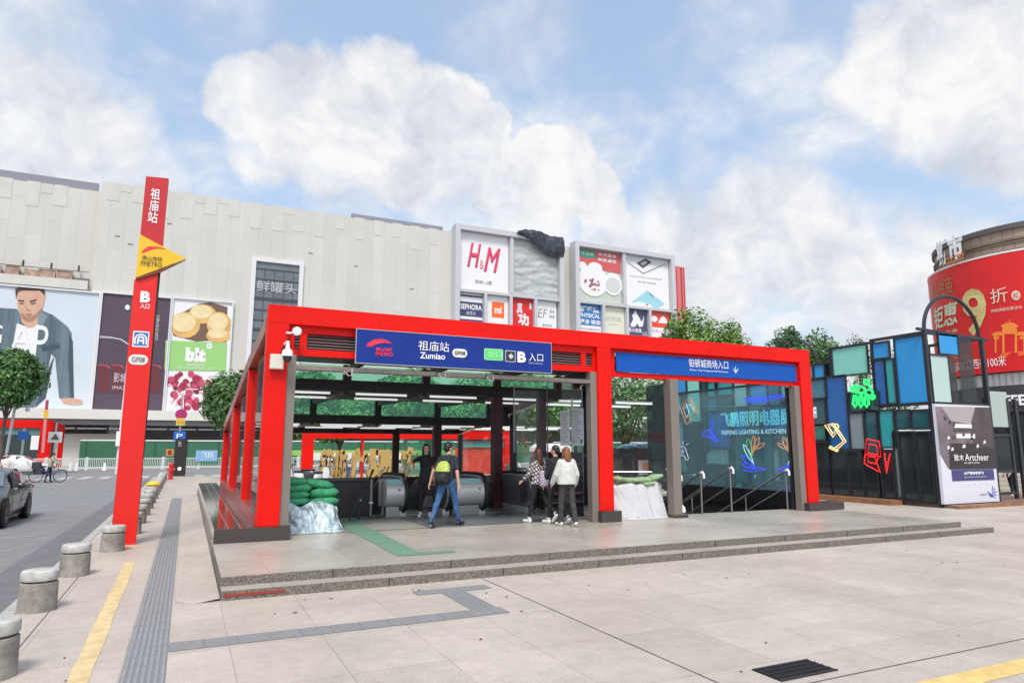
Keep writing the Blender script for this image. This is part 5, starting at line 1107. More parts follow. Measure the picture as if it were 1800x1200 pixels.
# poster
t = wt('shop_poster', 'large upright shop poster with a dark interior photo over a white and navy foot', 'poster', (22.8,13.6,.1))
u0, u1, v0, v1 = XW-.02, 24.25, .12, 3.24; yp = 13.60
MB().box(u0,u1,yp,yp+.10,v0,v1).build('panel', mat('poster_pale', (.62,.63,.70), .4), t); pl = YP(yp); x0p, z0p, Wp, Hp = u0, v0, u1-u0, v1-v0
def rp(name, pts, m_, lay=1): return MB().prism([(u0+a*Wp, v0+b*Hp) for a, b in pts], pl, .003, .003*lay).build(name, m_, t)
dkp = mat('poster_dark', (.028,.018,.020), .35); brn = mat('poster_brown', (.07,.05,.05), .35, var=.3, scale=2)
rp('photo', [(.0,.97),(1,.985),(1,.35),(.12,.35),(.0,.5)], mat('poster_mid', (.17,.13,.15), .35, var=.4, scale=1.6)); rp('ceiling', [(.1,.97),(.72,.98),(.6,.80),(.25,.83)], mat('poster_ceiling', (.38,.33,.34), .35), 2)
rp('dark_wall', [(.72,.98),(1,.985),(1,.35),(.62,.42),(.6,.80)], brn, 2); rp('dark_floor', [(.14,.34),(1,.34),(1,.55),(.6,.60),(.18,.60)], dkp, 3); rp('counter', [(.30,.80),(.62,.80),(.62,.76),(.30,.76)], wh, 3); rp('bright_windows', [(.32,.70),(.66,.70),(.66,.655),(.32,.655)], wh, 3); rp('shelf', [(.28,.76),(.64,.76),(.64,.72),(.28,.72)], brn, 3)
rs = random.Random(31)
for k in range(16): a, b_ = rs.uniform(.12,.95), rs.uniform(.52,.68); rp('chair_blob', [(a,b_),(a+.05,b_+.01),(a+.04,b_+.04),(a+.01,b_+.03)], rs.choice([dkp, wh, brn]), 4+k*.1)
for k, (a, b_) in enumerate(((.12,.84),(.2,.80),(.27,.78))): rp('pendant_lamp', [(a,b_),(a+.05,b_),(a+.025,b_+.04)], dkp, 4)
text('雅木', pl, (u0+.22*Wp,u0+.40*Wp,v0+.425*Hp,v0+.49*Hp), M['text_white'], t, w=.03); text('Artcheer', pl, (u0+.42*Wp,u0+.86*Wp,v0+.425*Hp,v0+.495*Hp), M['text_white'], t, w=.03)
text('ART LIFESTYLE STORE', pl, (u0+.40*Wp,u0+.68*Wp,v0+.395*Hp,v0+.41*Hp), M['text_white'], t, w=.02)
rp('navy_band', [(.17,.335),(.94,.335),(.94,.225),(.17,.225)], mat('poster_navy', (.05,.045,.17), .35), 3); text('全屋整装家居馆', pl, (u0+.38*Wp,u0+.74*Wp,v0+.285*Hp,v0+.315*Hp), M['text_white'], t, w=.014, bold=.02); text('FULL HOUSE CUSTOM DESIGN', pl, (u0+.38*Wp,u0+.78*Wp,v0+.255*Hp,v0+.265*Hp), M['text_white'], t, w=.014)
for r_ in range(2):
    for k in range(5): rp('white_icon', [(.36+k*.115+.015*math.cos(a), .195-r_*.075+.014*math.sin(a)) for a in (0,1.05,2.1,3.14,4.19,5.24)], wh, 2)
nb = mat('poster_blue', (.02,.08,.34), .4)
for k in range(5): a = R(70-k*28); rp('fan_logo', [(.86,.06),(.86+.09*math.cos(a)-.008,.09+.07*math.sin(a)),(.86+.10*math.cos(a)+.006,.085+.08*math.sin(a))], nb, 2+k*.1)
rp('bird_logo', [(.83,.05),(.78,.11),(.86,.075),(.9,.05)], nb, 3); text('飞鹏照明', pl, (u0+.62*Wp,u0+.77*Wp,v0+.07*Hp,v0+.085*Hp), M['text_black'], t)
# timber deck
t = wt('timber_deck', 'low brown timber deck under the booth and poster', 'deck', (24,13.5,0)); dm = mat('timber_deck', (.26,.12,.055), .6, var=.3, scale=3)
MB().box(XW+.1,30,13.3,15.8,0,.09).build('boards', mat('deck_top', (.20,.13,.10), .6, var=.3, scale=3), t); MB().box(XW+.05,30.0,13.2,13.299,0,.10).build('edge', dm, t)
# frames to the right of the poster
t = wt('glazed_screen', 'black framed screen with a pale green pane to the right of the poster', 'screen', (25.6,14,0)); y = 14.2
X_ = lambda px: onY(px,760,y)[0]
m = MB()
for px in (1738,1776): x = X_(px); m.box(x,x+.12,y,y+.1,0,3.6)
for z in (.25,1.0,2.25): m.box(X_(1738)+.12,X_(1776),y+.01,y+.09,z,z+.09)
x = X_(1776); m.build('frame', fb, t)
u0, u1, v0, v1 = pxbox(1742,1774,688,750,y); MB().box(u0,u1,y+.03,y+.06,v0,v1).build('pale_pane', mat('pane_pale_green', (.38,.45,.41), .2), t)
MB().box(X_(1741),X_(1776),y+.04,y+.05,1.09,2.25).build('dark_pane', M['glass_dark'], t)
for q, (aa, bb) in enumerate(((1790,1794),)):
    x = X_(aa); MB().box(x,x+.14,y,y+.1,0,3.6).build('side_post', fb, t)
# ---------------------------------------------------------------- neon signs
def neonmat(n, c, e=1.1):
    return mat('neon_'+n, c, .4, emit=e*.5)
NE = {'o': neonmat('orange', (1.,.22,.06)), 'v': neonmat('violet', (.05,.04,1.)), 'c': neonmat('cyan', (.30,.85,.90), .55), 'w': neonmat('white', (.85,.85,.95), .6), 'pk': neonmat('pink', (1.,.50,.72), .75), 'g': neonmat('green', (.03,.9,.18), .9), 'r': neonmat('red', (1.,.02,.02), .9), 'y': neonmat('warm', (1.,.72,.28), .7), 'G': neonmat('leaf_green', (.05,.55,.12), .7)}
XN = XW-.10
def neon(name, label, loops, cat='neon sign', group='neon signs on the coloured wall', r=.022, xx=None):
    x = XN if xx is None else xx
    allp = [p for _, ps, _ in loops for p in ps]; c = onX(sum(p[0] for p in allp)/len(allp), sum(p[1] for p in allp)/len(allp), x)
    t = wt(name, label, cat, (x, c[0], c[1]), group)
    for k, ps, cl in loops:
        MB().tube([(x, *onX(a, b, x)) for a, b in ps], r*(1 if len(ps) > 2 else .8), 6, closed=cl).build('tube', NE[k], t, smooth=True)
    a = onX(*allp[0], x); MB().tube([(x,*a),(x+.1,*a)], .01, 4).build('fixing', fb, t)
    return t
def z1(x, y, ox=1180, oy=660, s=6.): return (ox+x/s, oy+y/s)
def z4(x, y): return (1400+x/3.3325, 540+y/3.3325)
L = lambda f, pts: [f(*p) for p in pts]
neon('neon_diamond', 'orange neon tangram diamond at the left end of the coloured wall', [('o',L(z1,[(200,225),(285,405),(160,518),(90,325)]),True),('o',L(z1,[(120,330),(160,450),(205,410),(260,385),(200,260)]),True),('w',L(z1,[(140,340),(200,300),(245,380)]),False),('o',L(z1,[(205,480),(205,415)]),False),('w',L(z1,[(160,300),(190,400),(160,430)]),False)])
bulb = [(70,790),(85,750),(120,745),(150,765),(160,800),(170,840),(185,870),(175,888),(155,885),(140,850),(105,840),(80,820)]
lp = [('pk',L(z1,bulb),True),('pk',L(z1,[(120,780),(135,800),(120,820),(105,800)]),True)]
for a, b_ in (((95,735),(80,690)),((125,725),(125,685)),((155,735),(180,712)),((70,770),(50,775)),((75,815),(55,835)),((160,885),(180,880))): lp.append(('pk',L(z1,[a,b_]),False))
neon('neon_bulb', 'pink neon light bulb with rays, lowest at the left of the coloured wall', lp)
neon('neon_hanger', 'violet neon figure like a coat hanger under the tangram', [('v',L(z1,[(400,520),(415,490),(440,500),(440,530),(415,560),(410,580),(480,670),(485,690),(460,695),(420,655),(340,640),(320,620),(345,590),(400,570)]),False),('v',L(z1,[(410,600),(450,655),(370,625)]),True)])
def petal(bx, by, tx, ty, w, n=10):
    dx, dy = tx-bx, ty-by; L_ = math.hypot(dx, dy); ux, uy = dx/L_, dy/L_; P_ = []
    for k in range(n+1): s = k/n; q = w*math.sin(math.pi*min(1, s**1.3))*1.0 if s < .8 else w*math.sqrt(max(0, 1-((s-.8)/.2)**2))*math.sin(math.pi*.8**1.3); P_.append((bx+dx*s-uy*q, by+dy*s+ux*q))
    for k in range(n-1, 0, -1): s = k/n; q = w*math.sin(math.pi*min(1, s**1.3)) if s < .8 else w*math.sqrt(max(0, 1-((s-.8)/.2)**2))*math.sin(math.pi*.8**1.3); P_.append((bx+dx*s+uy*q, by+dy*s-ux*q))
    return P_
def wing(flip):
    T = [('o',850,850,870,635,20),('o',855,820,925,650,22),('o',860,780,985,715,18),('G',850,890,805,665,24),('w',875,940,760,725,20),('v',890,970,740,840,22),('v',900,985,750,925,20),('v',1000,985,760,985,26)]
    lp = []
    for k, a, b_, c_, d_, w in T:
        if flip: a, c_ = 2105-a, 2105-c_
        lp.append((k, L(z1, petal(a, b_, c_, d_, w)), True))
    return lp
neon('neon_wing', 'left neon wing of orange, green and violet feathers', wing(0), group='pair of neon wings', r=.022); neon('neon_wing', 'right neon wing of orange, green and violet feathers, beside the red column', wing(1), group='pair of neon wings', r=.022)
def ntext(name, label, s, b, k, bold, name2='lettering'):
    (ya, zl), (yb, zh) = onX(b[0], (b[2]+b[3])/2, XN), onX(b[1], (b[2]+b[3])/2, XN); mx = (b[0]+b[1])/2; z0 = onX(mx, b[3], XN)[1]; z1_ = onX(mx, b[2], XN)[1]
    t = wt(name, label, 'neon sign', (XN, (ya+yb)/2, z0), 'neon signs on the coloured wall'); text(s, XP(XN), (-ya, -yb, z0, z1_), NE[k], t, w=0, d=.02, bold=bold, outline=(.017 if name == 'neon_word' else 0)); MB().tube([(XN,(ya+yb)/2,z0),(XN+.1,(ya+yb)/2,z0)], .01, 4).build('fixing', fb, t); return t
ntext('neon_script', 'violet neon line of small characters above the cyan characters', '飞鹏家居·全屋整装', (1306,1380,695,706), 'v', .035)
t = ntext('neon_word', 'row of large cyan neon outline characters in the middle of the coloured wall', '飞鹏照明电器厨柜', (1268,1412,720,748), 'c', .0)
ntext('channel_word', 'white capital lettering in one line right under the cyan characters', 'FEIPENG LIGHTING & KITCHEN CABINET', (1269,1424,754,762), 'w', .02)
neon('neon_desk_lamp', 'warm yellow neon desk lamp right of the red corner column', [('y',L(z4,[(165,690),(215,760),(245,715),(215,680)]),True),('y',L(z4,[(185,695),(215,740),(230,715),(210,690)]),True),('y',L(z4,[(240,685),(248,700),(235,712),(222,700),(228,682)]),True),('y',L(z4,[(240,710),(290,785),(235,835)]),False),('y',L(z4,[(228,712),(275,785),(222,825)]),False),('y',L(z4,[(195,812),(245,838),(240,845),(190,822)]),True)])
neon('neon_chair', 'red neon chair low on the coloured wall', [('r',L(z4,[(412,770),(485,785),(495,875),(402,860)]),True),('r',L(z4,[(425,800),(470,808),(478,862),(418,852)]),True),('r',L(z4,[(402,860),(398,915),(490,965),(470,905),(480,880)]),False),('r',L(z4,[(420,870),(465,880),(462,915),(420,905)]),True)])
neon('neon_strokes', 'small red neon strokes right of the neon chair', [('r',L(z4,[(515,850),(528,970),(548,855)]),False),('r',L(z4,[(530,900),(530,960)]),False)], xx=XN)
lp = []
for k, (cx, cy, r_) in enumerate(((335,480,18),(380,485,22),(425,500,22),(445,525,14),(410,440,14),(352,465,12))): lp.append(('g', L(z4,[(cx+r_*math.cos(a*.785), cy+r_*.9*math.sin(a*.785)) for a in range(8)]), True))
for cx in (343, 378, 412): lp.append(('g', L(z4,[(cx-6,515),(cx-12,565),(cx,585),(cx+12,565),(cx+6,515)]), True))
lp.append(('g', L(z4,[(395,425),(430,425),(420,450),(440,480)]), False)); lp.append(('g', L(z4,[(330,475),(350,500),(400,500),(440,530),(455,520)]), False))
neon('neon_flower', 'bright green neon flower shape above the desk lamp', lp, r=.04)
ntext('neon_side_word', 'small pale lettering just right of the red corner column', 'OFFI', (1428,1436,715,735), 'w', .02)
# ================================================================ ROUND CORNER BUILDING
k9 = 9.; CX, CY, RB = 4.32*k9, 2.08*k9, .54*k9
Q = wt('round_corner_building', 'curved beige stone building on the right wearing a huge red banner', 'building', (CX,CY,0))
def arc(r, z0, z1, m_, name, par=Q, a0=60, a1=300, n=60, th=.3):
    m = MB(); vs = []
    for i in range(n+1):
        a = R(a0+(a1-a0)*i/n)
        for rr, z in ((r,z0),(r,z1),(r-th,z1),(r-th,z0)): vs.append((CX+rr*math.cos(a), CY+rr*math.sin(a), z))
    m.add(vs, [(i*4+j, i*4+(j+1)%4, (i+1)*4+(j+1)%4, (i+1)*4+j) for i in range(n) for j in range(4)]+[(3,2,1,0),(n*4,n*4+1,n*4+2,n*4+3)])
    return m.build(name, m_, par, smooth=True)
stone = mat('beige_stone', (.36,.27,.20), .7, var=.12, scale=1.2); stone2 = mat('beige_stone_dark', (.20,.145,.11), .7, var=.15, scale=1.2)
arc(RB-.42, 0, 12.1, stone, 'drum'); arc(RB-.30, 12.1, 12.35, mat('cap_dark', (.10,.09,.09), .6), 'coping', th=.6); arc(RB-.33, 11.55, 11.66, stone2, 'string_course', th=.2); arc(RB-.36, 11.42, 11.5, stone2, 'string_course', th=.1)
m = MB()
for i in range(30):
    a = R(100+i*6); r = RB-.41
    m.add([(CX+r*math.cos(a-.003),CY+r*math.sin(a-.003),10.8),(CX+r*math.cos(a+.003),CY+r*math.sin(a+.003),10.8),(CX+r*math.cos(a+.003),CY+r*math.sin(a+.003),12.08),(CX+r*math.cos(a-.003),CY+r*math.sin(a-.003),12.08)], [(0,1,2,3)])
m.build('stone_joints', stone2, Q)
arc(RB-.34, 10.85, 11.0, stone2, 'window_head', a0=150, a1=172, th=.2); arc(RB-.34, 10.95, 11.12, stone2, 'window_head', a0=186, a1=240, th=.2)
arc(RB-.25, 4.72, 5.30, mat('white_louvre', (.55,.55,.54), .5), 'louvre_band', th=.4); arc(RB-.2, 3.5, 4.72, mat('fascia_dark', (.045,.042,.05), .5), 'dark_fascia', th=.4)
m = MB()
for i in range(70): a = R(62+i*3.4); r = RB-.235; m.obox((CX+r*math.cos(a),CY+r*math.sin(a),5.01),(.03,.05,.54),(0,0,a))
m.build('louvre_ribs', mat('louvre_rib', (.36,.36,.36), .5), Q)
arc(RB-.30, 0, 3.5, mat('shopfront_dark_glass', (.04,.045,.05), .08, var=.4, scale=.6), 'shop_glass', th=.3)
for i, a in enumerate(range(130, 230, 9)): m = MB().obox((CX+(RB-.27)*math.cos(R(a)),CY+(RB-.27)*math.sin(R(a)),1.75),(.1,.12,3.5),(0,0,R(a))).build('shop_mullion', fb, Q)
MB().obox((CX+(RB-.2)*math.cos(R(200)),CY+(RB-.2)*math.sin(R(200)),2.1),(.1,1.0,2.6),(0,0,R(200))).build('timber_panel', mat('orange_timber', (.50,.22,.10), .5), Q)
MB().box(CX,CX+30,CY-RB-2,CY-RB+6,0,11).build('side_wing', stone, Q) if 0 else None
# wrap lettering onto the drum
def hit(px, py, r):
    d = ray(px, py); ox, oy = -CX, -CY; a = d[0]**2+d[1]**2; b = 2*(ox*d[0]+oy*d[1]); c = ox*ox+oy*oy-r*r; D = b*b-4*a*c
    t_ = (-b-math.sqrt(max(D, 0)))/(2*a); x, y = d[0]*t_, d[1]*t_; return math.atan2(y-CY, x-CX) % (2*math.pi), H+d[2]*t_
def wrap(o, r):
    for v in o.data.vertices:
        a = v.co.x; w = -v.co.y; v.co = Vector((CX+(r+w)*math.cos(a), CY+(r+w)*math.sin(a), v.co.z))
    o.data.update()
def ctext(s, px0, px1, py0, py1, m_, par, bold=0., r=RB, shear=0):
    my = (py0+py1)/2; mx = (px0+px1)/2; a0 = hit(px0, my, r)[0]; a1 = hit(px1, my, r)[0]; z0 = hit(mx, py1, r)[1]; z1 = hit(mx, py0, r)[1]
    o = text(s, ((0,0,0),(1,0,0),(0,0,1)), (a0, a1, z0, z1), m_, par, w=.015, d=.015, bold=bold, shear=shear); wrap(o, r); return o
def cpoly(name, pts, m_, par, r=RB, w=.01, d=.01):
    pp_ = [hit(a, b, r) for a, b in pts]; o = MB().prism(pp_, ((0,0,0),(1,0,0),(0,0,1)), d, w).build(name, m_, par); wrap(o, r); return o
Nn = wt('red_banner', 'huge curved red sale banner with a gold numeral wrapped round the corner building', 'banner', (CX,CY,5))
arc(RB, 5.34, 10.9, mat('banner_red', (.66,.008,.008), .4, var=.12, scale=.35), 'banner_sheet', par=Nn, th=.05, a0=95, a1=300, n=80); arc(RB+.02, 10.9, 10.98, M['white'], 'top_trim', par=Nn, th=.1, a0=95, a1=300)
gl = mat('banner_gold', (.62,.50,.20), .35, var=.25, scale=1.); bw = M['text_white']
o9 = ctext('9', 1693, 1736, 506, 590, gl, Nn, bold=.025); ctext('折', 1741, 1772, 506, 532, mat('banner_cream', (.70,.62,.48), .4), Nn, bold=.0); cpoly('seal_disc', [(1786+8*math.cos(R(a)), 519+8.5*math.sin(R(a))) for a in range(0,360,30)], mat('banner_cream', (.70,.62,.48), .4), Nn); ctext('起', 1781, 1791, 514, 524, M['text_red'], Nn).location = (0,0,0)
ctext('钜惠', 1643, 1686, 533, 574, mat('banner_pale_gold', (.62,.66,.45), .4), Nn, bold=.02, shear=.15); ctext('佛山祖庙', 1636, 1675, 490, 520, mat('banner_dull_gold', (.42,.22,.06), .4), Nn, bold=.0)
ctext('购物满额优惠活动', 1742, 1797, 540, 546, mat('banner_cream', (.70,.62,.48), .4), Nn); ctext('狂欢季', 1655, 1685, 580, 587, mat('banner_cream', (.70,.62,.48), .4), Nn)
org = mat('banner_orange', (.85,.24,.03), .4, emit=.0); glow = mat('banner_amber', (.80,.13,.02), .4)
def gate(ox, oy, s):
    f = lambda pts: [(ox+a*s, oy+b*s) for a, b in pts]
    for nm, p in (('gate_roof',[(0,-44),(10,-50),(22,-50),(32,-44),(26,-40),(6,-40)]),('gate_roof',[(-16,-30),(-8,-34),(4,-34),(8,-28),(-12,-26)]),('gate_roof',[(26,-28),(32,-34),(44,-34),(50,-28),(46,-26)]),('gate_lintel',[(3,-40),(29,-40),(29,-30),(3,-30)]),('gate_lintel',[(-12,-26),(44,-26),(44,-21),(-12,-21)]),
                  ('gate_post',[(-10,-21),(-7,-21),(-7,3),(-10,3)]),('gate_post',[(3,-30),(7,-30),(7,3),(3,3)]),('gate_post',[(25,-30),(29,-30),(29,3),(25,3)]),('gate_post',[(40,-21),(43,-21),(43,3),(40,3)]),('gate_finial',[(15,-55),(17,-55),(17,-50),(15,-50)])): cpoly(nm, f(p), org, Nn, w=.012)
gate(1759, 617, 1.0)
cpoly('amber_glow', [(1700,627),(1730,622),(1765,620),(1800,616),(1800,624),(1760,629),(1700,634)], glow, Nn, w=.004)
cpoly('skyline', [(1672,634),(1676,622),(1682,628),(1688,612),(1694,626),(1702,620),(1708,630),(1708,636),(1672,640)], glow, Nn, w=.006)
ctext('祖庙站C口西行100米', 1668, 1769, 630, 648, bw, Nn, bold=.0)
t = wt('roof_sign', 'white roof lettering with small orange letters on the curved stone top', 'sign', (CX-4,CY+3,11.3))
o = ctext('斯市', 1646, 1694, 416, 462, bw, t, bold=.05, r=RB+.1); ctext('COL.CITY', 1662, 1697, 448, 461, mat('letter_orange', (.75,.20,.03), .5), t, bold=.03, r=RB+.25)
MB().tube([(CX+(RB-.1)*math.cos(R(a)),CY+(RB-.1)*math.sin(R(a)),11.0) for a in range(118,162,4)], .03, 6).build('support_rail', M['white'], t)
t = wt('shop_sign', 'white block lettering of the coffee shop on the dark fascia', 'sign', (CX-4,CY,4)); ctext('COFFEE', 1730, 1818, 694, 713, bw, t, bold=.03, r=RB-.18)
t = wt('stone_steps', 'pale stone steps in front of the coffee shop', 'steps', (33,CY-1,0))
for k in range(4): MB().box(31.0+k*.4,34.5,CY-3,CY+6,.18*k,.18*(k+1)).build('step', mat('pale_step', (.50,.46,.38), .7, var=.1), t)
# ================================================================ TREES
def leafmat(name, c):
    m = bpy.data.materials.new(name); m.use_nodes = True; N = NT(m); b = m.node_tree.nodes['Principled BSDF']; g_ = N.n('ShaderNodeNewGeometry'); tc = N.n('ShaderNodeTexCoord')
    n = N.n('ShaderNodeTexNoise'); n.inputs['Scale'].default_value = .9; n.inputs['Detail'].default_value = 2; N.l(tc.outputs['Object'], n.inputs['Vector'])
    r = N.n('ShaderNodeMapRange'); N.l(g_.outputs['Random Per Island'], r.inputs[0]); r.inputs[3].default_value = .55; r.inputs[4].default_value = 1.55
    r2 = N.n('ShaderNodeMapRange'); N.l(n.outputs[0], r2.inputs[0]); r2.inputs[1].default_value = .35; r2.inputs[2].default_value = .65; r2.inputs[3].default_value = .7; r2.inputs[4].default_value = 1.3
    v = N.n('ShaderNodeVectorMath', operation='SCALE'); v.inputs[0].default_value = c; N.l(math_(N, 'MULTIPLY', r.outputs[0], r2.outputs[0]), v.inputs['Scale']); N.l(v.outputs[0], b.inputs['Base Color'])
    b.inputs['Roughness'].default_value = .5; b.inputs['Subsurface Weight'].default_value = 0
    MATS[name] = m; return m
LM = [leafmat('leaf_fresh', (.12,.22,.035)), leafmat('leaf_mid', (.07,.16,.04)), leafmat('leaf_deep', (.06,.14,.045)), leafmat('leaf_behind_glass', (.16,.30,.08))]
bark = mat('bark', (.10,.075,.055), .9, var=.3, scale=3, bump=.5)
def tree(label, x, y, zb, zt, rx, n=5000, leaf=.2, mi=0, seed=1, group='trees round the plaza', topiary=False, lumps=14, base=-.1, trunk_r=.16):
    rs = random.Random(seed); t = thing('tree', label, 'tree', (x,y,base), rs.uniform(0,6), group); zb -= base; zt -= base
    cz, rz = (zb+zt)/2, (zt-zb)/2; lm = []
    for k in range(lumps):
        a = rs.uniform(0, 6.283); e = rs.uniform(-.85,.95); rr = math.sqrt(max(0,1-e*e))*rs.uniform(.5,.78); s = rs.uniform(.38,.55) if not topiary else rs.uniform(.5,.62)
        if topiary: rr *= .8; e *= .62
        lm.append((rr*math.cos(a)*rx, rr*math.sin(a)*rx, cz+e*rz*(.68 if not topiary else .8), s*rx*rs.uniform(.8,1.1), s*rz*rs.uniform(.75,1.05)))
    vs = []; fs = []
    for i in range(n):
        L_ = lm[rs.randrange(lumps)]
        while True:
            d = Vector((rs.gauss(0,1), rs.gauss(0,1), rs.gauss(0,1)))
            if d.length > .1: break
        d.normalize(); q = rs.uniform(.72,1.06) if rs.random() < .8 else rs.uniform(.2,.8)
        c = Vector((L_[0]+d.x*L_[3]*q, L_[1]+d.y*L_[3]*q, L_[2]+d.z*L_[4]*q))
        nn = (d+Vector((rs.gauss(0,.6), rs.gauss(0,.6), rs.gauss(.3,.6)))).normalized(); a = nn.orthogonal().normalized(); b = nn.cross(a); th = rs.uniform(0,6.28); a, b = a*math.cos(th)+b*math.sin(th), b*math.cos(th)-a*math.sin(th)
        s = leaf*rs.uniform(.55,1.25); o = len(vs); vs += [tuple(c-a*s), tuple(c-b*s*.42+nn*s*.1), tuple(c+a*s), tuple(c+b*s*.42+nn*s*.1)]; fs.append((o,o+1,o+2,o+3))
    me = MB().add(vs, fs).build('crown', LM[mi], t)
    m = MB(); top = Vector((0,0,cz+rz*.2)); m.tube([(0,0,0),(rs.uniform(-.1,.1),rs.uniform(-.1,.1),zb*.6),(0,0,zb+.2),tuple(top)], trunk_r, 8, r1=trunk_r*.35)
    for L_ in lm[:9]: m.tube([(0,0,zb*.8+rs.uniform(0,.4)),(L_[0]*.5,L_[1]*.5,(zb+L_[2])*.52),(L_[0],L_[1],L_[2])], trunk_r*.45, 5, r1=trunk_r*.1)
    m.build('trunk', bark, t, smooth=True); return t
def tpx(label, px, ytop, ybot, wpx, Y_, **k):
    x = onY(px, 700, Y_)[0]; zt = onY(px, ytop, Y_)[1]; zb = onY(px, ybot, Y_)[1]; rx = abs(onY(px+wpx/2, 700, Y_)[0]-x); return tree(label, x, Y_, zb, zt, rx, **k)
tpx('round clipped tree at the far left edge over the white car', 14, 610, 722, 128, 62., n=15000, leaf=.20, mi=1, seed=2, topiary=True, lumps=30)
tpx('clipped dark tree showing left of the red side columns', 425, 640, 768, 124, 44., n=14000, leaf=.16, mi=1, seed=5, topiary=True, lumps=22)
spec = [(545,648,770,110,46,0,11),(640,652,770,100,56,1,12),(715,645,765,120,46,0,13),(835,658,765,110,58,1,14),(905,640,768,130,47,0,15),(1010,640,770,120,52,1,16),(1100,650,775,150,36,1,17),(600,700,780,110,52,2,18),(760,700,780,130,54,2,19),(960,690,785,150,50,2,21)]
ww_ = ['first','second','third','fourth','fifth','sixth','seventh','eighth','ninth','tenth']
for i, (px, a, b_, w, Y_, mi, sd) in enumerate(spec):
    tpx(('leafy tree seen through the canopy glass, ' if i < 7 else 'dark leafy tree low behind the canopy glass, ')+ww_[i if i < 7 else i-7]+' from the left', px, a, b_, w, Y_, n=5200, leaf=.24 if Y_ > 40 else .17, mi=3 if Y_ > 40 else 1, seed=sd, trunk_r=.2)
tpx('bright tree rising above the red beam beside the mall end, left of two crowns', 1205, 549, 700, 92, 44., n=7000, leaf=.2, mi=0, seed=31); tpx('bright tree rising above the red beam beside the mall end, right of two crowns', 1272, 562, 700, 92, 46., n=6500, leaf=.2, mi=0, seed=32)
tpx('darker tree above the right end of the red beam', 1385, 570, 720, 60, 40., n=4200, leaf=.19, mi=2, seed=33); tpx('darker tree behind the coloured wall hoop', 1432, 584, 720, 76, 42., n=5000, leaf=.19, mi=1, seed=34)
tpx('small dark treetop peeping over the coloured wall', 1514, 585, 720, 30, 60., n=1800, leaf=.22, mi=2, seed=35); tpx('dark tree behind the corner booth frame', 1572, 598, 740, 60, 48., n=3000, leaf=.2, mi=2, seed=36)
# ================================================================ PEOPLE
def remesh(src, name, mats, parent, vox, smooth_it=6):
    """one continuous skin grown over the limb shapes; materials follow the nearest limb"""
    me = bpy.data.meshes.new('tmp'); me.from_pydata(src.v, [], src.f); me.update(); ob = bpy.data.objects.new('tmp', me); C.objects.link(ob)
    md = ob.modifiers.new('r', 'REMESH'); md.mode = 'VOXEL'; md.voxel_size = vox
    sm = ob.modifiers.new('s', 'SMOOTH'); sm.iterations = smooth_it; sm.factor = .5
    dg = bpy.context.evaluated_depsgraph_get(); out = bpy.data.meshes.new_from_object(ob.evaluated_get(dg)); bpy.data.objects.remove(ob); bpy.data.meshes.remove(me)
    vm = {}
    for f, k in zip(src.f, src.m):
        c = Vector((0,0,0))
        for i in f: c += Vector(src.v[i]); 
        vm.setdefault(k, []).append(c/len(f)); 
    pts = [(p, k) for k, L_ in vm.items() for p in L_]
    for f, k in zip(src.f, src.m):
        if len(f) == 4:
            a, b, c, d = (Vector(src.v[i]) for i in f)
            for u in (.12,.37,.63,.88):
                for w in (.15,.5,.85): pts.append(((a*(1-u)+b*u)*(1-w)+(d*(1-u)+c*u)*w, k))
    kd = kdtree.KDTree(len(pts))
    for i, (p, k) in enumerate(pts): kd.insert(p, i)
    kd.balance(); out.materials.clear()
    for m in mats: out.materials.append(m)
    idx = [pts[kd.find(p.center)[1]][1] for p in out.polygons]; out.polygons.foreach_set('material_index', idx); out.shade_smooth(); out.name = name; out.update()
    o = bpy.data.objects.new(name, out); C.objects.link(o)
    if parent is not None: o.parent = parent
    return o
def ddir(a, b, s):     # swing a forward, abduction b outward (side s): unit vector pointing down
    a, b = R(a), R(b); return Vector((s*math.sin(b), math.sin(a)*math.cos(b), -math.cos(a)*math.cos(b)))
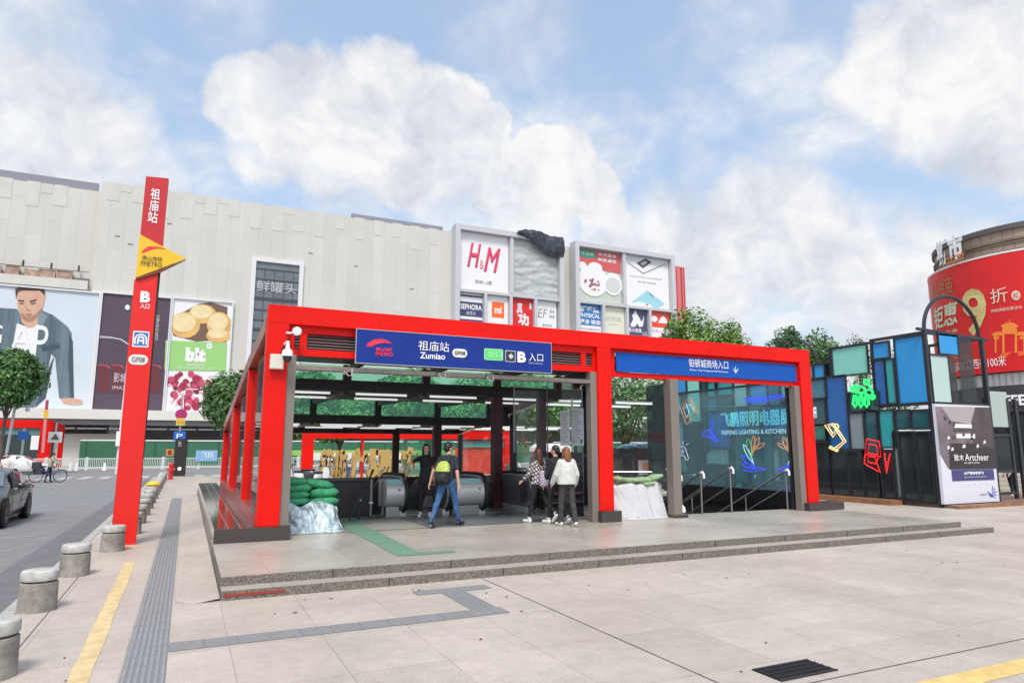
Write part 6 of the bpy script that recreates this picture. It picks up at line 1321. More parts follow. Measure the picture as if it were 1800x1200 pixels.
def person(label, loc, rz, h, top, bottom, shoe, hair, legs, arms, female=False, long_hair=0., dress=0., vox=.011, head_turn=0., sleeve=.6, jacket=0., group=None, wide_leg=0., lean=0., sole=None, tail=False):
    s = h/1.72; m = MB(); hipw = .095; shw = .155 if female else .185; TH, SH = .43, .42; hip = Vector((0,0,.92))
    def leg(sd, a, k):
        p0 = hip+Vector((sd*hipw,0,0)); p1 = p0+ddir(a, 2, sd)*TH; p2 = p1+ddir(a-k, 1, sd)*SH; return p0, p1, p2
    Ls = [leg(-1, *legs[0]), leg(1, *legs[1])]; dz = Vector((0,0,-(min(L_[2].z for L_ in Ls)-.088))); tilt = Matrix.Rotation(R(-lean), 3, 'X')
    up = lambda v: tilt @ (Vector(v)-hip)+hip+dz
    def lifted(q): m.v[q:] = [tuple(up(v)) for v in m.v[q:]]
    for (p0, p1, p2), sd, (a, k) in zip(Ls, (-1, 1), legs):
        p0, p1, p2 = p0+dz, p1+dz, p2+dz; m.cur = 2
        m.capsule(p0, p1, .090, .060+wide_leg*.5); m.capsule(p1, p2+Vector((0,0,.02)), .058+wide_leg*.5, .043+wide_leg)
        m.ell(p1.lerp(p2, .3)+Vector((0,-.015,0)), (.054+wide_leg*.5,.056+wide_leg*.5,.11))
        m.cur = 3; fa = R((a-k)*.9) if (a-k) < -8 else 0; fwd = Vector((sd*.14, math.cos(fa), math.sin(fa))).normalized(); heel = p2+Vector((0,0,-.038))-fwd*.035; toe = heel+fwd*.20+Vector((0,0,-.008))
        m.capsule(heel, heel+fwd*.10, .040, .042); m.capsule(heel+fwd*.08, toe, .041, .034); m.capsule(p2, heel, .043, .040)
        m.cur = 4; m.capsule(heel+Vector((0,0,-.040)), toe+Vector((0,0,-.032)), .016, .014)
    W = .160 if not female else .168; wz = .135 if female else .155; jb = jacket
    q = len(m.v); m.cur = 2; m.loft([(0,0,.80,W*.55,.08),(0,0,.86,W*.95,.105),(0,-.01,.92,W,.112),(0,0,1.0,W*.88,.10)], 18)
    m.cur = 1
    m.loft([(0,0,.90-dress*.35,W*(1.02+dress*.2)+jb,.110+jb),(0,0,.97,W*.97+jb,.108+jb),(0,0,1.08,wz+jb*1.3,.098+jb),(0,.005,1.22,wz*1.10+jb,.112+jb*.8),(0,.005,1.33,shw*.98+jb*.5,.108+jb*.5),(0,0,1.405,shw*.84,.085),(0,-.005,1.45,.085,.062),(0,0,1.472,.054,.05)], 20, 2.3)
    if female: m.ell((-.065,.085,1.26),(.06,.045,.06)); m.ell((.065,.085,1.26),(.06,.045,.06))
    # neck and head
    m.cur = 0; m.capsule((0,-.005,1.44),(0,.01,1.54),.054,.050)
    Rz = Matrix.Rotation(R(head_turn), 3, 'Z'); hc = Vector((0,.012,1.615)); q2 = len(m.v)
    m.ell(hc,(.073,.092,.108),18,12); m.ell(hc+Vector((0,.025,-.055)),(.055,.062,.052),14,8); m.ell(hc+Vector((0,.052,-.088)),(.026,.022,.018))
    m.capsule(hc+Vector((0,.088,.005)),hc+Vector((0,.108,-.028)),.009,.014,8); m.ell(hc+Vector((0,.088,-.058)),(.024,.012,.007),10,6)
    for sx in (-1, 1): m.ell(hc+Vector((sx*.074,-.002,-.012)),(.012,.018,.028),10,6); m.ell(hc+Vector((sx*.032,.080,.012)),(.014,.008,.007),8,6)
    m.v[q2:] = [tuple(Rz @ (Vector(v)-hc)+hc) for v in m.v[q2:]]
    lifted(q); hands = []
    # arms with five-fingered hands
    for sd, (a, b, e, ab2) in zip((-1, 1), arms):
        q = len(m.v); sh = Vector((sd*(shw-.005),0,1.385)); d1 = ddir(a, b, sd); el = sh+d1*.285; d2 = ddir(a+e, ab2, sd); wri = el+d2*.245
        m.cur = 1; m.capsule(sh, sh+d1*.285*min(1, sleeve), .058+jb*.4, .046+jb*.6)
        if sleeve > 1: m.capsule(el, el+d2*.245*(sleeve-1), .048+jb*.6, .036+jb*.5)
        m.cur = 0
        if sleeve < 1: m.capsule(sh+d1*(.285*sleeve+.03), el, .040, .038)
        m.capsule(el+d2*.245*max(0, sleeve-1.05), wri, .038 if sleeve < 1 else .028, .026)
        px_ = d2.cross(Vector((sd,0,0))).normalized() if abs(d2.x) < .9 else Vector((0,1,0)); pal = wri+d2*.055
        yv = Vector((0,1,0))-d2*d2.y; yv = yv.normalized() if yv.length > .1 else Vector((0,0,1)); xv = d2.cross(yv).normalized()
        m.capsule(wri, wri+d2*.05+yv*.014, .026, .024, 10); m.capsule(wri+d2*.02, wri+d2*.065-yv*.012, .024, .020, 10)
        for k, (o_, L_) in enumerate(((.030,.062),(.011,.072),(-.009,.068),(-.027,.052))):
            b0 = wri+d2*.075+yv*o_; k1 = b0+d2*L_*.5-xv*sd*.004; k2 = k1+(d2*.75-xv*sd*.6).normalized()*L_*.5; m.capsule(b0-d2*.02, k1, .0095, .0088, 6); m.capsule(k1, k2, .0088, .0075, 6)
        t0 = wri+d2*.03+yv*.028; m.capsule(t0, t0+(d2*.6+yv*.7).normalized()*.035, .011, .0095, 6); m.capsule(t0+(d2*.6+yv*.7).normalized()*.035, t0+(d2*.6+yv*.7).normalized()*.035+d2*.028, .0095, .008, 6)
        lifted(q); hands.append(up(wri+d2*.09))
    t = thing('person', label, 'person', loc, rz, group); t.scale = (s,s,s)
    so = sole or M['white']; body = remesh(m, 'body', [M['skin'], top, bottom, shoe, so], t, vox)
    # hair
    hm_ = MB(); q = 0; c = Vector((0,0,0))
    hm_.ell((0,-.012,.022),(.084,.098,.102),16,10); hm_.ell((0,-.045,-.012),(.078,.072,.09),14,8)
    if long_hair:
        hm_.loft([(0,-.10,-.06-long_hair,.05,.022),(0,-.095,-.06-long_hair*.6,.085,.04),(0,-.075,-.05-long_hair*.2,.088,.055),(0,-.045,.0,.082,.075)], 14)
        for sx in (-1, 1): hm_.capsule((sx*.076,.005,.0),(sx*.085,-.01,-.06-long_hair*.5),.026,.022); hm_.capsule((sx*.07,.03,.05),(sx*.078,.02,-.05),.022,.02)
    if tail: hm_.capsule((0,-.10,.03),(0,-.14,-.14),.03,.022)
    hm_.v = [tuple(Rz @ Vector(v)+hc) for v in hm_.v]; hm_.v = [tuple(up(v)) for v in hm_.v]
    # keep the face clear: drop hair volume in front of the hairline by cutting it with a plane after remesh
    ho = remesh(hm_, 'hair', [hair], t, .010, 2); me = ho.data; import bmesh as _b
    bm = _b.new(); bm.from_mesh(me); C0 = up(hc); F_ = tilt @ (Rz @ Vector((0,1,0)))
    dl = [v for v in bm.verts if (v.co-C0).dot(F_) > .052 and (v.co.z-C0.z) < .058 and abs((v.co-C0).dot(F_.cross(Vector((0,0,1))))) < .066]
    _b.ops.delete(bm, geom=dl, context='VERTS'); bm.to_mesh(me); bm.free()
    # eyes and brows, a mouth
    em = MB()
    for sx in (-1, 1): em.ell((sx*.032,.0885,.012),(.010,.005,.0045),8,6); em.ell((sx*.032,.089,.030),(.016,.005,.003),8,6)
    em.v = [tuple(up(Rz @ Vector(v)+hc)) for v in em.v]; em.build('eyes', mat('eye_dark', (.02,.015,.015), .3), t)
    em = MB().ell((0,.099,-.058),(.020,.005,.0055),8,6); em.v = [tuple(up(Rz @ Vector(v)+hc)) for v in em.v]; em.build('mouth', mat('lips', (.42,.14,.12), .4), t)
    return t, hands, up
def plaid(name, a, b, sc=16.):
    m = bpy.data.materials.new(name); m.use_nodes = True; N = NT(m); bs = m.node_tree.nodes['Principled BSDF']; tc = N.n('ShaderNodeTexCoord'); mp = N.n('ShaderNodeMapping'); mp.inputs['Rotation'].default_value = (0,R(38),R(20)); N.l(tc.outputs['Object'], mp.inputs[0]); sx = N.n('ShaderNodeSeparateXYZ'); N.l(mp.outputs[0], sx.inputs[0])
    f = math_(N, 'MAXIMUM', math_(N, 'GREATER_THAN', math_(N, 'FRACT', math_(N, 'MULTIPLY', sx.outputs[0], sc)), .62), math_(N, 'GREATER_THAN', math_(N, 'FRACT', math_(N, 'MULTIPLY', sx.outputs[2], sc*.9)), .68))
    mx = N.n('ShaderNodeMix', data_type='RGBA'); N.l(f, mx.inputs[0]); mx.inputs[6].default_value = (*a, 1); mx.inputs[7].default_value = (*b, 1); N.l(mx.outputs[2], bs.inputs['Base Color']); bs.inputs['Roughness'].default_value = .8; MATS[name] = m; return m
cl = lambda n, c, **k: mat('cloth_'+n, c, .85, var=.18, scale=14, bump=.35, bscale=12, **k)
black_h = mat('hair_black', (.012,.010,.010), .45, var=.3, scale=40); brown_h = mat('hair_red_brown', (.075,.022,.018), .45, var=.3, scale=40); orange_h = mat('hair_orange_brown', (.20,.075,.025), .45, var=.3, scale=40)
jeans = cl('jeans', (.04,.115,.27)); blk = cl('black', (.014,.014,.018)); nav = cl('navy', (.020,.024,.042)); dgrey = cl('dark_grey', (.045,.042,.046)); lt = cl('pale_jacket', (.56,.57,.54)); wsh = mat('white_shoe', (.72,.72,.70), .5); bsh = mat('navy_shoe', (.015,.018,.035), .5)
# man with backpack
mt, mh, mu = person('man in navy T-shirt and blue jeans striding past the escalators with a lime backpack', (4.98,13.62,PZ+.004), R(-50), 1.77, nav, jeans, bsh, black_h, ((-24,8),(22,4)), ((-14,24,16,16),(-4,12,14,6)), head_turn=-25, sleeve=.75, lean=4)
Mw = Matrix.Translation(mt.location) @ Matrix.Rotation(R(-50), 4, 'Z') @ Matrix.Diagonal((1.77/1.72,)*3+(1,))
t = thing('backpack', 'lime green and black backpack worn on the back of the man in jeans', 'backpack', mt.location, R(-50)); s_ = 1.77/1.72; t.scale = (s_,)*3
lime = mat('lime_cloth', (.42,.52,.10), .7, var=.3, scale=18); bm_ = MB().loft([(0,-.18,.86,.12,.07),(0,-.20,.90,.155,.10),(0,-.205,1.05,.16,.115),(0,-.19,1.12,.15,.10)], 18, 3.); bm_.v = [tuple(mu(v)) for v in bm_.v]; bm_.build('lower_pack', blk, t, smooth=True)
bm_ = MB().loft([(0,-.19,1.121,.15,.10),(0,-.185,1.2,.145,.095),(0,-.17,1.29,.11,.07),(0,-.15,1.33,.06,.04)], 18, 3.); bm_.v = [tuple(mu(v)) for v in bm_.v]; bm_.build('upper_pack', lime, t, smooth=True)
bm_ = MB().loft([(0,-.30,.93,.10,.025),(0,-.315,1.02,.11,.03),(0,-.30,1.08,.10,.02)], 14, 3.); bm_.v = [tuple(mu(v)) for v in bm_.v]; bm_.build('front_pocket', mat('pocket_black', (.02,.02,.02), .4), t, smooth=True)
for sx in (-1, 1):
    bm_ = MB().tube([(sx*.10,-.12,1.32),(sx*.12,-.03,1.435),(sx*.13,.09,1.38),(sx*.15,.125,1.22),(sx*.16,.03,1.02),(sx*.14,-.12,.95)], .018, 6); bm_.v = [tuple(mu(v)) for v in bm_.v]; bm_.build('strap', blk, t, smooth=True)
hw = Mw @ mh[0]; t = wt('handbag', 'small black carrier bag hanging from the left hand of the man with the backpack', 'bag', tuple(hw))
hx, hy, hz = hw; MB().tube([(hx-.05,hy,hz-.20),(hx,hy,hz+.0),(hx+.05,hy,hz-.20)], .006, 6).build('handle', M['black'], t); MB().loft([(hx,hy,hz-.40,.11,.035),(hx,hy,hz-.30,.115,.04),(hx,hy,hz-.19,.07,.025)], 14, 3.5).build('pouch', blk, t, smooth=True)
# woman in black
person('woman in black with long black hair facing the plaza beside the escalator', (5.12,15.45,PZ+.014), R(160), 1.68, blk, blk, wsh, black_h, ((3,2),(-4,4)), ((2,8,10,4),(10,62,-8,14)), female=True, long_hair=.30, dress=.3, sleeve=.6, head_turn=12)
# plaid girl
pl_m = plaid('plaid_shirt', (.58,.52,.55), (.06,.04,.05)); pt, ph, pu = person('woman in plaid shirt with long reddish brown hair and a patterned backpack', (7.03,13.40,PZ+.004), R(18), 1.60, pl_m, blk, wsh, brown_h, ((14,2),(-20,26)), ((20,14,30,10),(-12,10,14,8)), female=True, long_hair=.30, sleeve=1.7, jacket=.025)
t = thing('backpack', 'pale patterned backpack on the back of the woman in plaid', 'backpack', pt.location, R(18)); s_ = 1.60/1.72; t.scale = (s_,)*3
pk = plaid('pattern_pack', (.62,.56,.62), (.16,.13,.2), 24.); bm_ = MB().loft([(0,-.19,.84,.10,.05),(0,-.22,.88,.15,.09),(0,-.235,1.0,.155,.10),(0,-.21,1.14,.13,.085),(0,-.17,1.22,.07,.05)], 18, 2.6); bm_.v = [tuple(pu(v)) for v in bm_.v]; bm_.build('pack', pk, t, smooth=True)
bm_ = MB().tube([(-.02,-.16,1.2),(-.12,-.06,1.40),(-.14,.08,1.34),(-.16,.10,1.15)], .016, 6).tube([(.02,-.16,1.2),(.12,-.06,1.40),(.14,.08,1.34),(.16,.10,1.15)], .016, 6); bm_.v = [tuple(pu(v)) for v in bm_.v]; bm_.build('straps', blk, t, smooth=True)
# black-dressed person between, and woman in the pale jacket
person('person all in black half hidden behind the woman in the pale jacket', (7.30,13.10,PZ+.004), R(8), 1.66, blk, blk, wsh, black_h, ((10,2),(-14,14)), ((6,8,12,6),(-6,8,12,6)), sleeve=1.9, jacket=.02, head_turn=35)
person('woman in pale hooded jacket and dark grey trousers with orange brown hair', (7.32,12.66,PZ+.004), R(-2), 1.62, lt, dgrey, wsh, orange_h, ((8,4),(-8,8)), ((12,16,22,8),(-4,18,30,4)), female=True, long_hair=.16, sleeve=1.95, jacket=.055, wide_leg=.018)
person('distant person in a pale cyan top beyond the plaid shirted woman', (8.55,16.3,PZ+.004), R(0), 1.62, cl('cyan', (.30,.52,.50)), nav, bsh, black_h, ((3,2),(-3,2)), ((4,8,8,4),(4,8,8,4)), vox=.016)
person('pedestrian in a white shirt standing beyond the dark car', (onY(13,800,42.)[0],42.,-.12), R(180), 1.68, cl('white', (.70,.66,.66)), blk, blk, black_h, ((4,2),(-4,2)), ((10,10,20,5),(5,10,10,5)), vox=.02)
person('person in a white top at the far right edge beside the glazed screen', (28.3,15.4,0), R(60), 1.65, cl('white', (.70,.66,.66)), blk, wsh, black_h, ((6,2),(-6,2)), ((10,10,20,5),(5,10,10,5)), vox=.02)
# ================================================================ VEHICLES
def wheel(E_, x, y, r=.33, w=.22, name='wheel'):
    o = MB().lathe([(r*.62,-w/2),(r*.92,-w/2),(r,-w*.35),(r,w*.35),(r*.92,w/2),(r*.62,w/2)], (x,y,r), 28, 'x').build(name, M['rubber'], E_, smooth=True)
    MB().lathe([(r*.62,-w*.46),(r*.5,-w*.30),(.001,-w*.33)], (x,y,r), 24, 'x').lathe([(r*.62,w*.46),(r*.5,w*.30),(.001,w*.33)], (x,y,r), 24, 'x').build('rim', mat('rim_silver', (.35,.35,.36), .35, .9), o, smooth=True)
    m = MB()
    for sx in ((-1,) if x < 0 else (1,)):
        for k in range(7): a = 2*math.pi*k/7; m.bar((x+sx*w*.42,y+.05*math.cos(a),r+.05*math.sin(a)),(x+sx*w*.46,y+r*.6*math.cos(a),r+r*.6*math.sin(a)),.035,.02)
    m.build('spokes', mat('rim_silver', (.35,.35,.36), .35, .9), o)
def sedan(name, label, loc, rz, paint, L_=4.6, W_=1.78, Ht=1.45):
    """front towards local -y"""
    E_ = thing(name, label, 'car', loc, rz); h = L_/2
    # y, belt height, half width at belt, roof z, roof half width
    st = [(-h,.48,.62,.60,.55),(-h+.08,.55,.76,.68,.62),(-h+.35,.70,.85,.78,.70),(-h+.9,.84,.885,.88,.74),(-h+1.25,.90,.89,.97,.74),(-h+1.95,.94,.89,1.38,.60),(-h+2.35,.95,.89,1.445,.60),(-h+2.9,.96,.89,1.45,.60),(-h+3.3,.97,.89,1.40,.59),(-h+3.95,.98,.88,1.06,.70),(-h+4.25,.97,.86,1.02,.70),(-h+4.5,.90,.80,.95,.66),(h,.70,.72,.80,.6)]
    vs = []; n = 9
    for i, (y, zb, wb, zr, wr) in enumerate(st):
        z0 = .20 if 0 < i < len(st)-1 else .30
        vs += [(-wb*.88,y,z0),(-wb*.99,y,z0+.14),(-wb*1.0,y,(z0+zb)/2+.05),(-wb*.965,y,zb),(-wr,y,zr-.03),(-wr*.6,y,zr+.012),(0,y,zr+.02),(wr*.6,y,zr+.012),(wr,y,zr-.03),(wb*.965,y,zb),(wb,y,(z0+zb)/2+.05),(wb*.99,y,z0+.14),(wb*.88,y,z0)]
    n = 13; body = MB(); gl_ = []
    fs = []
    for i in range(len(st)-1):
        for j in range(n-1): fs.append((i*n+j, i*n+j+1, (i+1)*n+j+1, (i+1)*n+j))
    fs += [tuple(range(n))[::-1], tuple((len(st)-1)*n+j for j in range(n))]
    # wheel arches: drop lower side faces around the wheels by pulling them up
    body.add(vs, fs); wy = (-h+.88, -h+3.58)
    o = body.build('body', paint, E_, smooth=True, angle=28); sm = o.modifiers.new('s', 'SUBSURF'); sm.levels = sm.render_levels = 1
    # glazing laid just proud of the cabin sides
    def side(ys, sx):
        m = MB(); P_ = []
        def at(y, f):
            for a, b in zip(st, st[1:]):
                if a[0] <= y <= b[0]:
                    t_ = (y-a[0])/(b[0]-a[0]); zb, wb, zr, wr = (a[k]+(b[k]-a[k])*t_ for k in (1,2,3,4)); return Vector((sx*((wb*.965)*(1-f)+wr*f+.012), y, zb*(1-f)+(zr-.03)*f))
        (a0, a1, b1, b0) = ys; vs_ = [at(a0,.10), at(a1,.10), at(b1,.88), at(b0,.88)]; m.add(vs_, [(0,1,2,3) if sx > 0 else (3,2,1,0)]); return m
    gm_ = mat('car_glass', (.02,.025,.03), .04, spec=.8)
    for sx in (-1, 1):
        side((-h+1.55,-h+2.45,-h+2.42,-h+2.02), sx).build('side_window', gm_, E_); side((-h+2.53,-h+3.55,-h+3.28,-h+2.50), sx).build('side_window', gm_, E_)
    def scr(i0, i1, f0, f1, nm):
        a, b = st[i0], st[i1]; m = MB(); r = lambda f: (a[0]+(b[0]-a[0])*f, a[3]+(b[3]-a[3])*f, a[4]+(b[4]-a[4])*f); y0_, z0_, w0_ = r(f0); y1_, z1_, w1_ = r(f1); nrm = Vector((0, -(z1_-z0_), (y1_-y0_))).normalized()*.016
        if nrm.z < 0: nrm = -nrm
        m.add([Vector(q)+nrm for q in ((-w0_*.93,y0_,z0_),(w0_*.93,y0_,z0_),(w1_*.93,y1_,z1_),(-w1_*.93,y1_,z1_))], [(0,1,2,3)]); m.build(nm, mat('windscreen_glass', (.12,.16,.17), .03, spec=.9), E_)
    scr(4, 5, .06, .94, 'windscreen'); scr(8, 9, .08, .92, 'rear_window')
    for y in wy:
        for sx in (-1, 1):
            MB().lathe([(.385,0),(.385,.02),(.36,.02)], (sx*.885-(.02 if sx > 0 else 0),y,.34), 28, 'x', cap=True).build('wheel_arch', mat('arch_black', (.01,.01,.01), .8), E_)
            wheel(E_, sx*.80, y)
    for sx in (-1, 1):
        MB().ell((sx*1.0,-h+1.62,1.00),(.10,.06,.075),12,8).bar((sx*.86,-h+1.62,.96),(sx*.95,-h+1.62,.98),.05,.04).build('mirror', paint, E_, smooth=True)
        MB().box(sx*.89-.012,sx*.89+.012,-h+2.28,-h+2.42,.80,.825).box(sx*.89-.012,sx*.89+.012,-h+3.28,-h+3.42,.82,.845).build('door_handle', M['chrome'], E_)
        MB().ell((sx*.62,-h+.10,.62),(.20,.10,.07),12,8).build('headlight', mat('lamp_clear', (.7,.7,.7), .05), E_, smooth=True); MB().ell((sx*.68,h-.06,.84),(.14,.06,.08),12,8).build('tail_light', mat('lamp_red', (.35,.01,.01), .1), E_, smooth=True)
        MB().box(sx*.895-.004,sx*.895+.004,-h+1.44,-h+1.452,.35,.92).box(sx*.897-.004,sx*.897+.004,-h+2.48,-h+2.492,.35,.95).build('door_seam', M['black'], E_)
    MB().box(-.45,.45,-h-.02,-h+.03,.45,.56).build('grille', M['black'], E_); MB().box(-.8,.8,-h+.25,h-.25,.16,.22).build('underbody', M['black'], E_)
    return E_
sedan('dark_car', 'dark grey saloon car driving towards the camera on the left road', (-4.87,22.6,-.12), 0, mat('car_paint_dark', (.050,.050,.060), .28, .5, coat=.8), Ht=1.5)
sedan('white_car', 'white saloon car crossing at the far left in front of the distant red shelter', (onY(34,810,63.)[0],63.,-.12), R(90), mat('car_paint_white', (.66,.66,.68), .3, coat=.7))
# bicycle and rider
def ring(c, r, rt, n=28): return [(c[0], c[1]+r*math.cos(2*math.pi*k/n), c[2]+r*math.sin(2*math.pi*k/n)) for k in range(n)]
xb = onY(85,842,47.5)[0]; t = thing('bicycle', 'bicycle with a dark rear crate held by a standing rider on the side road', 'bicycle', (xb,47.5,-.12), R(-90))
for y in (-.62,.56): w_ = MB().tube(ring((0,y,.36),.34,.02), .022, 6, closed=True).build('wheel', M['rubber'], t, smooth=True); MB().tube(ring((0,y,.36),.30,.01), .008, 4, closed=True).lathe([(.03,-.05),(.03,.05)], (0,y,.36), 8, 'x').build('rim', M['steel'], w_)
MB().tube([(0,-.62,.36),(0,-.1,.34),(0,.42,.82),(0,-.25,.85),(0,-.1,.34)], .02, 6).tube([(0,-.62,.36),(0,-.25,.85)], .015, 6).tube([(0,.56,.36),(0,.40,.95)], .018, 6).build('frame', mat('bike_blue', (.10,.16,.45), .4), t)
MB().tube([(-.28,.33,1.05),(-.1,.40,1.02),(.1,.40,1.02),(.28,.33,1.05)], .015, 6).build('handlebar', M['black'], t); MB().ell((0,-.27,.92),(.08,.14,.04)).build('saddle', M['black'], t, smooth=True); MB().box(-.2,.2,-.85,-.42,.78,1.18).build('crate', mat('crate_dark', (.035,.035,.035), .7), t, bevel=.02)
person('rider in cream and black jacket and navy trousers standing astride the bicycle', (xb+.02,47.5,-.12), R(-90), 1.70, cl('cream_jacket', (.36,.33,.25)), nav, blk, black_h, ((6,4),(-10,4)), ((55,8,10,4),(55,8,10,4)), sleeve=1.9, jacket=.03, vox=.02, lean=10)
# scooters
def scooter(label, loc, rz, c, g='parked scooters round the canopy'):
    t = thing('scooter', label, 'scooter', loc, rz, g); pm = mat('scooter_'+c[0], c[1], .35, coat=.5)
    for y in (-.55,.62): w_ = MB().lathe([(.14,-.05),(.22,-.05),(.235,0),(.22,.05),(.14,.05)], (0,y,.235), 20, 'x').build('wheel', M['rubber'], t, smooth=True); MB().lathe([(.14,-.03),(.14,.03)], (0,y,.235), 14, 'x').build('rim', M['steel'], w_)
    MB().loft([(0,-.45,.30,.10,.30),(0,-.45,.5,.15,.36),(0,-.42,.68,.14,.34),(0,-.40,.74,.10,.30)], 16, 2.6).loft([(0,.1,.24,.13,.34),(0,.1,.30,.13,.34)], 16, 3.).loft([(0,.42,.30,.15,.06),(0,.46,.6,.19,.07),(0,.50,.85,.16,.06),(0,.50,1.0,.10,.05)], 16, 2.6).build('body', pm, t, smooth=True)
    MB().ell((0,.62,.42),(.09,.2,.10)).build('front_fender', pm, t, smooth=True); MB().loft([(0,-.38,.74,.11,.34),(0,-.38,.80,.13,.36),(0,-.38,.83,.10,.32)], 16, 2.6).build('seat', M['rubber'], t, smooth=True)
    MB().tube([(0,.62,.3),(0,.48,1.0)], .03, 8).tube([(-.32,.38,1.06),(-.12,.46,1.04),(.12,.46,1.04),(.32,.38,1.06)], .02, 8).build('handlebar', M['black'], t, smooth=True); MB().ell((0,.58,.92),(.08,.05,.07)).build('headlight', mat('lamp_clear', (.7,.7,.7), .05), t, smooth=True)
    for sx in (-1, 1): MB().tube([(sx*.22,.42,1.06),(sx*.26,.44,1.2)], .008, 6).ell((sx*.27,.44,1.24),(.06,.012,.04)).build('mirror', M['black'], t)
    return t
cw, cb_, cp2, cr = ('white', (.62,.62,.62)), ('black', (.03,.03,.035)), ('purple', (.06,.03,.12)), ('blue', (.04,.09,.22))
for lb, px, y, rz, c in (('white scooter left of the gold characters behind the hall', 517, 32.6, 20, cw), ('black scooter at the left end behind the hall', 528, 35., 60, cb_), ('white scooter right beside the rear red column', 566, 31.2, -30, cw), ('blue scooter peeping between the gold characters', 613, 36.5, 10, cr),
                       ('black scooter behind the right handrails', 1196, 24., 40, cb_), ('white scooter beyond the stairway near the pink bulb', 1228, 25.5, 70, cw), ('black scooter seen behind the glass screen', 905, 33., 30, cb_), ('white scooter seen behind the glass screen', 930, 34., 60, cw)):
    scooter(lb, (onY(px,830,y)[0], y, 0), R(rz), c)
scooter('purple and white scooter parked right of the right red column', (17.0,16.2,0), R(30), cp2)
# white van roof and blue awning beyond
t = wt('white_van', 'white roofed van beyond the hall, behind the women at the glass screen', 'van', (20,33.5,0)); y = 36.
u0, u1, v0, v1 = pxbox(965,1012,779,830,y); MB().loft([((u0+u1)/2,y+1.5,.35,(u1-u0)/2,1.5),((u0+u1)/2,y+1.5,v1-.5,(u1-u0)/2,1.5)], 20, 6.).build('body', mat('van_body', (.10,.16,.19), .3), t, smooth=True); MB().loft([((u0+u1)/2,y+1.5,v1-.5,(u1-u0)/2+.02,1.52),((u0+u1)/2,y+1.5,v1-.25,(u1-u0)/2,1.5),((u0+u1)/2,y+1.5,v1,(u1-u0)/2-.3,1.2)], 20, 5.).build('roof', M['white'], t, smooth=True)
for x in (u0+.5, u1-.5): MB().lathe([(.3,-.1),(.33,0),(.3,.1)], (x,y+.1,.33), 18, 'y').build('wheel', M['rubber'], t)
t = wt('market_awning', 'dark stall with a ragged blue and white awning beyond the plastic covered sandbags', 'stall', (19,30,0)); y = 30.
u0, u1, v0, v1 = pxbox(1082,1160,784,830,y); MB().box(u0,u1,y,y+1.5,0,v1-.1).build('stall_body', mat('stall_dark', (.03,.03,.035), .5), t); m = MB(); rs = random.Random(4)
for k in range(12): x = u0+(u1-u0)*k/12; m.obox((x+.2,y-.3,v1+rs.uniform(-.05,.05)),((u1-u0)/12*.96,1.0,.05),(R(-12),0,rs.uniform(-.1,.1)))
m.build('awning', mat('awning_blue', (.20,.42,.60), .6, var=.5, scale=3), t)
u0, u1, v0, v1 = pxbox(1122,1160,808,824,y-.1); MB().box(u0,u1,y-.15,y-.05,v0-.3,v1).build('menu_board', mat('menu_grey', (.35,.34,.33), .6), t); m = MB()
for k in range(4): m.box(u0+.25+k*.22,u0+.38+k*.22,y-.17,y-.151,v0,v1-.15)
m.build('menu_marks', mat('menu_orange', (.55,.14,.03), .6), t)
# ================================================================ SKY, SUN, CAMERA
W = bpy.data.worlds.new('World'); S.world = W; W.use_nodes = True; nt = W.node_tree; nt.nodes.clear()
class WN(NT):
    def __init__(s): s.nt = nt
N = WN(); out = N.n('ShaderNodeOutputWorld'); sk_ = N.n('ShaderNodeTexSky', sky_type='NISHITA'); SE, SR = 56, 205
sk_.sun_disc = False; sk_.sun_elevation = R(SE); sk_.sun_rotation = R(SR); sk_.air_density = 1.3; sk_.dust_density = 3.5; sk_.ozone_density = 1.5; sk_.altitude = 20
bg = N.n('ShaderNodeBackground'); bg.inputs[1].default_value = .14; gm2 = N.n('ShaderNodeMix', data_type='RGBA'); gm2.inputs[0].default_value = .40; N.l(sk_.outputs[0], gm2.inputs[6]); gm2.inputs[7].default_value = (2.3,2.9,3.8,1); N.l(gm2.outputs[2], bg.inputs[0])
tc = N.n('ShaderNodeTexCoord'); nv = N.n('ShaderNodeVectorMath', operation='NORMALIZE'); N.l(tc.outputs['Generated'], nv.inputs[0])
sx = N.n('ShaderNodeSeparateXYZ'); N.l(nv.outputs[0], sx.inputs[0])
den = math_(N, 'ADD', math_(N, 'MAXIMUM', sx.outputs[2], 0.), .22); cb2 = N.n('ShaderNodeCombineXYZ'); N.l(math_(N, 'DIVIDE', sx.outputs[0], den), cb2.inputs[0]); N.l(math_(N, 'DIVIDE', sx.outputs[1], den), cb2.inputs[1])
def wnoise(scale, detail, rough, vec, dist=0.):
    n = N.n('ShaderNodeTexNoise'); n.inputs['Scale'].default_value = scale; n.inputs['Detail'].default_value = detail; n.inputs['Roughness'].default_value = rough; n.inputs['Distortion'].default_value = dist; N.l(vec, n.inputs['Vector']); return n.outputs[0]
n_big = wnoise(1.9, 9, .60, cb2.outputs[0], .25); n_fine = wnoise(8.5, 10, .66, nv.outputs[0], .3); n_edge = wnoise(15., 8, .62, nv.outputs[0], .5)
warp = N.n('ShaderNodeTexNoise'); warp.inputs['Scale'].default_value = 5.; warp.inputs['Detail'].default_value = 7; warp.inputs['Roughness'].default_value = .6; N.l(nv.outputs[0], warp.inputs['Vector'])
wv = N.n('ShaderNodeVectorMath', operation='SUBTRACT'); N.l(warp.outputs['Color'], wv.inputs[0]); wv.inputs[1].default_value = (.5,.5,.47)
wv2 = N.n('ShaderNodeVectorMath', operation='SCALE'); N.l(wv.outputs[0], wv2.inputs[0]); wv2.inputs['Scale'].default_value = .17
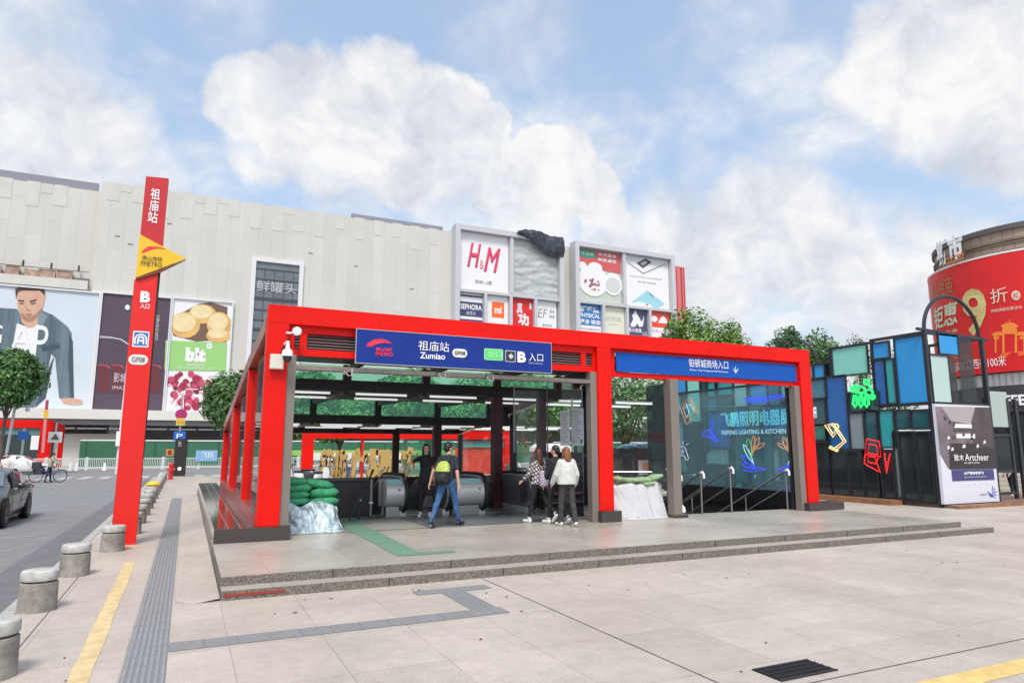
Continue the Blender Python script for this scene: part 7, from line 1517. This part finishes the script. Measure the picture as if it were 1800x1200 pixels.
wd = N.n('ShaderNodeVectorMath', operation='ADD'); N.l(nv.outputs[0], wd.inputs[0]); N.l(wv2.outputs[0], wd.inputs[1]); wdn = N.n('ShaderNodeVectorMath', operation='NORMALIZE'); N.l(wd.outputs[0], wdn.inputs[0])
def blob(px, py, rpx, soft, amp):
    c = Vector(ray(px, py)).normalized(); d = N.n('ShaderNodeVectorMath', operation='DISTANCE'); N.l(wdn.outputs[0], d.inputs[0]); d.inputs[1].default_value = c
    r = rpx/1185.*.82; mr = N.n('ShaderNodeMapRange', interpolation_type='SMOOTHSTEP'); N.l(d.outputs['Value'], mr.inputs[0]); mr.inputs[1].default_value = r*(1+soft); mr.inputs[2].default_value = r*(1-soft); mr.inputs[3].default_value = 0; mr.inputs[4].default_value = amp; return mr.outputs[0]
solid = None
for b_ in ((470,165,95,.25,.9),(560,190,120,.25,1.),(690,200,125,.25,1.),(800,195,90,.25,.9),(860,215,65,.3,.85),(480,250,80,.35,.7),(600,290,90,.35,.8),(730,300,110,.3,.9),(870,300,95,.25,.9),(970,300,95,.25,1.),(1040,330,70,.3,.95),(1070,380,65,.35,.8),(930,375,100,.35,.8),(780,380,90,.4,.7),(640,370,60,.4,.5),
           (1560,120,100,.45,.8),(1680,110,160,.35,1.),(1800,60,160,.35,1.),(1640,200,110,.4,.8),(1780,200,130,.4,.9),(1230,300,60,.5,.45),
           (60,190,130,.4,.75),(150,250,130,.4,.8),(260,290,90,.5,.6),(20,60,140,.5,.6),(1180,440,150,.5,.75),(1350,430,160,.4,.85),(1480,470,130,.5,.8),(1620,540,170,.5,.8),(1250,500,160,.4,.9),(1050,410,70,.5,.6),(420,20,110,.6,.4),(900,40,130,.6,.4),(1300,40,120,.6,.45)):
    o = blob(*b_); solid = o if solid is None else math_(N, 'MAXIMUM', solid, o)
veil = N.n('ShaderNodeMapRange', interpolation_type='SMOOTHSTEP'); N.l(n_big, veil.inputs[0]); veil.inputs[1].default_value = .40; veil.inputs[2].default_value = .72; veil.inputs[3].default_value = .14; veil.inputs[4].default_value = .80
hor = N.n('ShaderNodeMapRange'); N.l(sx.outputs[2], hor.inputs[0]); hor.inputs[1].default_value = .0; hor.inputs[2].default_value = .28; hor.inputs[3].default_value = .70; hor.inputs[4].default_value = 0.
sharp = math_(N, 'ADD', solid, math_(N, 'MULTIPLY', math_(N, 'SUBTRACT', n_fine, .5), math_(N, 'MULTIPLY_ADD', solid, 1.1, .35)))
dens = math_(N, 'MINIMUM', math_(N, 'MAXIMUM', math_(N, 'MAXIMUM', sharp, veil.outputs[0]), hor.outputs[0]), 1.)
den2 = N.n('ShaderNodeMapRange', interpolation_type='SMOOTHSTEP'); N.l(dens, den2.inputs[0]); den2.inputs[1].default_value = .08; den2.inputs[2].default_value = .92
shade = N.n('ShaderNodeMapRange'); N.l(math_(N, 'MULTIPLY_ADD', n_edge, .5, math_(N, 'MULTIPLY', n_big, .5)), shade.inputs[0]); shade.inputs[1].default_value = .38; shade.inputs[2].default_value = .58; shade.inputs[3].default_value = 0.; shade.inputs[4].default_value = 1.
cm = N.n('ShaderNodeMix', data_type='RGBA'); N.l(shade.outputs[0], cm.inputs[0]); cm.inputs[6].default_value = (.66,.70,.79,1); cm.inputs[7].default_value = (1.,1.,1.,1)
bc = N.n('ShaderNodeBackground'); N.l(cm.outputs[2], bc.inputs[0]); bc.inputs[1].default_value = CLOUD
mxs = N.n('ShaderNodeMixShader'); N.l(den2.outputs[0], mxs.inputs[0]); N.l(bg.outputs[0], mxs.inputs[1]); N.l(bc.outputs[0], mxs.inputs[2]); N.l(mxs.outputs[0], out.inputs[0])
L_ = bpy.data.lights.new('sun', 'SUN'); L_.energy = 1.6; L_.angle = R(15); L_.color = (1.,.965,.91); lo = bpy.data.objects.new('sun', L_); C.objects.link(lo)
# sky sun_rotation is measured clockwise from +Y; the same direction for the lamp
sd = Vector((math.sin(R(SR))*math.cos(R(SE)), math.cos(R(SR))*math.cos(R(SE)), math.sin(R(SE)))); lo.rotation_euler = sd.to_track_quat('Z', 'Y').to_euler(); lo.location = (0,0,60)
cd = bpy.data.cameras.new('camera'); co = bpy.data.objects.new('camera', cd); C.objects.link(co); S.camera = co
cd.sensor_width = 36; cd.lens = F/1800*36; cd.clip_end = 3000; cd.clip_start = .05; co.location = (0,0,H)
fw = Vector((cp_*sy_, cp_*cy_, sp_)); co.rotation_euler = fw.to_track_quat('-Z', 'Y').to_euler()
for root, base in WR:
    root.location = base
    for c in KIDS(root): c.location = Vector(c.location)-Vector(base)
S.view_settings.view_transform = 'Standard'; S.view_settings.look = 'None'; S.view_settings.gamma = 1; S.view_settings.exposure = EXPO
S.cycles.max_bounces = 8; S.cycles.transparent_max_bounces = 24; S.cycles.use_denoising = True
